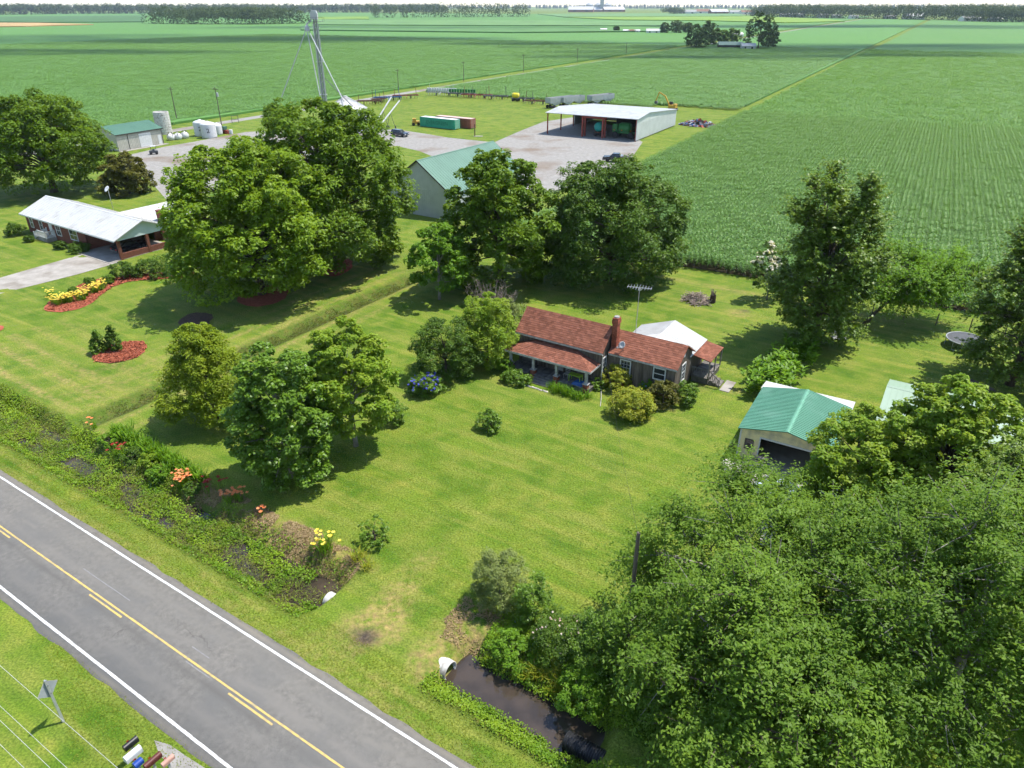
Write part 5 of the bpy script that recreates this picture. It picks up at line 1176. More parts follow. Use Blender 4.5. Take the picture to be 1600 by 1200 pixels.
b_ = MB(); b_.tube([(0, 0, -0.04), (0, 0, 0.35), (0, -0.12, 0.5)], 0.03, 6); b_.build('mast', M_STEEL_D, sd)
b_ = MB(); b_.lathe([(0.01, -0.02), (0.2, 0.01), (0.34, 0.08), (0.345, 0.10), (0.2, 0.035), (0.01, 0.0)], 18, (0, 0, 0), Matrix.Translation((0, -0.14, 0.55)) @ Matrix.Rotation(math.radians(55), 4, 'X')); b_.build('dish', mat('grey dish', (0.42, 0.42, 0.42), rough=0.5), sd, True)
b_ = MB(); b_.tube([(0, -0.16, 0.4), (0.0, -0.7, 0.5)], 0.02, 5); b_.box(-0.06, 0.06, -0.8, -0.68, 0.45, 0.57); b_.build('feed_arm', M_STEEL, sd)
an = thing('tv_antenna', 'tall television antenna on a mast behind the farmhouse', 'antenna', on_house(9.0, 6.2, 0), -0.3)
b_ = MB(); b_.tube([(0, 0, -0.1), (0, 0, 7.6)], [0.04, 0.03], 6); b_.build('mast', M_STEEL, an)
b_ = MB(); b_.bar((-1.1, 0, 7.45), (1.1, 0, 7.45), 0.05); [b_.bar((x, -0.75 + 0.3 * abs(x), 7.48), (x, 0.75 - 0.3 * abs(x), 7.48), 0.025) for x in np.linspace(-1.05, 1.05, 9)]; b_.box(-0.12, 0.12, -0.08, 0.08, 7.2, 7.4); b_.build('elements', M_STEEL, an)
dsp = thing('downspout_hose', 'thin pale pipe leading from the porch corner to the bushes', 'pipe', on_house(8.7, -0.3, 0), -0.565)
b_ = MB(); b_.tube([(0, 0, 0.2), (0.3, -0.4, 0.12), (0.9, -1.6, 0.05), (1.5, -3.0, 0.05)], 0.03, 6); b_.build('pipe', M_TRIM_OLD, dsp)

# ------------------------------------------------------------------ garage
Gg = thing('garage', 'cream siding garage with a bright green metal roof and open door', 'garage', (16.88, 44.6, 0), -0.54)
Wg, Dg = 6.37, 6.9
def lap(mb, a, b, z0, z1, c=0.2, tint=0.5):
    """lapped siding boards from a to b"""
    a, b = Vector((*a, 0)), Vector((*b, 0)); d = (b - a).normalized(); n = Vector((d.y, -d.x, 0)); k = max(1, round((z1 - z0) / c)); c = (z1 - z0) / k
    for i in range(k):
        z = z0 + i * c; p = [a + n * 0.022, b + n * 0.022, b + n * 0.004, a + n * 0.004]
        mb._add([p[0] + Vector((0, 0, z)), p[1] + Vector((0, 0, z)), p[2] + Vector((0, 0, z + c)), p[3] + Vector((0, 0, z + c)), a - n * 0.1 + Vector((0, 0, z)), b - n * 0.1 + Vector((0, 0, z)), b - n * 0.1 + Vector((0, 0, z + c)), a - n * 0.1 + Vector((0, 0, z + c))],
                ((0, 1, 2, 3), (4, 7, 6, 5), (0, 4, 5, 1), (3, 2, 6, 7), (0, 3, 7, 4), (1, 5, 6, 2)), tint)
w = MB(); lap(w, (0.02, 0), (1.45, 0), 0.1, 2.55); lap(w, (5.6, 0), (Wg - 0.02, 0), 0.1, 2.55); lap(w, (1.45, 0), (5.6, 0), 2.12, 2.55)
plain_wall(w, (0.3, 0.0), (Wg - 0.3, 0.0), 2.555, 2.56, 0.1, (0.5, 3.2)); w.build('front_wall', M_SIDING, Gg)
w = MB(); lap(w, (0, Dg), (0, 0.12), 0.1, 2.6); w.build('wall', M_SIDING, Gg); w = MB(); lap(w, (Wg, 0.12), (Wg, Dg), 0.1, 2.6); w.build('wall', M_SIDING, Gg); w = MB(); lap(w, (Wg - 0.12, Dg), (0.12, Dg), 0.1, 2.6); plain_wall(w, (Wg - 0.3, Dg), (0.3, Dg), 2.605, 2.61, 0.1, (0.5, 3.2)); w.build('wall', M_SIDING, Gg)
f = MB(); f.box(-0.04, 0.08, -0.045, -0.024, 0.05, 2.6); f.box(1.4, 1.5, -0.045, -0.024, 0.05, 2.12); f.box(5.55, 5.65, -0.045, -0.024, 0.05, 2.12); f.box(1.4, 5.65, -0.048, -0.0245, 2.12, 2.26); f.build('door_trim', M_TRIM, Gg)
gd = MB(); gd.box(1.5, 5.55, 0.15, 2.4, 2.2, 2.25); gd.build('raised_door', M_TRIM, Gg)
ff = MB(); ff.box(0.1, Wg - 0.1, 0.0, Dg - 0.1, -0.05, 0.06); ff.build('floor_slab', CONC, Gg)
window(Gg, (0.72, -0.024), (1, 0), 0.55, 0.75, 1.05, M_DARKTRIM, 2, 4, 0.04)
gable_roof(Gg, 0, Wg, 0, Dg, 2.66, 3.32, 'y', M_GREEN_METAL, 0.2, 0.22, 0.05, 0.23, cap=mat('pale green cap', (0.15, 0.36, 0.24), rough=0.4))
lt = thing('lean_to_shed', 'low shed with a white metal roof behind the green roofed garage', 'shed', (16.88, 44.6, 0), -0.54)
r = MB(); r.slab([(-0.35, Dg + 0.35, 2.45), (6.6, Dg + 0.35, 2.45), (6.6, Dg + 2.3, 2.2), (-0.35, Dg + 2.3, 2.2)], 0.05); [r.bar((-0.3 + i * 0.4, Dg + 0.35, 2.462), (-0.3 + i * 0.4, Dg + 2.3, 2.212), 0.04, 0.03) for i in range(17)]; r.build('roof', M_WHITE_METAL, lt)
w = MB(); w.box(0.0, 6.3, Dg + 0.25, Dg + 2.1, 0.0, 2.16); w.build('wall', M_SIDING, lt)
sheet('garage_drive', [W(*p) for p in (ST(16.88 + 1.0, 44.6 - 0.7), ST(22.4, 41.2), ST(21.0, 36.5), ST(19.5, 33.0), ST(15.5, 34.5), ST(17.3, 39.5), ST(16.4, 41.7))], 0.11, CONC)
gr = thing('barrel_grill', 'black barrel barbecue grill on a stand beside the garage door', 'grill', (*at(1184, 737), 0.11), -0.3)
M_GRILL = mat('black enamel', (0.028, 0.028, 0.03), (0.05, 0.05, 0.05), rough=0.35)
R90 = Matrix.Rotation(PI / 2, 4, 'Y')
b_ = MB(); b_.lathe([(0.0, -0.5), (0.2, -0.5), (0.27, -0.46), (0.27, 0.46), (0.2, 0.5), (0.0, 0.5)], 16, (0, 0, 0), Matrix.Translation((0, 0, 0.95)) @ R90); b_.build('barrel', M_GRILL, gr, True)
b_ = MB(); b_.bar((-0.35, -0.32, 0.98), (0.35, -0.32, 0.98), 0.03); b_.bar((-0.35, -0.25, 0.98), (-0.35, -0.32, 0.98), 0.02); b_.bar((0.35, -0.25, 0.98), (0.35, -0.32, 0.98), 0.02); b_.build('handle', M_CHROME, gr)
b_ = MB(); b_.tube([(0.2, 0, 1.18), (0.2, 0, 1.55)], 0.05, 8); b_.build('chimney_pipe', M_GRILL, gr)
b_ = MB(); b_.box(-0.5, 0.5, -0.5, -0.28, 0.78, 0.80); b_.build('shelf', M_STEEL_D, gr)
for sx in (-0.4, 0.4):
    for sy in (-0.22, 0.22): b_ = MB(); b_.bar((sx, sy * 1.2, 0), (sx * 0.9, sy * 0.6, 0.75), 0.035); b_.build('leg', M_STEEL_D, gr)

# ------------------------------------------------------------------ long building with the pale green roof
pg = thing('metal_roof_house', 'long low building with a pale green standing seam roof behind the bright green tree', 'house', (*ground_at(1383, 640, 0), 0), -0.565)
x0_, y0_ = ground_at(1386, 602, 3.6)
pg.location = (x0_ - 3.6 * math.sin(0.565) + 0.0, y0_ - 3.6 * math.cos(0.565), 0)
gable_roof(pg, 0.25, 17.0, 0.0, 7.2, 2.5, 3.6, 'x', M_GREEN_PALE, 0.3, 0.25, 0.06, 0.42, cap=M_GREEN_PALE)
w = MB(); plain_wall(w, (0.3, 0.05), (16.9, 0.05), 0.1, 2.46); plain_wall(w, (16.9, 0.05), (16.9, 7.15), 0.1, 2.46, 0.12, (0.5, 3.5)); plain_wall(w, (16.9, 7.15), (0.3, 7.15), 0.1, 2.46); plain_wall(w, (0.3, 7.15), (0.3, 0.05), 0.1, 2.46, 0.12, (0.5, 3.5)); w.build('wall', M_SIDING, pg)
for x in (2.5, 6.0, 10.5, 14.0): window(pg, (x, 0.045), (1, 0), 0.9, 1.1, 1.05, M_TRIM, 2, 2)

# ------------------------------------------------------------------ brick ranch house with carport
Rn = thing('brick_ranch_house', 'long brick ranch house with a white metal roof and open carport', 'house', (-72.49, 104.94, 0), -0.59)
RL, RW = 24.6, 7.8
w = MB(); plain_wall(w, (0.1, 0.05), (16.6, 0.05), 0, 2.85, 0.25); w.build('wall', M_BRICK_D, Rn)
w = MB(); plain_wall(w, (16.6, 0.05), (16.6, RW - 0.05), 0, 2.85, 0.25); w.build('wall', M_BRICK_D, Rn)
w = MB(); plain_wall(w, (16.3, RW - 0.05), (0.1, RW - 0.05), 0, 2.85, 0.25); w.build('wall', M_BRICK_D, Rn); w = MB(); plain_wall(w, (0.1, RW - 0.1), (0.1, 0.1), 0, 2.85, 0.25, (0.5, 4.35)); w.build('wall', M_BRICK_D, Rn)
gable_roof(Rn, 0, RL, 0, RW, 2.95, 4.55, 'x', M_WHITE_METAL, 0.5, 0.4, 0.08, 0.75, cap=M_TRIM)
g_ = MB(); plain_wall(g_, (RL, 0.15), (RL, RW - 0.15), 2.55, 2.95, 0.1, (0.5, 4.42)); g_.build('gable', mat('pale blue siding', (0.50, 0.58, 0.58), (0.45, 0.53, 0.53), rough=0.6, scale=1), Rn)
f = MB(); f.box(-0.35, RL + 0.35, -0.53, -0.503, 2.58, 2.78); f.build('fascia', M_TRIM, Rn)
for y in (0.25, RW * 0.55, RW - 0.25):
    p = MB(); p.box(RL - 0.35, RL - 0.0, y - 0.18, y + 0.18, 0, 2.56); p.build('carport_pillar', M_BRICK_D, Rn)
for y0, y1 in ((0.44, RW * 0.55 - 0.19), (RW * 0.55 + 0.19, RW - 0.44)):
    p = MB(); p.box(RL - 0.3, RL - 0.05, y0, y1, 0, 0.8); p.build('half_wall', M_BRICK_D, Rn)
p = MB(); p.box(16.62, RL - 0.02, -1.7, RW, -0.05, 0.06); p.build('carport_floor', CONC, Rn)
for x, wd in ((1.6, 0.7), (4.4, 0.7), (9.3, 1.1), (13.4, 1.9)):
    window(Rn, (x, 0.045), (1, 0), wd, 1.35, 0.95, M_TRIM, 2, 2, 0.12)
d_ = MB(); d_.box(6.75, 7.65, 0.0, 0.045, 0.55, 2.5); dd = d_.build('door', M_TRIM, Rn); k_ = MB(); k_.box(7.5, 7.56, -0.04, -0.002, 1.4, 1.5); k_.build('handle', M_STEEL, dd)
# steps with white railings
st_ = MB(); [st_.box(6.0 - 0.0, 8.2, -1.35 - 0.0, 0.0, 0.0, 0.5) for _ in range(1)]; st_.build('landing', CONC, Rn)
for i in range(3): st = MB(); st.box(5.1 - 0.35 * i + 0.55, 5.45 - 0.35 * i + 0.55, -1.35, -0.1, 0, 0.38 - 0.13 * i); st.build('step', CONC, Rn)
for pts in (((8.2, -1.35, 0.5), (6.0, -1.35, 0.5), (4.7, -1.35, 0.0)), ((6.0, -0.1, 0.5), (4.7, -0.1, 0.0)), ((8.2, -0.1, 0.5), (8.2, -1.35, 0.5))):
    ra = MB()
    for a_, c_ in zip(pts[:-1], pts[1:]):
        a_, c_ = Vector(a_), Vector(c_); ra.bar(a_ + Vector((0, 0, 0.95)), c_ + Vector((0, 0, 0.95)), 0.09); ra.bar(a_ + Vector((0, 0, 0.12)), c_ + Vector((0, 0, 0.12)), 0.06)
        for i in range(int((c_ - a_).length / 0.16)): q_ = a_.lerp(c_, (i + 0.5) / int((c_ - a_).length / 0.16)); ra.bar(q_ + Vector((0, 0, 0.12)), q_ + Vector((0, 0, 0.95)), 0.045)
        for q_ in (a_, c_): ra.bar(q_, q_ + Vector((0, 0, 1.1)), 0.1)
    ra.build('railing', M_TRIM, Rn)
# rear wing
w = MB(); plain_wall(w, (20.2, RW + 0.05), (20.2, 14.5), 0, 2.8, 0.25); plain_wall(w, (20.2, 14.5), (13.6, 14.5), 0, 2.8, 0.25, (0.5, 4.1)); plain_wall(w, (13.6, 14.5), (13.6, RW + 0.05), 0, 2.8, 0.25); w.build('rear_wing_wall', M_BRICK_D, Rn)
gable_roof(Rn, 13.6, 20.2, 5.2, 14.5, 2.85, 4.2, 'y', M_WHITE_METAL, 0.45, 0.35, 0.08, 0.75)
p = MB(); p.box(20.45, 21.05, 8.6, 9.2, 0, 4.15); p.box(20.4, 21.1, 8.55, 9.25, 4.15, 4.3); p.build('chimney', M_BRICK_D, Rn)
ra = MB(); ra.bar((RL - 1.0, RW + 0.9, 1.1), (RL + 2.6, RW + 0.9, 1.1), 0.1); ra.bar((RL - 1.0, RW + 0.9, 0.25), (RL + 2.6, RW + 0.9, 0.25), 0.06); [ra.bar((RL - 1.0 + i * 0.18, RW + 0.9, 0.0), (RL - 1.0 + i * 0.18, RW + 0.9, 1.1), 0.05) for i in range(21)]; ra.build('ramp_railing', M_TRIM, Rn)
ds = thing('satellite_dish', 'white satellite dish on a post behind the brick house roof', 'satellite dish', (-63.0, 112.0, 0), -0.6)
b_ = MB(); b_.tube([(0, 0, -0.1), (0, 0, 4.6)], 0.04, 6); b_.build('mast', M_STEEL, ds); b_ = MB(); b_.lathe([(0.01, -0.02), (0.3, 0.02), (0.5, 0.1), (0.5, 0.12), (0.3, 0.05), (0.01, 0.0)], 16, (0, 0, 0), Matrix.Translation((0, -0.1, 4.7)) @ Matrix.Rotation(math.radians(50), 4, 'X')); b_.build('dish', M_PLAST_W, ds, True)

# ------------------------------------------------------------------ metal barn with the green roof
Bn = thing('metal_barn', 'tall metal barn with a faded green roof between the big trees', 'barn', (-9.6, 110.93, 0), -0.57)
BW, BL = 12.35, 21.0
w = MB()
plain_wall(w, (-BW, 0.0), (0, 0.0), 0, 4.30, 0.15, (0.5, 8.5)); [w.box(-BW + 0.2 + i * 0.4, -BW + 0.24 + i * 0.4, -0.025, -0.001, 0.1, 4.2, tint=0.5) for i in range(30)]; w.build('gable_wall', M_GREYWALL, Bn)  # shade on this gable end is put into its grey colour
w = MB(); plain_wall(w, (0.0, 0.16), (0.0, BL), 0, 4.3, 0.15); [w.box(0.001, 0.025, 0.4 + i * 0.4, 0.44 + i * 0.4, 0.1, 4.2, tint=0.5) for i in range(50)]; w.build('wall', M_TRIM, Bn)  # sunlight on this side is put into its white colour
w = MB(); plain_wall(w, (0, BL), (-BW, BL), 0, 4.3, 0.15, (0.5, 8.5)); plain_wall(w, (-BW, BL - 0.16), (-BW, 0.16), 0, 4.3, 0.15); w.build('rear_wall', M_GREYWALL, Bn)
gable_roof(Bn, -BW, 0, 0, BL, 4.39, 8.64, 'y', M_GREEN_SOFT, 0.3, 0.25, 0.08, 0.6, cap=M_GREEN_SOFT)
f = MB(); f.bar((0.3, -0.27, 4.1), (-BW / 2, -0.27, 8.58), 0.05, 0.2); f.bar((-BW - 0.3, -0.27, 4.1), (-BW / 2, -0.27, 8.58), 0.05, 0.2); f.build('rake_trim', M_DARKTRIM, Bn)

# ------------------------------------------------------------------ open machinery shed
Sh = thing('machinery_shed', 'open fronted machinery shed with a pale metal roof at the gravel yard', 'shed', (30.74, 184.17, 0), -0.52)
SL, SW = 25.0, 30.5
gable_roof(Sh, -SL, 0, 0, SW, 5.35, 6.09, 'x', M_GREY_METAL, 0.15, 0.3, 0.12, 0.9, ridge_at=7.91, ze2=4.45)
w = MB(); w._add([(0, 0.2, 0.25), (0, SW, 0.25), (0, SW, 4.3), (0, 7.91, 5.9), (0, 0.2, 5.2), (-0.15, 0.2, 0.25), (-0.15, SW, 0.25), (-0.15, SW, 4.3), (-0.15, 7.91, 5.9), (-0.15, 0.2, 5.2)], [(0, 1, 2, 3, 4), (9, 8, 7, 6, 5), (0, 5, 6, 1), (1, 6, 7, 2), (2, 7, 8, 3), (3, 8, 9, 4), (4, 9, 5, 0)], 0.5)
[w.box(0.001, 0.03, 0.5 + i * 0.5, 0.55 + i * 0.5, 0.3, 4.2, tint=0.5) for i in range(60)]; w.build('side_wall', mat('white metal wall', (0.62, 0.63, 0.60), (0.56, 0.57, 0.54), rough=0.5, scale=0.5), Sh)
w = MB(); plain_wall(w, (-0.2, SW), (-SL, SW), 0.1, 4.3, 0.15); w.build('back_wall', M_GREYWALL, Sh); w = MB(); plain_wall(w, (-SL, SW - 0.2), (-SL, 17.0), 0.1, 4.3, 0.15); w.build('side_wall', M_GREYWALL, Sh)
w = MB(); plain_wall(w, (-9.0, 9.0), (-9.1, 30.2), 0.1, 4.4, 0.1); w.build('partition', M_DARKTRIM, Sh)
for x, y in ((-SL + 0.2, 0.3), (-SL + 0.2, 16.1), (-0.25, 0.35), (-SL + 0.2, 8.2)):
    p = MB(); p.box(x - 0.13, x + 0.13, y - 0.13, y + 0.13, -0.1, 5.2); p.build('post', M_RUST, Sh)
rg = thing('red_gantry', 'red steel gantry frame standing at the front of the machinery shed', 'gantry', (30.74, 184.17, 0), -0.52)
for x in (-14.9, -9.3):
    for y in (0.6, 2.2): p = MB(); p.box(x - 0.2, x + 0.2, y - 0.2, y + 0.2, 0, 4.7); p.build('leg', M_RUST, rg)
p = MB(); p.box(-15.2, -9.0, 0.4, 0.8, 4.7, 5.0); p.box(-15.2, -9.0, 2.0, 2.4, 4.7, 5.0); p.build('beam', M_RUST, rg)

# ------------------------------------------------------------------ small shop with the dull green roof
Sb = thing('metal_shop', 'small beige metal shop with a green roof and white roller door', 'shop', (-85.29, 181.52, 0), 1.07)
w = MB(); plain_wall(w, (-12.2, 0), (0, 0), 0.1, 3.72, 0.15); [w.box(-12.1 + 0.4 * i, -12.06 + 0.4 * i, -0.03, -0.001, 0.2, 3.6, tint=0.5) for i in range(30)]; w.build('front_wall', M_BARNWALL, Sb)
w = MB(); plain_wall(w, (0, 0.16), (0, 8.5), 0.1, 3.7, 0.15, (0.5, 5.1)); plain_wall(w, (0, 8.5), (-12.2, 8.5), 0.1, 3.7, 0.15); plain_wall(w, (-12.2, 8.4), (-12.2, 0.1), 0.1, 3.7, 0.15, (0.5, 5.1)); w.build('wall', M_BARNWALL, Sb)
gable_roof(Sb, -12.2, 0, 0, 8.5, 3.76, 5.25, 'x', M_GREEN_DULL, 0.25, 0.25, 0.07, 0.6, cap=M_GREEN_DULL)
f = MB(); f.box(-12.5, 0.3, -0.32, -0.28, 3.45, 3.68); f.build('gutter', M_DARKTRIM, Sb)
f = MB(); f.box(-6.4, -3.2, -0.06, -0.032, 0.1, 3.2); [f.box(-6.35, -3.25, -0.075, -0.061, 0.2 + 0.5 * i, 0.23 + 0.5 * i) for i in range(6)]; f.build('roller_door', M_TRIM, Sb)
f = MB(); f.box(-1.4, -0.5, -0.06, -0.032, 0.1, 2.2); f.build('door', M_TRIM, Sb)
for x in (-9.3, -0.15): f = MB(); f.tube([(x, -0.3, 3.5), (x, -0.06, 3.2), (x, -0.06, 0.1)], 0.06, 6); f.build('downpipe', M_DARKTRIM, Sb)
f = MB(); f.box(-12.4, 0.4, -1.4, -0.1, 0.0, 0.09); f.build('apron', CONC, Sb)

# ------------------------------------------------------------------ roadside things
def text_mesh(s, size, ext=0.004):
    cu = bpy.data.curves.new('lettering', 'FONT'); cu.body = s; cu.size = size; cu.extrude = ext; cu.align_x = 'CENTER'; cu.align_y = 'CENTER'; cu.resolution_u = 2
    o = bpy.data.objects.new('lettering', cu); COL.objects.link(o); dg = bpy.context.evaluated_depsgraph_get()
    me = bpy.data.meshes.new_from_object(o.evaluated_get(dg)); bpy.data.objects.remove(o); return me
def culvert(name, label, loc, rz, R, L, m, th=0.07, ribs=False, tilt=0.0):
    t = thing(name, label, 'culvert', loc, rz); mb = MB(); M = Matrix.Rotation(PI / 2 + tilt, 4, 'Y'); n = 28
    if ribs:
        prof = []
        k = int(L / 0.12)
        for i in range(k): prof += [(R, i * 0.12), (R + 0.035, i * 0.12 + 0.03), (R + 0.035, i * 0.12 + 0.06), (R, i * 0.12 + 0.09)]
        outer = prof
    else: outer = [(R, 0), (R, L)]
    prof = outer + [(R - th, L), (R - th, 0), outer[0]]
    vs = []; fs = []
    for r, z in prof:
        for k in range(n): a = 2 * PI * k / n; vs.append(M @ Vector((r * math.cos(a), r * math.sin(a), z)))
    for i in range(len(prof) - 1):
        for k in range(n): fs.append((i * n + k, i * n + (k + 1) % n, (i + 1) * n + (k + 1) % n, (i + 1) * n + k))
    mb._add(vs, fs, 0.5); mb.build('pipe', m, t, smooth=not ribs); return t
M_CONCPIPE = mat('pale concrete pipe', (0.56, 0.54, 0.50), (0.44, 0.42, 0.39), rough=0.9, scale=4, c3=(0.30, 0.27, 0.23), scale3=2)
culvert('culvert_pipe', 'pale concrete culvert pipe at the end of the weedy ditch left of the driveway', (*W(-25.62, 20.0), -0.62), ROAD_A, 0.48, 8.2, M_CONCPIPE)
culvert('culvert_pipe', 'white rimmed culvert mouth opening onto the brown water right of the driveway', (*W(-17.3, 19.8), -0.60), ROAD_A, 0.52, 0.75, M_CONCPIPE)
culvert('culvert_pipe', 'black corrugated plastic culvert at the far end of the brown water', (*W(-9.6, 19.6), -0.55), ROAD_A, 0.42, 3.0, mat('black plastic pipe', (0.022, 0.023, 0.025), rough=0.4), ribs=True)
sg = thing('road_sign', 'diamond road sign seen from its grey back, on a post by the road', 'road sign', (-21.3, 22.2, 0), ROAD_A + 0.25 + PI)
b_ = MB(); b_.box(-0.04, 0.04, -0.035, 0.035, -0.2, 2.85); b_.box(-0.055, -0.041, -0.06, 0.06, -0.2, 2.85); b_.build('post', M_STEEL, sg)
b_ = MB(); b_.prism([(0, 1.72), (0.54, 2.26), (0, 2.80), (-0.54, 2.26)], 0.042, 0.05, 'x'); b_.build('plate', mat('bare aluminium', (0.33, 0.35, 0.35), (0.28, 0.30, 0.30), rough=0.45, scale=2), sg)
b_ = MB(); b_.prism([(0, 1.72), (0.54, 2.26), (0, 2.80), (-0.54, 2.26)], 0.052, 0.056, 'x'); b_.build('sign_face', mat('yellow sheeting', (0.80, 0.52, 0.03), rough=0.4), sg)
for z in (2.0, 2.5): b_ = MB(); b_.box(-0.075, -0.056, -0.02, 0.02, z, z + 0.04); b_.build('bolt', M_STEEL_D, sg)
def mailbox(label, s, t, m, L=0.5, wd=0.2, h=0.24, z=1.0, group='mailboxes by the road', rz=0.0):
    r = thing('mailbox', label, 'mailbox', (*W(s, t), 0), ROAD_A + PI / 2 + rz, group)
    prof = [(-wd / 2, 0), (wd / 2, 0), (wd / 2, h * 0.55)] + [(wd / 2 * math.cos(a), h * 0.55 + h * 0.45 * math.sin(a)) for a in np.linspace(0.3, PI - 0.3, 6)] + [(-wd / 2, h * 0.55)]
    b = MB(); b.prism([(p[0], p[1] + z) for p in prof], -L / 2, L / 2, 'x'); b.build('box', m, r)
    b = MB(); b.prism([(p[0] * 1.04, (p[1]) * 1.03 + z - 0.004) for p in prof], L / 2, L / 2 + 0.015, 'x'); b.build('door', m, r)
    b = MB(); b.box(-0.045, 0.045, -0.045, 0.045, -0.1, z - 0.001); b.build('post', M_TRIM_OLD, r)
    b = MB(); b.box(0.0, 0.02, wd / 2 + 0.005, wd / 2 + 0.015, z + 0.1, z + 0.26); b.box(-0.08, 0.02, wd / 2 + 0.005, wd / 2 + 0.0149, z + 0.2, z + 0.26); b.build('flag', M_REDLENS, r)
    return r
mailbox('black mailbox on a white post, farthest up the row by the road', -25.2, 7.9, mat('black mailbox', (0.018, 0.018, 0.02), rough=0.4), 0.62, 0.24, 0.28)
mailbox('white mailbox beside the black one', -24.62, 7.65, M_PLAST_W, 0.72, 0.3, 0.34)
mailbox('small blue paper box between the white and the maroon mailboxes', -24.1, 7.55, mat('blue box', (0.015, 0.06, 0.30), rough=0.4), 0.36, 0.3, 0.22)
mailbox('long maroon mailbox near the gravel strip', -23.65, 7.95, mat('maroon mailbox', (0.11, 0.025, 0.02), (0.08, 0.02, 0.016), rough=0.5), 0.75, 0.24, 0.26)
mailbox('faded pink mailbox at the bottom edge next to the gravel', -23.1, 8.3, mat('faded pink', (0.50, 0.28, 0.22), rough=0.7), 0.55, 0.2, 0.22)
sheet('gravel_strip', [W(-25.4, 8.9), W(-24.6, 9.15), W(-23.6, 9.2), W(-21.0, 9.4), W(-21.0, 8.6), W(-23.4, 8.5), W(-24.6, 8.6)], 0.012, GRAVEL)
def cable(name, label, pts, r, m, sag=0.0):
    t = thing(name, label, 'cable', (0, 0, 0)); b = MB()
    for a, c in zip(pts[:-1], pts[1:]):
        a, c = Vector(a), Vector(c); b.tube([a.lerp(c, k) - Vector((0, 0, sag * 4 * k * (1 - k))) for k in np.linspace(0, 1, 18)], r, 5, caps=False)
    b.build('wire', m, t); return t
M_WIRE = mat('aluminium wire', (0.42, 0.43, 0.41), rough=0.4); M_WIRE_D = mat('black cable', (0.03, 0.03, 0.03), rough=0.6)
for k, (t_, z_, lab) in enumerate(((4.95, 9.0, 'power wire nearest the road at lower left'), (4.12, 9.0, 'second power wire from the road at lower left'), (3.92, 8.6, 'third power wire from the road at lower left'), (3.55, 8.2, 'power wire farthest from the road at lower left'))):
    cable('power_wire', lab, [(*W(-75, t_), z_ + 0.9), (*W(-5, t_), z_ + 0.9)], 0.008, M_WIRE, 0.9)
def pole(label, loc, h, rz=0.0, arm=1.2, trans=False, group=None, r=0.14, insul=True):
    t = thing('utility_pole', label, 'utility pole', loc, rz, group); b = MB(); b.tube([(0, 0, -0.3), (0, 0, h)], [r, r * 0.65], 8); b.build('post', M_WOODPOLE, t)
    if arm: b = MB(); b.box(-arm, arm, -0.06, 0.06, h - 0.6, h - 0.47); b.build('crossarm', M_WOODPOLE, t)
    if arm and insul:
        for x in (-arm + 0.1, 0.0, arm - 0.1): b = MB(); b.lathe([(0.03, 0), (0.06, 0.04), (0.03, 0.09), (0.06, 0.13), (0.02, 0.18)], 8, (x, 0, h - 0.47 if x else h)); b.build('insulator', M_STEEL, t)
    if trans: b = MB(); b.lathe([(0.0, 0), (0.28, 0), (0.28, 0.9), (0.2, 1.0), (0.0, 1.02)], 12, (0.42, 0.1, h - 2.4)); b.build('transformer', mat('grey transformer', (0.42, 0.43, 0.43), rough=0.5), t)
    return t
pole('leaning wooden utility pole beside the roses under the drooping tree', (6.07, 26.69, 0), 7.7, 0.3, 0.0)
cable('service_wire', 'thin service wire running from the utility pole to the farmhouse', [(6.07, 26.69, 7.5), on_house(8.75, 0.3, 3.3)], 0.007, M_WIRE_D, 0.6)
pole('utility pole with a transformer beside the white storage tanks', (*at(347, 199), 0), 10.4, ROAD_A, 1.1, True)
pole('thin utility pole at the field edge above the concrete silo', (*at(277, 189), 0), 9.2, ROAD_A, 1.0)
for k, t_ in enumerate((228, 276, 333, 400, 480)):
    pole('utility pole beside the gravel lane, number %s counted from the grain elevator' % ('one', 'two', 'three', 'four', 'five')[k], (*W(lane_s(t_) - 5.0, t_), 0), 8.2, ROAD_A, 0.9, group='poles along the lane')

# ------------------------------------------------------------------ grain elevator
def z_at(base, v):
    lo, hi = -5.0, 60.0
    for _ in range(50):
        m = (lo + hi) / 2; fw = base[1] * CP + (CAM_H - m) * SP; dn = (CAM_H - m) * CP - base[1] * SP
        if 600 + 1110 * dn / fw > v: lo = m
        else: hi = m
    return lo
E0 = at(511, 193)
el = thing('grain_elevator', 'tall galvanised grain elevator leg with spouts behind the big trees', 'grain elevator', (*E0, 0), 0)
for dx in (-0.28, 0.28): b = MB(); b.box(dx - 0.17, dx + 0.17, -0.2, 0.2, 0, 27.0); b.build('leg_casing', mat('dull galvanised', (0.30, 0.31, 0.31), rough=0.5), el)
b = MB()
for x, y in ((-0.6, -0.5), (0.6, -0.5), (0.6, 0.5), (-0.6, 0.5)): b.bar((x, y, 0), (x, y, 25.5), 0.14)
for i in range(12):
    z = 1.5 + i * 2.1; b.bar((-0.6, -0.5, z), (0.6, -0.5, z + 2.0), 0.06); b.bar((0.6, 0.5, z), (-0.6, 0.5, z + 2.0), 0.06); b.bar((-0.6, -0.5, z), (-0.6, 0.5, z + 2.0), 0.06); b.bar((0.6, 0.5, z), (0.6, -0.5, z + 2.0), 0.06); b.box(-1.0, 1.0, -0.75, 0.75, z - 0.05, z, tint=0.3) if i in (3, 7, 11) else None
b.build('tower_frame', M_STEEL, el)
b = MB(); b.box(-1.1, 0.8, -0.55, 0.55, 26.6, 28.0); b.prism([(-1.1, 28.0), (0.8, 28.0), (0.5, 28.7), (-0.6, 28.8)], -0.55, 0.55, 'y'); b.build('head_box', M_GREY_METAL, el)
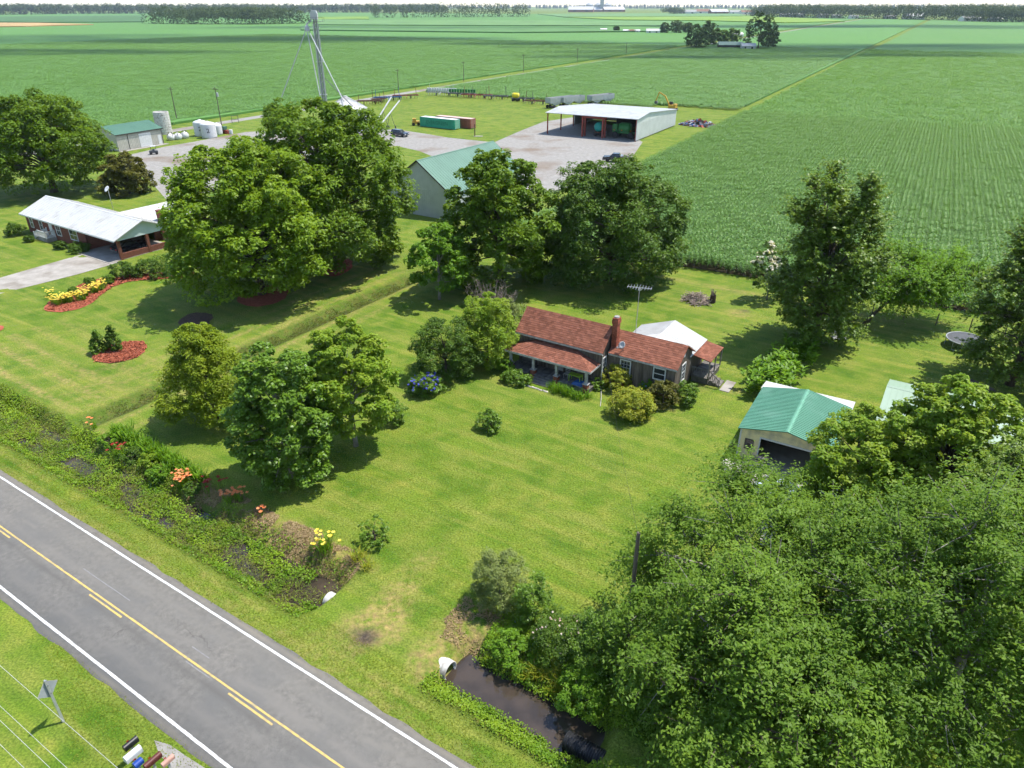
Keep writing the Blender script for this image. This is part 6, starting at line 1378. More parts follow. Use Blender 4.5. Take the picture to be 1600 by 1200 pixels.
b = MB(); b.box(-1.4, 1.8, -1.0, 1.0, 26.0, 26.08); [b.bar((x, y, 26.0), (x, y, 27.1), 0.05) for x in (-1.4, 0.4, 2.2) for y in (-1.0, 1.0)]; [b.bar((-1.4, y, 27.1), (2.2, y, 27.1), 0.05) for y in (-1.0, 1.0)]; b.build('platform', M_STEEL_D, el)
b = MB(); b.lathe([(0.15, 1.4), (0.55, 0.9), (0.75, 0.1), (0.7, -0.2), (0.0, -0.25)], 14, (-2.3, -0.5, 24.0)); b.bar((-2.3, -0.5, 25.4), (-1.0, 0, 26.6), 0.35); b.build('distributor', M_GREY_METAL, el)
def rel(u, v, z): p = ground_at(u, v, z); return (p[0] - E0[0], p[1] - E0[1], z)
for k, (p0, p1) in enumerate((((-2.8, -0.5, 23.8), rel(440, 152, 7.5)), ((-2.3, -0.7, 23.8), rel(500, 150, 8.0)), ((-1.9, -0.4, 23.8), rel(537, 158, 8.8)), ((0.9, 0, 12.0), rel(551, 166, 7.6)))):
    b = MB(); b.tube([p0, p1], 0.13 if k != 3 else 0.10, 8); b.build('spout', M_GREY_METAL if k != 3 else M_STEEL_D, el)
BC = at(545, 206)
bn = thing('grain_bin', 'round steel grain bin with a white ribbed conical roof half hidden by the tallest tree', 'grain bin', (*BC, 0))
b = MB(); b.lathe([(5.2, 0)] + [(5.2 + (0.04 if i % 2 else 0), 0.1 + i * 0.2) for i in range(30)] + [(5.2, 6.1)], 36); b.build('wall', M_GREY_METAL, bn)
b = MB(); b.lathe([(5.45, 6.0), (0.5, 8.75), (0.5, 9.0), (0.0, 9.1)], 36); [b.bar((5.45 * math.cos(a), 5.45 * math.sin(a), 6.03), (0.55 * math.cos(a), 0.55 * math.sin(a), 8.78), 0.09, 0.09) for a in np.linspace(0, 2 * PI, 30, endpoint=False)]; b.build('roof', M_WHITE_METAL, bn)
for k, (u0, v0, u1, v1) in enumerate(((545, 158, 575, 138), (553, 164, 586, 143))):
    ag = thing('grain_auger', 'inclined %s grain auger tube beside the bin roof' % ('upper white', 'lower white')[k], 'auger', (0, 0, 0)); a = ground_at(u0, v0 + 26, 0.5); c = ground_at(u1, v1 + 7 + 14 * k * 0.5, 6.0)
    b = MB(); b.tube([(BC[0] + 6 + 1.5 * k, BC[1] - 1.0 - k, 0.4), (BC[0] + 10.5 + 2.2 * k, BC[1] + 10, 7.6 - 0.9 * k)], 0.2, 8); b.build('tube', M_GREY_METAL, ag)
    b = MB(); mx, my = BC[0] + 8.7 + 1.9 * k, BC[1] + 5.6 - 0.2 * k; b.bar((mx - 1.2, my, 0.0), (mx, my, 4.6 - 0.3 * k), 0.1); b.bar((mx + 1.2, my, 0.0), (mx, my, 4.6 - 0.3 * k), 0.1); b.build('support', M_STEEL_D, ag)
    for sx in (-1.2, 1.2): b = MB(); b.lathe([(0.0, -0.1), (0.4, -0.1), (0.4, 0.1), (0.0, 0.1)], 12, (0, 0, 0), Matrix.Translation((mx + sx, my, 0.4)) @ Matrix.Rotation(PI / 2, 4, 'Y')); b.build('wheel', M_RUBBER, ag)
si = thing('concrete_silo', 'short round concrete silo with a flat top behind the shop', 'silo', (*at(258, 209), 0))
b = MB(); b.lathe([(1.9, -0.1)] + [(1.9 if i % 2 else 1.93, 0.1 + i * 0.3) for i in range(18)] + [(1.9, 5.5), (1.75, 5.55), (1.75, 5.3), (0.0, 5.3)], 28); b.build('wall', M_CONCPIPE, si)
def tank(label, loc, R, h, num=None, rz=0.0, group=None):
    t = thing('storage_tank', label, 'tank', (*loc, 0), rz, group); b = MB()
    prof = [(0.0, 0.02), (R, 0.02)] + [(R + (0.025 if i % 2 else 0), 0.3 + i * (h - 0.8) / 8) for i in range(9)] + [(R, h - 0.4), (R * 0.9, h - 0.2), (R * 0.55, h + 0.05), (R * 0.22, h + 0.15), (R * 0.22, h + 0.3), (0.0, h + 0.32)]
    b.lathe(prof, 28); b.build('shell', M_PLAST_W, t, True)
    if num:
        o = link('numeral', text_mesh(num, 1.5, 0.02), M_DARKTRIM, t); o.location = (0, -R - 0.035, h * 0.5); o.rotation_euler = (PI / 2, 0, 0)
    return t
tank('left of the two big white storage tanks, numbered 2', at(316, 212), 1.75, 3.7, '2', 0.25); tank('right and nearer of the two big white storage tanks, numbered 2', at(328, 215), 1.85, 3.7, '2', 0.3)
tank('smaller white tank partly behind the two numbered tanks', at(341, 210), 1.2, 2.6)
for k, (u, v) in enumerate(((268, 219), (279, 218), (290, 216))):
    t = thing('bulk_bag', ('white bulk bag nearest the shop door', 'middle white bulk bag between the shop and the tanks', 'white bulk bag nearest the numbered tanks')[k], 'bag', (*at(u, v), 0), 0.3 + k, 'white bags by the shop')
    b = MB(); b.lathe([(0.0, 0), (0.85, 0.02), (1.0, 0.5), (0.95, 1.1), (0.6, 1.45), (0.2, 1.5), (0.15, 1.7), (0.0, 1.72)], 8); b.build('bag', M_PLAST_W, t, True); b = MB(); [b.bar((0.7 * sx, 0.7 * sy, 1.2), (0.25 * sx, 0.25 * sy, 1.95), 0.08) for sx in (-1, 1) for sy in (-1, 1)]; b.build('strap', M_DARKTRIM, t)
t = thing('crate_stack', 'dark crates and a white drum right of the small tank', 'crates', (*at(356, 209), 0), -0.5)
for k, (x, y, z, s, m) in enumerate(((-1.4, 0, 0, 1.0, M_RUSTB), (-0.2, 0.1, 0, 1.0, M_RUST), (-0.9, 0, 1.01, 0.9, M_GREEN_DULL))): b = MB(); b.box(x - s / 2, x + s / 2, y - s / 2, y + s / 2, z, z + 0.9 * s); [b.box(x - s / 2 - 0.02, x + s / 2 + 0.02, y - s / 2 - 0.02, y + s / 2 + 0.02, z + q_ * s, z + (q_ + 0.08) * s) for q_ in (0.1, 0.45, 0.8)]; b.build('crate', m, t)
b = MB(); b.lathe([(0, 0), (0.45, 0), (0.47, 0.4), (0.45, 1.1), (0.0, 1.12)], 14, (1.3, 0, 0)); b.build('drum', M_PLAST_W, t)
t = thing('sign_frame', 'empty dark steel sign frame on the grass by the lane', 'sign frame', (*at(368, 192), 0), 0.2)
for x in (-0.9, 0.9): b = MB(); b.box(x - 0.06, x + 0.06, -0.06, 0.06, -0.1, 2.0); b.build('post', M_STEEL_D, t)
b = MB(); b.box(-0.83, 0.83, -0.05, 0.05, 1.85, 1.98); b.box(-0.83, 0.83, -0.05, 0.05, 0.9, 1.0); b.build('rail', M_STEEL_D, t)

# ------------------------------------------------------------------ shipping containers
def container(label, loc, rz, m, L=12.2, Wd=2.44, h=2.6, text=None):
    t = thing('shipping_container', label, 'container', (*loc, 0), rz); b = MB(); n = 40
    for y, sg in ((0.06, -1), (Wd - 0.06, 1)):
        for i in range(n):
            x = 0.15 + i * (L - 0.3) / n; w = (L - 0.3) / n; o = 0.0 if i % 2 else 0.035
            b.box(x, x + w, y - 0.02 + sg * o, y + 0.02 + sg * o, 0.22, h - 0.1, tint=0.5)
    b.build('side_panel', m, t)
    b = MB()
    for x in (0, L - 0.15):
        for y in (0, Wd - 0.15): b.box(x, x + 0.15, y, y + 0.15, 0.0, h, tint=0.4)
    for y in (0, Wd - 0.1): b.box(0.15, L - 0.15, y, y + 0.1, 0.1, 0.22, tint=0.4); b.box(0.15, L - 0.15, y, y + 0.1, h - 0.1, h, tint=0.4)
    b.build('frame', m, t)
    b = MB(); b.box(0.1, L - 0.1, 0.1, Wd - 0.1, h - 0.07, h - 0.02, tint=0.5); b.build('roof', mat(m.name + ' faded roof', (0.62, 0.64, 0.62) if 'green' in m.name else (0.60, 0.42, 0.36), rough=0.6), t)
    for k in range(2):
        d = MB(); y0 = 0.15 + k * (Wd - 0.3) / 2; d.box(L - 0.06, L, y0 + 0.01, y0 + (Wd - 0.3) / 2 - 0.01, 0.22, h - 0.12); do = d.build('door', mat(m.name + ' door', (0.20, 0.52, 0.36) if 'green' in m.name else (0.36, 0.12, 0.075), rough=0.6), t)  # doors painted paler than the sides: sunlight on this end, in the colour
        for q_ in (0.3, 0.75): g = MB(); g.bar((L + 0.03, y0 + q_, 0.2), (L + 0.03, y0 + q_, h - 0.15), 0.05); g.build('locking_bar', M_TRIM_OLD, do)
    if text: o = link('lettering', text_mesh(text, 1.25, 0.012), mat('dark green lettering', (0.012, 0.16, 0.095), rough=0.6), t); o.location = (L * 0.5, -0.015, h * 0.52); o.rotation_euler = (PI / 2, 0, 0); o.scale = (1.15, 1, 1)
    return t
container('green shipping container with dark lettering, nearer of the two', (-25.75, 209.7), -0.58, mat('green container paint', (0.030, 0.31, 0.20), (0.025, 0.27, 0.17), rough=0.5, scale=0.8), text='EVERGREEN')
cx_, cy_ = -25.75 + 2.6 * math.cos(-0.58) + 3.7 * math.sin(0.58), 209.7 + 2.6 * math.sin(-0.58) + 3.7 * math.cos(0.58)
container('rust red shipping container behind the green one', (cx_, cy_), -0.58, mat('rust container paint', (0.28, 0.085, 0.05), (0.22, 0.065, 0.04), rough=0.6, scale=0.8))
t = thing('wellhead_post', 'brown post on a small concrete pad right of the containers', 'post', (*at(742, 213), 0), 0); b = MB(); b.box(-0.12, 0.12, -0.12, 0.12, 0.0, 3.0); b.build('post', M_RUSTB, t); b = MB(); b.box(-0.3, 2.0, -0.6, 0.6, 0.0, 0.06); b.build('pad', CONC, t)
t = thing('small_loader', 'small yellow loader at the left end of the green container', 'loader', (*at(650, 196), 0), 0.2); M_YEL = mat('machine yellow', (0.62, 0.36, 0.04), (0.50, 0.28, 0.04), rough=0.5)
b = MB(); b.box(-1.0, 1.0, -0.7, 0.7, 0.5, 1.2); b.box(-0.9, 0.1, -0.6, 0.6, 1.2, 1.9); b.build('body', M_YEL, t)
for x in (-0.7, 0.7):
    for y in (-0.75, 0.75): b = MB(); b.lathe([(0, -0.15), (0.42, -0.15), (0.42, 0.15), (0, 0.15)], 14, (0, 0, 0), Matrix.Translation((x, y, 0.42)) @ Matrix.Rotation(PI / 2, 4, 'X')); b.build('wheel', M_RUBBER, t)

# ------------------------------------------------------------------ vehicles
def wheels(t, xs, ys, r, wd=0.22):
    for x in xs:
        for y in ys:
            M = Matrix.Translation((x, y, r)) @ Matrix.Rotation(PI / 2, 4, 'X')
            b = MB(); b.lathe([(r * 0.55, -wd / 2), (r * 0.92, -wd / 2), (r, -wd / 3), (r, wd / 3), (r * 0.92, wd / 2), (r * 0.55, wd / 2)], 18, (0, 0, 0), M); w = b.build('tyre', M_RUBBER, t, True)
            b = MB(); b.lathe([(0, -wd / 2 + 0.02), (r * 0.55, -wd / 2 + 0.03), (r * 0.56, wd / 2 - 0.03), (0, wd / 2 - 0.02)], 12, (0, 0, 0), M); b.build('rim', M_CHROME, w)
def car(name, label, loc, rz, m, kind='suv', cat='car', z=0.0):
    t = thing(name, label, cat, (loc[0], loc[1], z), rz)
    L, Wd = {'suv': (4.7, 1.9), 'pickup': (5.6, 1.95), 'sedan': (4.6, 1.8)}[kind]
    low = {'suv': [(-2.35, 0.45), (2.3, 0.45), (2.35, 0.75), (2.25, 0.98), (1.05, 1.06), (-2.3, 1.08), (-2.36, 0.8)],
           'pickup': [(-2.8, 0.5), (2.75, 0.5), (2.8, 0.9), (2.7, 1.12), (1.4, 1.2), (-2.75, 1.18), (-2.8, 0.8)],
           'sedan': [(-2.3, 0.4), (2.25, 0.4), (2.3, 0.62), (2.2, 0.82), (1.0, 0.93), (-2.0, 0.95), (-2.3, 0.8)]}[kind]
    cab = {'suv': [(1.02, 1.05), (0.35, 1.68), (-2.0, 1.70), (-2.28, 1.07)], 'pickup': [(1.35, 1.19), (0.65, 1.85), (-0.75, 1.86), (-1.0, 1.17)], 'sedan': [(0.95, 0.92), (0.3, 1.40), (-1.0, 1.42), (-1.75, 0.94)]}[kind]
    b = MB(); n = len(low)
    for sx, ins in (((0.5, 1.0), 0.0),):
        a = [(x, -Wd / 2, z_) for x, z_ in low]; c = [(x, Wd / 2, z_) for x, z_ in low]; mid_a = [(x * 0.97, -Wd / 2 + 0.12, z_ + (0.03 if z_ > 0.9 else 0)) for x, z_ in low]
        b._add(a + c, [tuple(range(n)), tuple(range(2 * n - 1, n - 1, -1))] + [(i, n + i, n + (i + 1) % n, (i + 1) % n) for i in range(n)], 0.5)
    b.build('body', m, t)
    b = MB(); k = len(cab); tw = Wd / 2 - 0.06; rw = Wd / 2 - 0.28
    ya = [-tw if z_ < 1.3 else -rw for x, z_ in cab]; a = [(x, ya[i], z_) for i, (x, z_) in enumerate(cab)]; c = [(x, -ya[i], z_) for i, (x, z_) in enumerate(cab)]
    b._add(a + c, [tuple(range(k)), tuple(range(2 * k - 1, k - 1, -1))] + [(i, k + i, k + (i + 1) % k, (i + 1) % k) for i in range(k)], 0.5); b.build('cabin', m, t)
    def pane(pts, nm='window'):
        p = [Vector(q_) for q_ in pts]; nrm = (p[1] - p[0]).cross(p[2] - p[0]).normalized(); c_ = sum(p, Vector()) / len(p)
        if nrm.dot(c_ - Vector((-0.4, 0, 1.2))) < 0: nrm = -nrm
        b = MB(); b._add([c_ + (q_ - c_) * 0.86 + nrm * 0.012 for q_ in p], [tuple(range(len(p)))]); b.build(nm, M_GLASS, t)
    pane([a[0], c[0], c[1], a[1]], 'windscreen'); pane([a[2], c[2], c[3], a[3]], 'rear_window'); pane([a[0], a[1], a[2], a[3]]); pane([c[0], c[1], c[2], c[3]])
    if kind == 'pickup':
        b = MB(); b.box(-2.72, -1.05, -Wd / 2 + 0.1, Wd / 2 - 0.1, 1.185, 1.20); b.build('bed_liner', M_DARKTRIM, t)
        b = MB(); b.box(-1.4, -1.05, -Wd / 2 + 0.05, Wd / 2 - 0.05, 1.2, 1.45); b.build('tool_box', M_CHROME, t)
    zf = low[2][1]
    for y in (-Wd / 2 + 0.28, Wd / 2 - 0.28):
        b = MB(); b.box(low[2][0] - 0.02, low[2][0] + 0.012, y - 0.2, y + 0.2, zf - 0.08, zf + 0.08); b.build('headlight', M_LAMP, t); b = MB(); b.box(-L / 2 - 0.022, -L / 2 + 0.02, y - 0.12, y + 0.12, zf - 0.05, zf + 0.15); b.build('tail_light', M_REDLENS, t)
    b = MB(); b.box(low[1][0] + 0.0, low[1][0] + 0.1, -Wd / 2 + 0.08, Wd / 2 - 0.08, low[0][1], low[0][1] + 0.2); b.box(-L / 2 - 0.08, -L / 2 + 0.02, -Wd / 2 + 0.08, Wd / 2 - 0.08, low[0][1], low[0][1] + 0.18); b.build('bumper', M_STEEL_D, t)
    wheels(t, (-L * 0.3, L * 0.31), (-Wd / 2 + 0.08, Wd / 2 - 0.08), 0.38 if kind != 'sedan' else 0.33)
    return t
car('pickup_truck', 'black pickup truck with a tool box parked at the edge of the gravel yard', at(962, 253), PI - 0.25, M_BLACKPAINT, 'pickup', 'truck')
car('suv', 'dark blue car on the gravel drive left of the green container', at(625, 213), -0.55, M_DKBLUE, 'suv')
car('carport_car', 'black car parked in the shade of the brick house carport', (-72.49 + 21.5 * math.cos(-0.59) - 3.2 * math.sin(-0.59), 104.94 + 21.5 * math.sin(-0.59) + 3.2 * math.cos(-0.59)), -0.59 + PI / 2, M_BLACKPAINT, 'sedan', z=0.06)
car('silver_car', 'pale blue grey car glimpsed under the branches in front of the garage', (18.6, 38.6), -0.9, mat('silver car paint', (0.42, 0.50, 0.58), rough=0.25, spec=0.6), 'sedan', z=0.11)
car('white_car', 'white car glimpsed through the branches right of the garage drive', (21.6, 37.6), -0.7, mat('white car paint', (0.78, 0.78, 0.78), rough=0.25, spec=0.6), 'suv', z=0.11)
t = thing('utility_cart', 'small white and dark utility cart standing alone on the left gravel yard', 'cart', (*at(241, 241), 0), 0.4)
b = MB(); b.box(-0.9, 0.9, -0.55, 0.55, 0.35, 0.8); b.box(-0.2, 0.3, -0.5, 0.5, 0.8, 1.1); b.build('body', M_STEEL_D, t); b = MB(); b.box(-0.5, 0.6, -0.6, 0.6, 1.75, 1.82); b.build('canopy', M_PLAST_W, t)
for x in (-0.45, 0.55):
    for y in (-0.55, 0.55): b = MB(); b.bar((x, y, 0.8), (x, y, 1.75), 0.05); b.build('canopy_post', M_STEEL_D, t)
wheels(t, (-0.6, 0.6), (-0.5, 0.5), 0.3)

# ------------------------------------------------------------------ machinery
def implement(label, u, v, rz, L, m, kind, seed, m2=None):
    """row-crop implement: tool bar frame with discs, shanks or hoppers, on wheels"""
    rng = np.random.default_rng(seed); t = thing('farm_implement', label, 'implement', (*at(u, v), 0), rz, 'implements parked along the field edge'); m2 = m2 or m
    b = MB(); [b.bar((-L / 2, y, 0.8), (L / 2, y, 0.8), 0.14) for y in (-0.9, 0.0, 0.9)]; [b.bar((x, -0.95, 0.8), (x, 0.95, 0.8), 0.12) for x in np.linspace(-L / 2 + 0.1, L / 2 - 0.1, max(3, int(L / 1.6)))]
    b.bar((0, -0.9, 0.8), (0, -2.8, 0.55), 0.14); b.build('frame', m, t)
    n = max(4, int(L / 0.75))
    for i in range(n):
        x = -L / 2 + 0.3 + i * (L - 0.6) / (n - 1); b = MB()
        if kind == 'disc': b.lathe([(0, -0.02), (0.3, -0.02), (0.33, 0), (0.3, 0.02), (0, 0.03)], 12, (0, 0, 0), Matrix.Translation((x, 0.45 * (-1) ** i, 0.33)) @ Matrix.Rotation(PI / 2 + 0.25, 4, 'Y')); b.bar((x, 0.45 * (-1) ** i, 0.33), (x, 0.45 * (-1) ** i, 0.8), 0.06); b.build('disc', m2, t)
        elif kind == 'planter': b.prism([(x - 0.25, 1.0), (x + 0.25, 1.0), (x + 0.3, 1.6), (x - 0.3, 1.6)], 0.1, 0.7, 'y'); b.bar((x, 0.4, 0.1), (x, 0.4, 1.0), 0.12); b.build('hopper', m2, t)
        else: b.tube([(x, 0.6, 0.85), (x, 0.9, 0.6), (x, 0.7, 0.1)], 0.05, 5); b.build('shank', m2, t)
    for s_ in (-1, 1):
        b = MB(); b.tube([(s_ * L * 0.42, 0, 0.85), (s_ * L * 0.40, 0.1, 1.9 + rng.random() * 0.8)], 0.07, 5); b.build('marker_arm', m, t)
        b = MB(); b.lathe([(0, -0.12), (0.38, -0.12), (0.42, 0), (0.38, 0.12), (0, 0.12)], 14, (0, 0, 0), Matrix.Translation((s_ * L * 0.22, 1.25, 0.42)) @ Matrix.Rotation(PI / 2, 4, 'Y')); b.build('wheel', M_RUBBER, t)
    t.scale = (1.25, 1.25, 1.7); return t
M_IBLUE = mat('faded blue steel', (0.055, 0.12, 0.30), (0.04, 0.085, 0.2), rough=0.6, scale=3); M_IRED = mat('faded red steel', (0.30, 0.09, 0.06), (0.18, 0.06, 0.045), rough=0.7, scale=3); M_IGREEN = mat('implement green', (0.03, 0.20, 0.05), (0.025, 0.15, 0.04), rough=0.5)
M_IGREY = mat('grey paint', (0.42, 0.42, 0.40), (0.3, 0.3, 0.29), rough=0.6)
implement('blue disc harrow beside the lane', 606, 158, 0.25, 8, M_IBLUE, 'disc', 1); implement('red field cultivator right of the blue harrow', 634, 155, 0.25, 7.5, M_IRED, 'shank', 2, M_STEEL_D)
implement('rusty brown plough nearest the grain bin', 578, 164, 0.2, 7, M_RUSTB, 'shank', 3); implement('rusty chisel plough with raised arms below the lane', 592, 161, 0.5, 4, M_RUSTB, 'disc', 4)
implement('grey seed drill at the corner of the crop beside the lane', 690, 150, -0.2, 9, M_IGREY, 'planter', 5, M_PLAST_W); implement('green row planter right of the grey drill', 722, 152, -0.2, 8, M_STEEL_D, 'planter', 6, M_IGREEN)
implement('rusty red disc harrow along the crop edge', 745, 154, -0.2, 9, M_IRED, 'disc', 7); implement('dark cultivator right of the rusty red harrow', 775, 156, -0.22, 7, M_STEEL_D, 'shank', 8, M_RUSTB)
implement('dark plough with tall folded arms beside the silver trailers', 838, 164, -0.3, 7, M_RUSTB, 'shank', 9, M_STEEL_D); implement('dark subsoiler next to the yellow tank cart', 822, 160, -0.2, 4.5, M_STEEL_D, 'shank', 10, M_RUSTB)
t = thing('tank_cart', 'yellow tank on a cart parked at the crop edge', 'tank cart', (*at(806, 158), 0), -0.4)
b = MB(); b.lathe([(0, -1.3), (0.6, -1.28), (0.85, -1.0), (0.85, 1.0), (0.6, 1.28), (0, 1.3)], 16, (0, 0, 0), Matrix.Translation((0, 0, 1.9)) @ Matrix.Rotation(PI / 2, 4, 'Y')); b.build('tank', mat('yellow plastic tank', (0.80, 0.62, 0.04), rough=0.4), t, True)
b = MB(); b.box(-1.8, 1.8, -0.7, 0.7, 0.85, 1.02); b.bar((1.8, 0, 0.9), (3.2, 0, 0.6), 0.12); b.build('frame', M_STEEL_D, t); wheels(t, (-0.8, 0.8), (-0.9, 0.9), 0.45)
def trailer(label, u, v, rz, L):
    t = thing('grain_trailer', label, 'trailer', (*at(u, v), 0), rz, 'silver grain trailers'); b = MB()
    for y in (-1.25, 1.2): b.box(-L / 2, L / 2, y, y + 0.05, 1.6, 3.2)
    for x in (-L / 2, L / 2 - 0.05): b.box(x, x + 0.05, -1.2, 1.2, 1.6, 3.2)
    [b.box(-L / 2 + i * L / 16, -L / 2 + i * L / 16 + 0.08, -1.31, -1.251, 1.6, 3.2) for i in range(17)]; b.build('box', M_GREY_METAL, t)
    b = MB(); b.box(-L / 2 + 0.06, L / 2 - 0.06, -1.19, 1.19, 2.7, 2.78); b.build('load_cover', mat('trailer tarp', (0.30, 0.22, 0.19), (0.42, 0.38, 0.36), rough=0.8, scale=0.6), t)
    for x in (-L / 4, L / 4): b = MB(); b.prism([(x - L / 4 + 0.1, 1.6), (x + L / 4 - 0.1, 1.6), (x + 0.4, 0.8), (x - 0.4, 0.8)], -1.1, 1.1, 'y'); b.build('hopper', M_GREY_METAL, t)
    b = MB(); b.box(-L / 2, L / 2, -0.5, -0.4, 1.45, 1.59); b.box(-L / 2, L / 2, 0.4, 0.5, 1.45, 1.59); b.bar((L / 2 - 1, 0, 0), (L / 2 - 1, 0, 1.5), 0.15); b.build('chassis', M_STEEL_D, t)
    wheels(t, (-L / 2 + 0.8, -L / 2 + 2.0), (-1.05, 1.05), 0.5, 0.4); return t
trailer('silver grain trailer nearest the implements', 876, 167, 0.72, 12); trailer('silver grain trailer just right of the first, behind the shed roof', 893, 166, 0.72, 10); trailer('low silver trailer behind the middle of the shed roof', 938, 163, 0.72, 11)
ex = thing('excavator', 'yellow excavator with raised bent boom behind the machinery shed', 'excavator', (*at(1050, 173), 0), 2.6); ex.scale = (0.8, 0.8, 0.8)
b = MB(); b.box(-1.6, 1.4, -1.2, 1.2, 1.1, 2.2); b.box(-1.7, -0.6, -1.1, 1.1, 2.2, 2.6); b.build('body', M_YEL, ex); b = MB(); b.box(0.2, 1.5, -1.15, -0.1, 2.2, 3.3); b.build('cab', M_DARKTRIM, ex)
for y in (-1.2, 1.2): b = MB(); b.prism([(-2.0, 0.3), (-1.7, 0.0), (1.7, 0.0), (2.0, 0.3), (2.0, 0.7), (1.6, 1.0), (-1.6, 1.0), (-2.0, 0.7)], y - 0.3, y + 0.3, 'y'); b.build('track', M_RUBBER, ex)
b = MB(); b.bar((1.3, 0, 2.0), (3.4, 0, 5.4), 0.45); b.bar((3.3, 0, 5.3), (6.0, 0, 6.6), 0.4); b.build('boom', M_YEL, ex); b = MB(); b.bar((6.0, 0, 6.6), (7.2, 0, 3.2), 0.35); b.build('stick', M_YEL, ex); b = MB(); b.prism([(6.7, 3.3), (7.6, 3.2), (7.5, 2.3), (6.7, 2.2), (6.3, 2.7)], -0.5, 0.5, 'y'); b.build('bucket', M_STEEL_D, ex)
def under_shed(a, b): return (30.74 + a * math.cos(-0.52) - b * math.sin(-0.52), 184.17 + a * math.sin(-0.52) + b * math.cos(-0.52))
t = thing('nurse_tank', 'turquoise round tank on a wagon under the red gantry', 'tank wagon', (*under_shed(-11.6, 4.5), 0), -0.52)
b = MB(); b.lathe([(0, -1.8), (0.8, -1.75), (1.15, -1.4), (1.15, 1.4), (0.8, 1.75), (0, 1.8)], 18, (0, 0, 0), Matrix.Translation((0, 0, 2.3)) @ Matrix.Rotation(PI / 2, 4, 'X')); b.build('tank', mat('turquoise tank', (0.03, 0.36, 0.30), rough=0.4), t, True)
b = MB(); b.box(-0.8, 0.8, -2.0, 2.0, 0.9, 1.1); b.build('frame', M_RUSTB, t); wheels(t, (-0.85, 0.85), (-1.2, 1.2), 0.5)
t = thing('crop_sprayer', 'green self propelled sprayer with orange lamps parked inside the shed', 'sprayer', (*under_shed(-4.6, 4.2), 0), -0.52)
b = MB(); b.lathe([(0, -1.6), (1.0, -1.5), (1.25, -1.1), (1.25, 1.1), (1.0, 1.5), (0, 1.6)], 16, (0, 0, 0), Matrix.Translation((0, 0, 2.5)) @ R90); b.build('tank', M_IGREEN, t, True); b = MB(); b.box(-3.0, 2.6, -0.9, 0.9, 1.2, 1.5); b.box(-3.2, -1.9, -0.8, 0.8, 1.5, 3.3); b.build('chassis', M_IGREEN, t)
wheels(t, (-2.2, 2.0), (-1.3, 1.3), 0.8, 0.4); [(lambda b: (b.box(x - 0.1, x + 0.1, -1.45, -1.3, 1.9, 2.1), b.build('lamp', mat('orange lens', (0.8, 0.2, 0.02), rough=0.3), t)))(MB()) for x in (-2.4, -0.4, 2.0)]
def debris(name, label, cat, u, v, sx, sy, h, n, seed, mats, stick=False, part='pieces'):
    rng = np.random.default_rng(seed); t = thing(name, label, cat, (*at(u, v), 0), ROAD_A)
    for k, m in enumerate(mats):
        b = MB()
        for i in range(n // len(mats)):
            a = rng.uniform(0, 2 * PI); r = math.sqrt(rng.random()); x, y = r * sx / 2 * math.cos(a), r * sy / 2 * math.sin(a); z = h * (1 - r) * rng.uniform(0.5, 1.0) + 0.05
            d = Vector((rng.normal(), rng.normal(), rng.normal() * 0.35)).normalized(); L = rng.uniform(0.5, 1.6) * (1.3 if stick else 1.0)
            b.bar(Vector((x, y, z)) - d * L / 2, Vector((x, y, z)) + d * L / 2, 0.05 if stick else rng.uniform(0.1, 0.9), 0.05 if stick else rng.uniform(0.04, 0.4))
        tag(b.build(part, m, t), kind='stuff')
    return t
debris('scrap_pile', 'heap of rusty scrap metal at the right end of the shed', 'scrap', 1091, 196, 11, 6.5, 1.7, 260, 61, (M_RUSTB, M_STEEL_D, M_GREY_METAL, M_IBLUE, M_RUST))
debris('burn_pile', 'pile of dead pale branches in the back yard', 'branches', 1088, 471, 3.2, 2.6, 1.25, 150, 62, (TWIG, mat('pale dead wood', (0.42, 0.34, 0.27), (0.30, 0.24, 0.19), rough=0.9)), True, 'branches')
debris('rubble', 'scatter of pale stones and rubbish left of the grill', 'rubble', 1155, 738, 1.8, 1.4, 0.25, 40, 63, (m_st,), False, 'stones')
t = thing('burn_barrel', 'rusty burn barrel with sticks standing in it beside the branch pile', 'barrel', (*at(1113, 473), 0)); b = MB(); b.lathe([(0.0, 0), (0.32, 0), (0.33, 0.3), (0.32, 0.32), (0.33, 0.6), (0.32, 0.95), (0.28, 0.95), (0.28, 0.4), (0, 0.4)], 16); b.build('drum', mat('burnt rust', (0.07, 0.045, 0.035), rough=0.9), t)
b = MB(); [b.bar((random.uniform(-0.1, 0.1), random.uniform(-0.1, 0.1), 0.4), (random.uniform(-0.35, 0.35), random.uniform(-0.35, 0.35), random.uniform(1.2, 1.7)), 0.05) for _ in range(12)]; tag(b.build('sticks', TWIG, t), kind='stuff')
t = thing('trampoline', 'round trampoline with pale rim half under the right edge tree', 'trampoline', (*at(1506, 542), 0)); R_ = 1.75
b = MB(); b.tube([(R_ * math.cos(a), R_ * math.sin(a), 0.85) for a in np.linspace(0, 2 * PI, 33)], 0.06, 6, caps=False); b.build('rim', mat('pale rim pad', (0.36, 0.38, 0.40), rough=0.6), t)
b = MB(); b.lathe([(0, 0.80), (R_ - 0.05, 0.83), (R_ - 0.05, 0.835), (0, 0.805)], 32); b.build('mat', mat('grey jump mat', (0.085, 0.09, 0.10), rough=0.7), t)
for k in range(5): a = 2 * PI * k / 5; b = MB(); b.tube([(R_ * math.cos(a - 0.25), R_ * math.sin(a - 0.25), 0.82), (R_ * math.cos(a - 0.25), R_ * math.sin(a - 0.25), 0.04), (R_ * math.cos(a + 0.25), R_ * math.sin(a + 0.25), 0.04), (R_ * math.cos(a + 0.25), R_ * math.sin(a + 0.25), 0.82)], 0.03, 6); b.build('leg', M_STEEL, t)
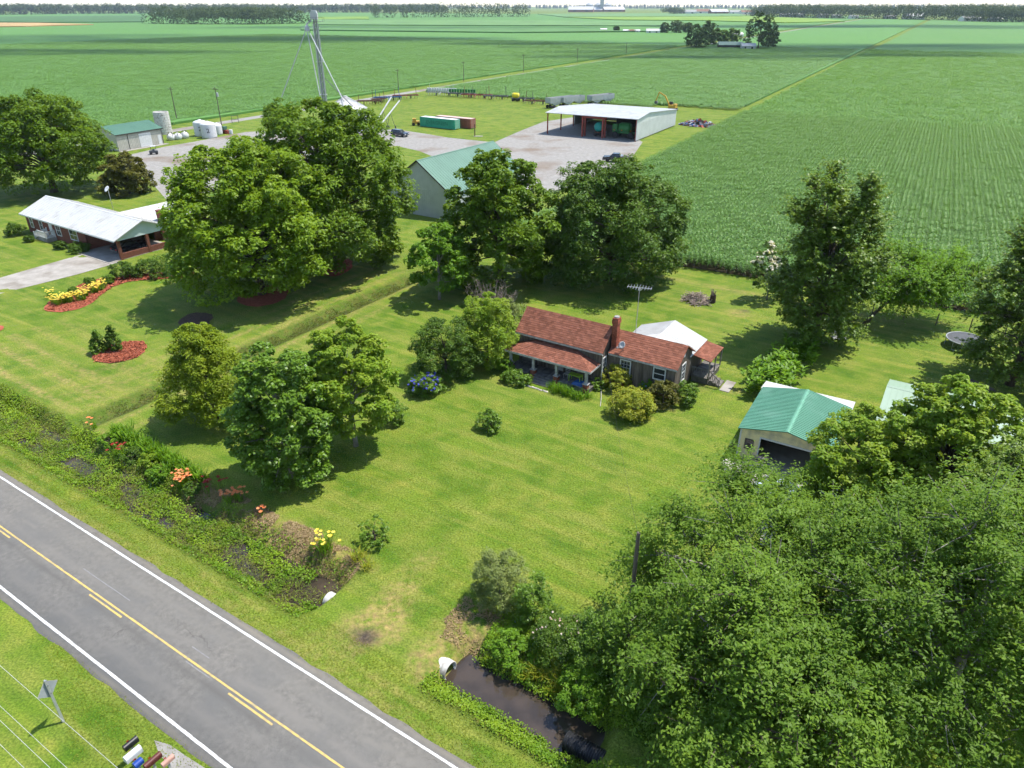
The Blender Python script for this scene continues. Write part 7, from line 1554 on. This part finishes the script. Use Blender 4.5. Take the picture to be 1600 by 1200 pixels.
t = thing('dog_crate', 'small grey wire crate on the grass below the tall olive tree', 'crate', (*at(1311, 528), 0), 0.1)
b = MB(); [b.bar((-0.75, y, z), (0.75, y, z), 0.02) for y in (-0.5, 0.5) for z in np.linspace(0.02, 0.9, 7)]; [b.bar((x, y, 0.0), (x, y, 0.9), 0.02) for x in np.linspace(-0.75, 0.75, 11) for y in (-0.5, 0.5)]; [b.bar((x, -0.5, 0.9), (x, 0.5, 0.9), 0.02) for x in np.linspace(-0.75, 0.75, 11)]; b.build('wire_frame', M_STEEL, t); b = MB(); b.box(-0.72, 0.72, -0.47, 0.47, 0.03, 0.08); b.build('tray', M_IGREY, t)
t = thing('picnic_table', 'dark wooden picnic table in the shade above the bright green tree', 'picnic table', (*at(1524, 612), 0), -1.1); m_pt = mat('dark table wood', (0.13, 0.10, 0.08), (0.09, 0.07, 0.055), rough=0.8, tint=True)
for i in range(5): b = MB(); b.box(-1.2, 1.2, -0.42 + i * 0.17, -0.27 + i * 0.17, 0.73, 0.77); b.build('top_board', m_pt, t)
for y in (-0.85, 0.6): b = MB(); b.box(-1.2, 1.2, y, y + 0.25, 0.43, 0.47); b.build('bench', m_pt, t)
for x in (-0.8, 0.8): b = MB(); b.bar((x, -0.75, 0.0), (x, -0.2, 0.73), 0.08); b.bar((x, 0.75, 0.0), (x, 0.2, 0.73), 0.08); b.bar((x, -0.85, 0.39), (x, 0.85, 0.39), 0.07); b.build('leg_frame', m_pt, t)
fe = thing('wire_fence', 'thin wire fence on dark posts along the edge of the corn', 'fence', (*W(-6, 82.4), 0), ROAD_A + 0.06)
for i in range(9): b = MB(); x = i * 3.1; b.tube([(x, 0, -0.1), (x + random.uniform(-0.06, 0.06), random.uniform(-0.06, 0.06), 1.35)], 0.06, 6); b.build('post', M_WOODPOLE, fe)
for z in (0.35, 0.75, 1.15): b = MB(); b.tube([(0, 0, z), (24.8, 0, z)], 0.008, 4, caps=False); b.build('wire', M_STEEL_D, fe)
t = thing('white_bottle', 'pale blue plastic jug lying by the dark upright bush', 'jug', (*at(802, 974), 0), 0.5); b = MB(); b.lathe([(0, 0), (0.09, 0), (0.1, 0.05), (0.1, 0.25), (0.03, 0.33), (0.03, 0.37), (0, 0.37)], 12, (0, 0, 0), Matrix.Translation((0, 0, 0.12)) @ R90); b.build('jug', mat('blue white plastic', (0.55, 0.62, 0.70), rough=0.4), t, True)

# ------------------------------------------------------------------ far away: farmstead, woods, houses
def small_building(name, label, u, v, w, d, h, roof_m, wall_m, rz=0.0, group=None, win=2):
    t = thing(name, label, 'building', (*at(u, v), 0), rz, group); b = MB(); plain_wall(b, (-w / 2, -d / 2), (w / 2, -d / 2), 0, h, 0.2); plain_wall(b, (w / 2, -d / 2), (w / 2, d / 2), 0, h, 0.2, (0.5, h + d * 0.22)); plain_wall(b, (w / 2, d / 2), (-w / 2, d / 2), 0, h, 0.2); plain_wall(b, (-w / 2, d / 2), (-w / 2, -d / 2), 0, h, 0.2, (0.5, h + d * 0.22)); b.build('wall', wall_m, t)
    gable_roof(t, -w / 2, w / 2, -d / 2, d / 2, h, h + d * 0.25, 'x', roof_m, 0.4, 0.4, 0.15)
    for i in range(win): b = MB(); x = -w / 2 + (i + 0.5) * w / win; b.box(x - w * 0.06, x + w * 0.06, -d / 2 - 0.05, -d / 2 - 0.01, h * 0.3, h * 0.75); b.build('window', M_GLASS, t)
    return t
def far_tree(label, u, v, h, w, lm, seed, prof='dome', cb=0.05, group=None): return tree('far_tree', label, at(u, v), h, w, lm, seed, cb=cb, prof=prof, lobes=26, subs=8, leaves=12, leaf=(1.5, 1.0), tr=0.5, group=group, lobe_r=0.32, sub_r=0.4)
L_FAR = leaf_mat('far foliage', (0.045, 0.090, 0.022), (0.105, 0.160, 0.040), transl=0.25, rough=0.7)
gF = 'trees of the far farmstead'
far_tree('round tree at the left end of the far farmstead', 1087, 76, 17, 20, L_FAR, 401, group=gF); far_tree('tree behind the left farmstead tree', 1106, 71, 19, 17, L_FAR, 402, group=gF); far_tree('dark tree over the middle of the far farmstead', 1122, 70, 13, 17, L_DARK, 403, group=gF)
far_tree('low dark tree above the farmstead sheds', 1143, 67, 12, 16, L_DARK, 404, group=gF); far_tree('tallest tree at the right end of the far farmstead', 1184, 77, 27, 23, L_FAR, 405, 'egg', group=gF); far_tree('shorter tree right of the tallest farmstead tree', 1200, 75, 17, 15, L_FAR, 406, group=gF)
far_tree('rounded small tree standing alone left of the farmstead', 1038, 52, 12, 12, L_FAR, 407, group=gF); far_tree('wider rounded tree just left of the farmstead', 1057, 52, 15, 18, L_FAR, 408, group=gF); far_tree('smallest round bush in the field beyond the lane', 963, 50, 7, 8, L_FAR, 409, group=gF); far_tree('tree just behind the farmstead near the lane', 1075, 52, 12, 14, L_FAR, 410, group=gF)
M_FARW = mat('far white wall', (0.68, 0.67, 0.65), rough=0.7); M_FARR = mat('far grey roof', (0.36, 0.35, 0.33), rough=0.8); M_FARB = mat('far brown roof', (0.24, 0.12, 0.08), rough=0.8)
small_building('farm_shed', 'open pale roofed shed in front of the farmstead trees', 1140, 76, 18, 8, 3, M_GREEN_PALE, M_DARKTRIM, -0.1); small_building('farm_shed', 'small silver shed at the foot of the tallest farmstead tree', 1168, 78, 10, 7, 3, M_GREY_METAL, M_GREYWALL, -0.1); small_building('farm_house', 'white house between the farmstead and the left round trees', 1020, 52, 16, 8, 3, M_WHITE_METAL, M_FARW, -0.1)
small_building('farm_house', 'white house glimpsed right of the far farmstead trees', 1152, 58, 10, 7, 3, M_WHITE_METAL, M_FARW, 0.2)
for k, (u, v, w, m) in enumerate(((943, 49, 8, M_FARW), (978, 51, 7, M_FARW), (987, 51, 9, M_FARB), (995, 51, 7, M_FARW))): small_building('field_camper', ('first', 'second', 'third', 'fourth')[k] + ' small white hut from the left in the field beyond the lane', u, v, w, 4, 2.6, m, M_FARW, 0.0, 'huts in the far field', 1)
gH = 'far houses along the horizon'
ORD = ('first', 'second', 'third', 'fourth', 'fifth', 'sixth', 'seventh', 'eighth', 'ninth', 'tenth')
HL = [ORD[i] + ' house from the left in front of the right hand woodland' for i in range(10)] + [ORD[i] + ' building from the left in the far village' for i in range(5)] + [ORD[i] + ' long roof from the left at the distant grain elevator' for i in range(3)]
for k, (u, v, w, rm_, wm_) in enumerate(((1228, 27, 34, M_WHITE_METAL, M_FARW), (1245, 27.5, 38, M_WHITE_METAL, M_FARW), (1285, 28, 30, M_FARR, M_FARW), (1306, 28.5, 26, M_FARR, M_FARW), (1333, 29.5, 22, M_FARR, M_FARW), (1390, 30, 26, M_FARR, M_FARW), (1426, 30, 46, M_WHITE_METAL, M_FARW), (1512, 34, 34, M_FARR, M_FARW), (1524, 34, 24, M_WHITE_METAL, M_FARW), (1553, 34.5, 26, M_WHITE_METAL, M_FARW),
        (1075, 22, 60, M_FARR, M_FARW), (1100, 21.5, 70, M_FARB, M_FARW), (1122, 22, 70, M_WHITE_METAL, M_FARB), (1150, 22, 50, M_FARR, M_FARW), (1168, 22.5, 55, M_FARB, M_FARW), (908, 19, 120, M_WHITE_METAL, M_FARB), (928, 18.5, 90, M_WHITE_METAL, M_FARB), (958, 18.5, 110, M_WHITE_METAL, M_FARB))):
    small_building('far_house', HL[k], u, v, w, w * 0.45, 5 + w * 0.05, rm_, wm_, 0.1 * ((k * 7) % 5 - 2), gH)
t = thing('far_elevator', 'distant grain elevator tower on the horizon', 'grain elevator', (*at(940, 18.5), 0)); b = MB(); b.box(-9, 9, -9, 9, 0, 70); b.build('tower', M_GREY_METAL, t)
for k in range(3): b = MB(); b.lathe([(20, 0), (20, 32), (4, 42), (0, 42.5)], 16, (-60 + 46 * k, 30, 0)); b.build('bin', M_GREY_METAL, t)
def wood(label, pts, depth, h, seed, m, n_per=1.0, q=2.4):
    """far-off wood that reads as one mass: crowns of leaf clumps over a strip behind the edge line pts"""
    rng = np.random.default_rng(seed); P_ = []; N_ = []; T_ = []
    line_ = [np.array(at(u, v)) for u, v in pts]
    for a, c in zip(line_[:-1], line_[1:]):
        L = np.linalg.norm(c - a); n = int(L / (h * 0.30) * n_per); d = (c - a) / L; nrm = np.array([-d[1], d[0]]); nrm = nrm if nrm[1] > 0 else -nrm
        for r in range(max(1, int(depth / (h * 0.42)))):
            for i in range(n):
                o = a + d * (L * (i + rng.random()) / n) + nrm * (r * h * 0.42 + rng.uniform(0, h * 0.3)); hh = h * rng.uniform(0.78, 1.12); w = hh * rng.uniform(0.22, 0.34); k = int(70 if r < 3 else 34)
                e = unit(rng.normal(size=(k, 3)) + np.array([0, -0.25, 0.35])); zc = hh * (0.55 if r < 2 else 0.68)
                P_.append(np.array([o[0], o[1], zc]) + e * np.array([w, w, hh - zc]) * rng.uniform(0.8, 1.05, (k, 1)) - np.array([0, 0, 1]) * (rng.random((k, 1)) ** 2 * hh * (0.5 if r < 2 else 0.1)))
                N_.append(unit(e + rng.normal(scale=0.4, size=(k, 3)) + np.array([0, 0, 0.4]))); T_.append(np.clip(rng.random() * 0.6 + 0.4 * rng.random(k), 0, 1))
    P_ = np.concatenate(P_); P_[:, 2] = np.maximum(P_[:, 2], 0.5)
    v, qd, tn = leaf_mesh('wood', P_, np.concatenate(N_), h * q / 24, h * q / 32, rng, np.concatenate(T_)); o = link('wood', mesh_np('wood', v, qd, attrs={'tint': tn}), m); return tag(o, label, 'wood', kind='stuff')
L_WOOD = leaf_mat('wood foliage', (0.030, 0.062, 0.018), (0.085, 0.125, 0.034), transl=0.2, rough=0.8)
wood('dark block of woodland left of the grain elevator', [(224, 37.5), (300, 38.5), (400, 38.8), (486, 37.0)], 110, 27, 71, L_WOOD, 0.8)
wood('belt of trees across the far end of the left fields', [(577, 28), (690, 27.5), (830, 26.6)], 60, 34, 72, L_WOOD, 0.55)
wood('long dark woodland behind the far houses at right', [(1165, 26), (1260, 28.5), (1400, 30.5), (1500, 33), (1640, 35)], 110, 31, 73, L_WOOD, 0.95)
wood('woodland along the left horizon', [(-60, 24), (120, 22), (330, 21), (560, 19.5), (700, 18.5)], 90, 34, 74, L_WOOD, 0.55, 4.2)
wood('blue treeline along the horizon', [(-200, 14.2), (200, 13.6), (600, 13.2), (900, 13.2), (1200, 13.4), (1700, 14.0)], 40, 36, 75, L_WOOD, 0.30, 6.0)
wood('small copse left of the far village', [(1052, 22.5), (1072, 22)], 60, 22, 76, L_WOOD); wood('tree group at the right edge of the horizon houses', [(1500, 34), (1560, 35.5), (1640, 36)], 70, 28, 77, L_WOOD)

# ------------------------------------------------------------------ haze
hz = MB(); hz.box(-5200, 5200, -60, 8200, -2.5, 74.0)
hm = bpy.data.materials.new('haze'); hm.use_nodes = True; nt = hm.node_tree; nt.nodes.remove(nt.nodes['Principled BSDF'])
pv = nt.nodes.new('ShaderNodeVolumePrincipled'); pv.inputs['Color'].default_value = (0.72, 0.84, 1.0, 1); pv.inputs['Density'].default_value = 0.000055; pv.inputs['Anisotropy'].default_value = 0.0
nt.links.new(pv.outputs[0], nt.nodes['Material Output'].inputs['Volume'])
tag(hz.build('haze', hm), kind='stuff')

# ------------------------------------------------------------------ fair-weather clouds high over the far fields (their shadows lie on the crops)
M_CLOUD, nt, b, out = new_mat('thin cloud')
b.inputs['Base Color'].default_value = (0.85, 0.85, 0.85, 1); b.inputs['Roughness'].default_value = 1.0
tr = nt.nodes.new('ShaderNodeBsdfTransparent'); mx = nt.nodes.new('ShaderNodeMixShader'); mx.inputs[0].default_value = 0.14
nt.links.new(tr.outputs[0], mx.inputs[1]); nt.links.new(b.outputs[0], mx.inputs[2]); nt.links.new(mx.outputs[0], out.inputs['Surface'])
def cloud(u, v, rx, ry, seed, alt=520.0):
    gx, gy = at(u, v); k_ = alt / sun_dir.z; cx, cy = gx + sun_dir.x * k_, gy + sun_dir.y * k_; rng = np.random.default_rng(seed); b = MB()
    for i in range(16):
        a = rng.uniform(0, 2 * PI); r = math.sqrt(rng.random()) * 0.85; s = rng.uniform(0.28, 0.5); x, y = rx * r * math.cos(a), ry * r * math.sin(a); n, m_ = 14, 8; vs = []; fs = []
        for j in range(m_ + 1):
            ph = PI * j / m_
            for l in range(n): th = 2 * PI * l / n; w = 1 + 0.16 * rng.normal(); vs.append((x + rx * s * w * math.sin(ph) * math.cos(th), y + ry * s * w * math.sin(ph) * math.sin(th), max(-6.0, 34 * s * w * math.cos(ph))))
        for j in range(m_):
            for l in range(n): fs.append((j * n + l, (j + 1) * n + l, (j + 1) * n + (l + 1) % n, j * n + (l + 1) % n))
        b._add(vs, fs, 0.5)
    o = b.build('cloud', M_CLOUD, None, True); o.location = (cx, cy, alt); return tag(o, kind='structure')
cloud(1420, 78, 330, 75, 91); cloud(1180, 92, 150, 28, 92); cloud(200, 62, 360, 130, 93); cloud(870, 68, 120, 45, 94); cloud(1500, 42, 420, 130, 95); cloud(620, 44, 300, 70, 96); cloud(40, 84, 150, 40, 97)
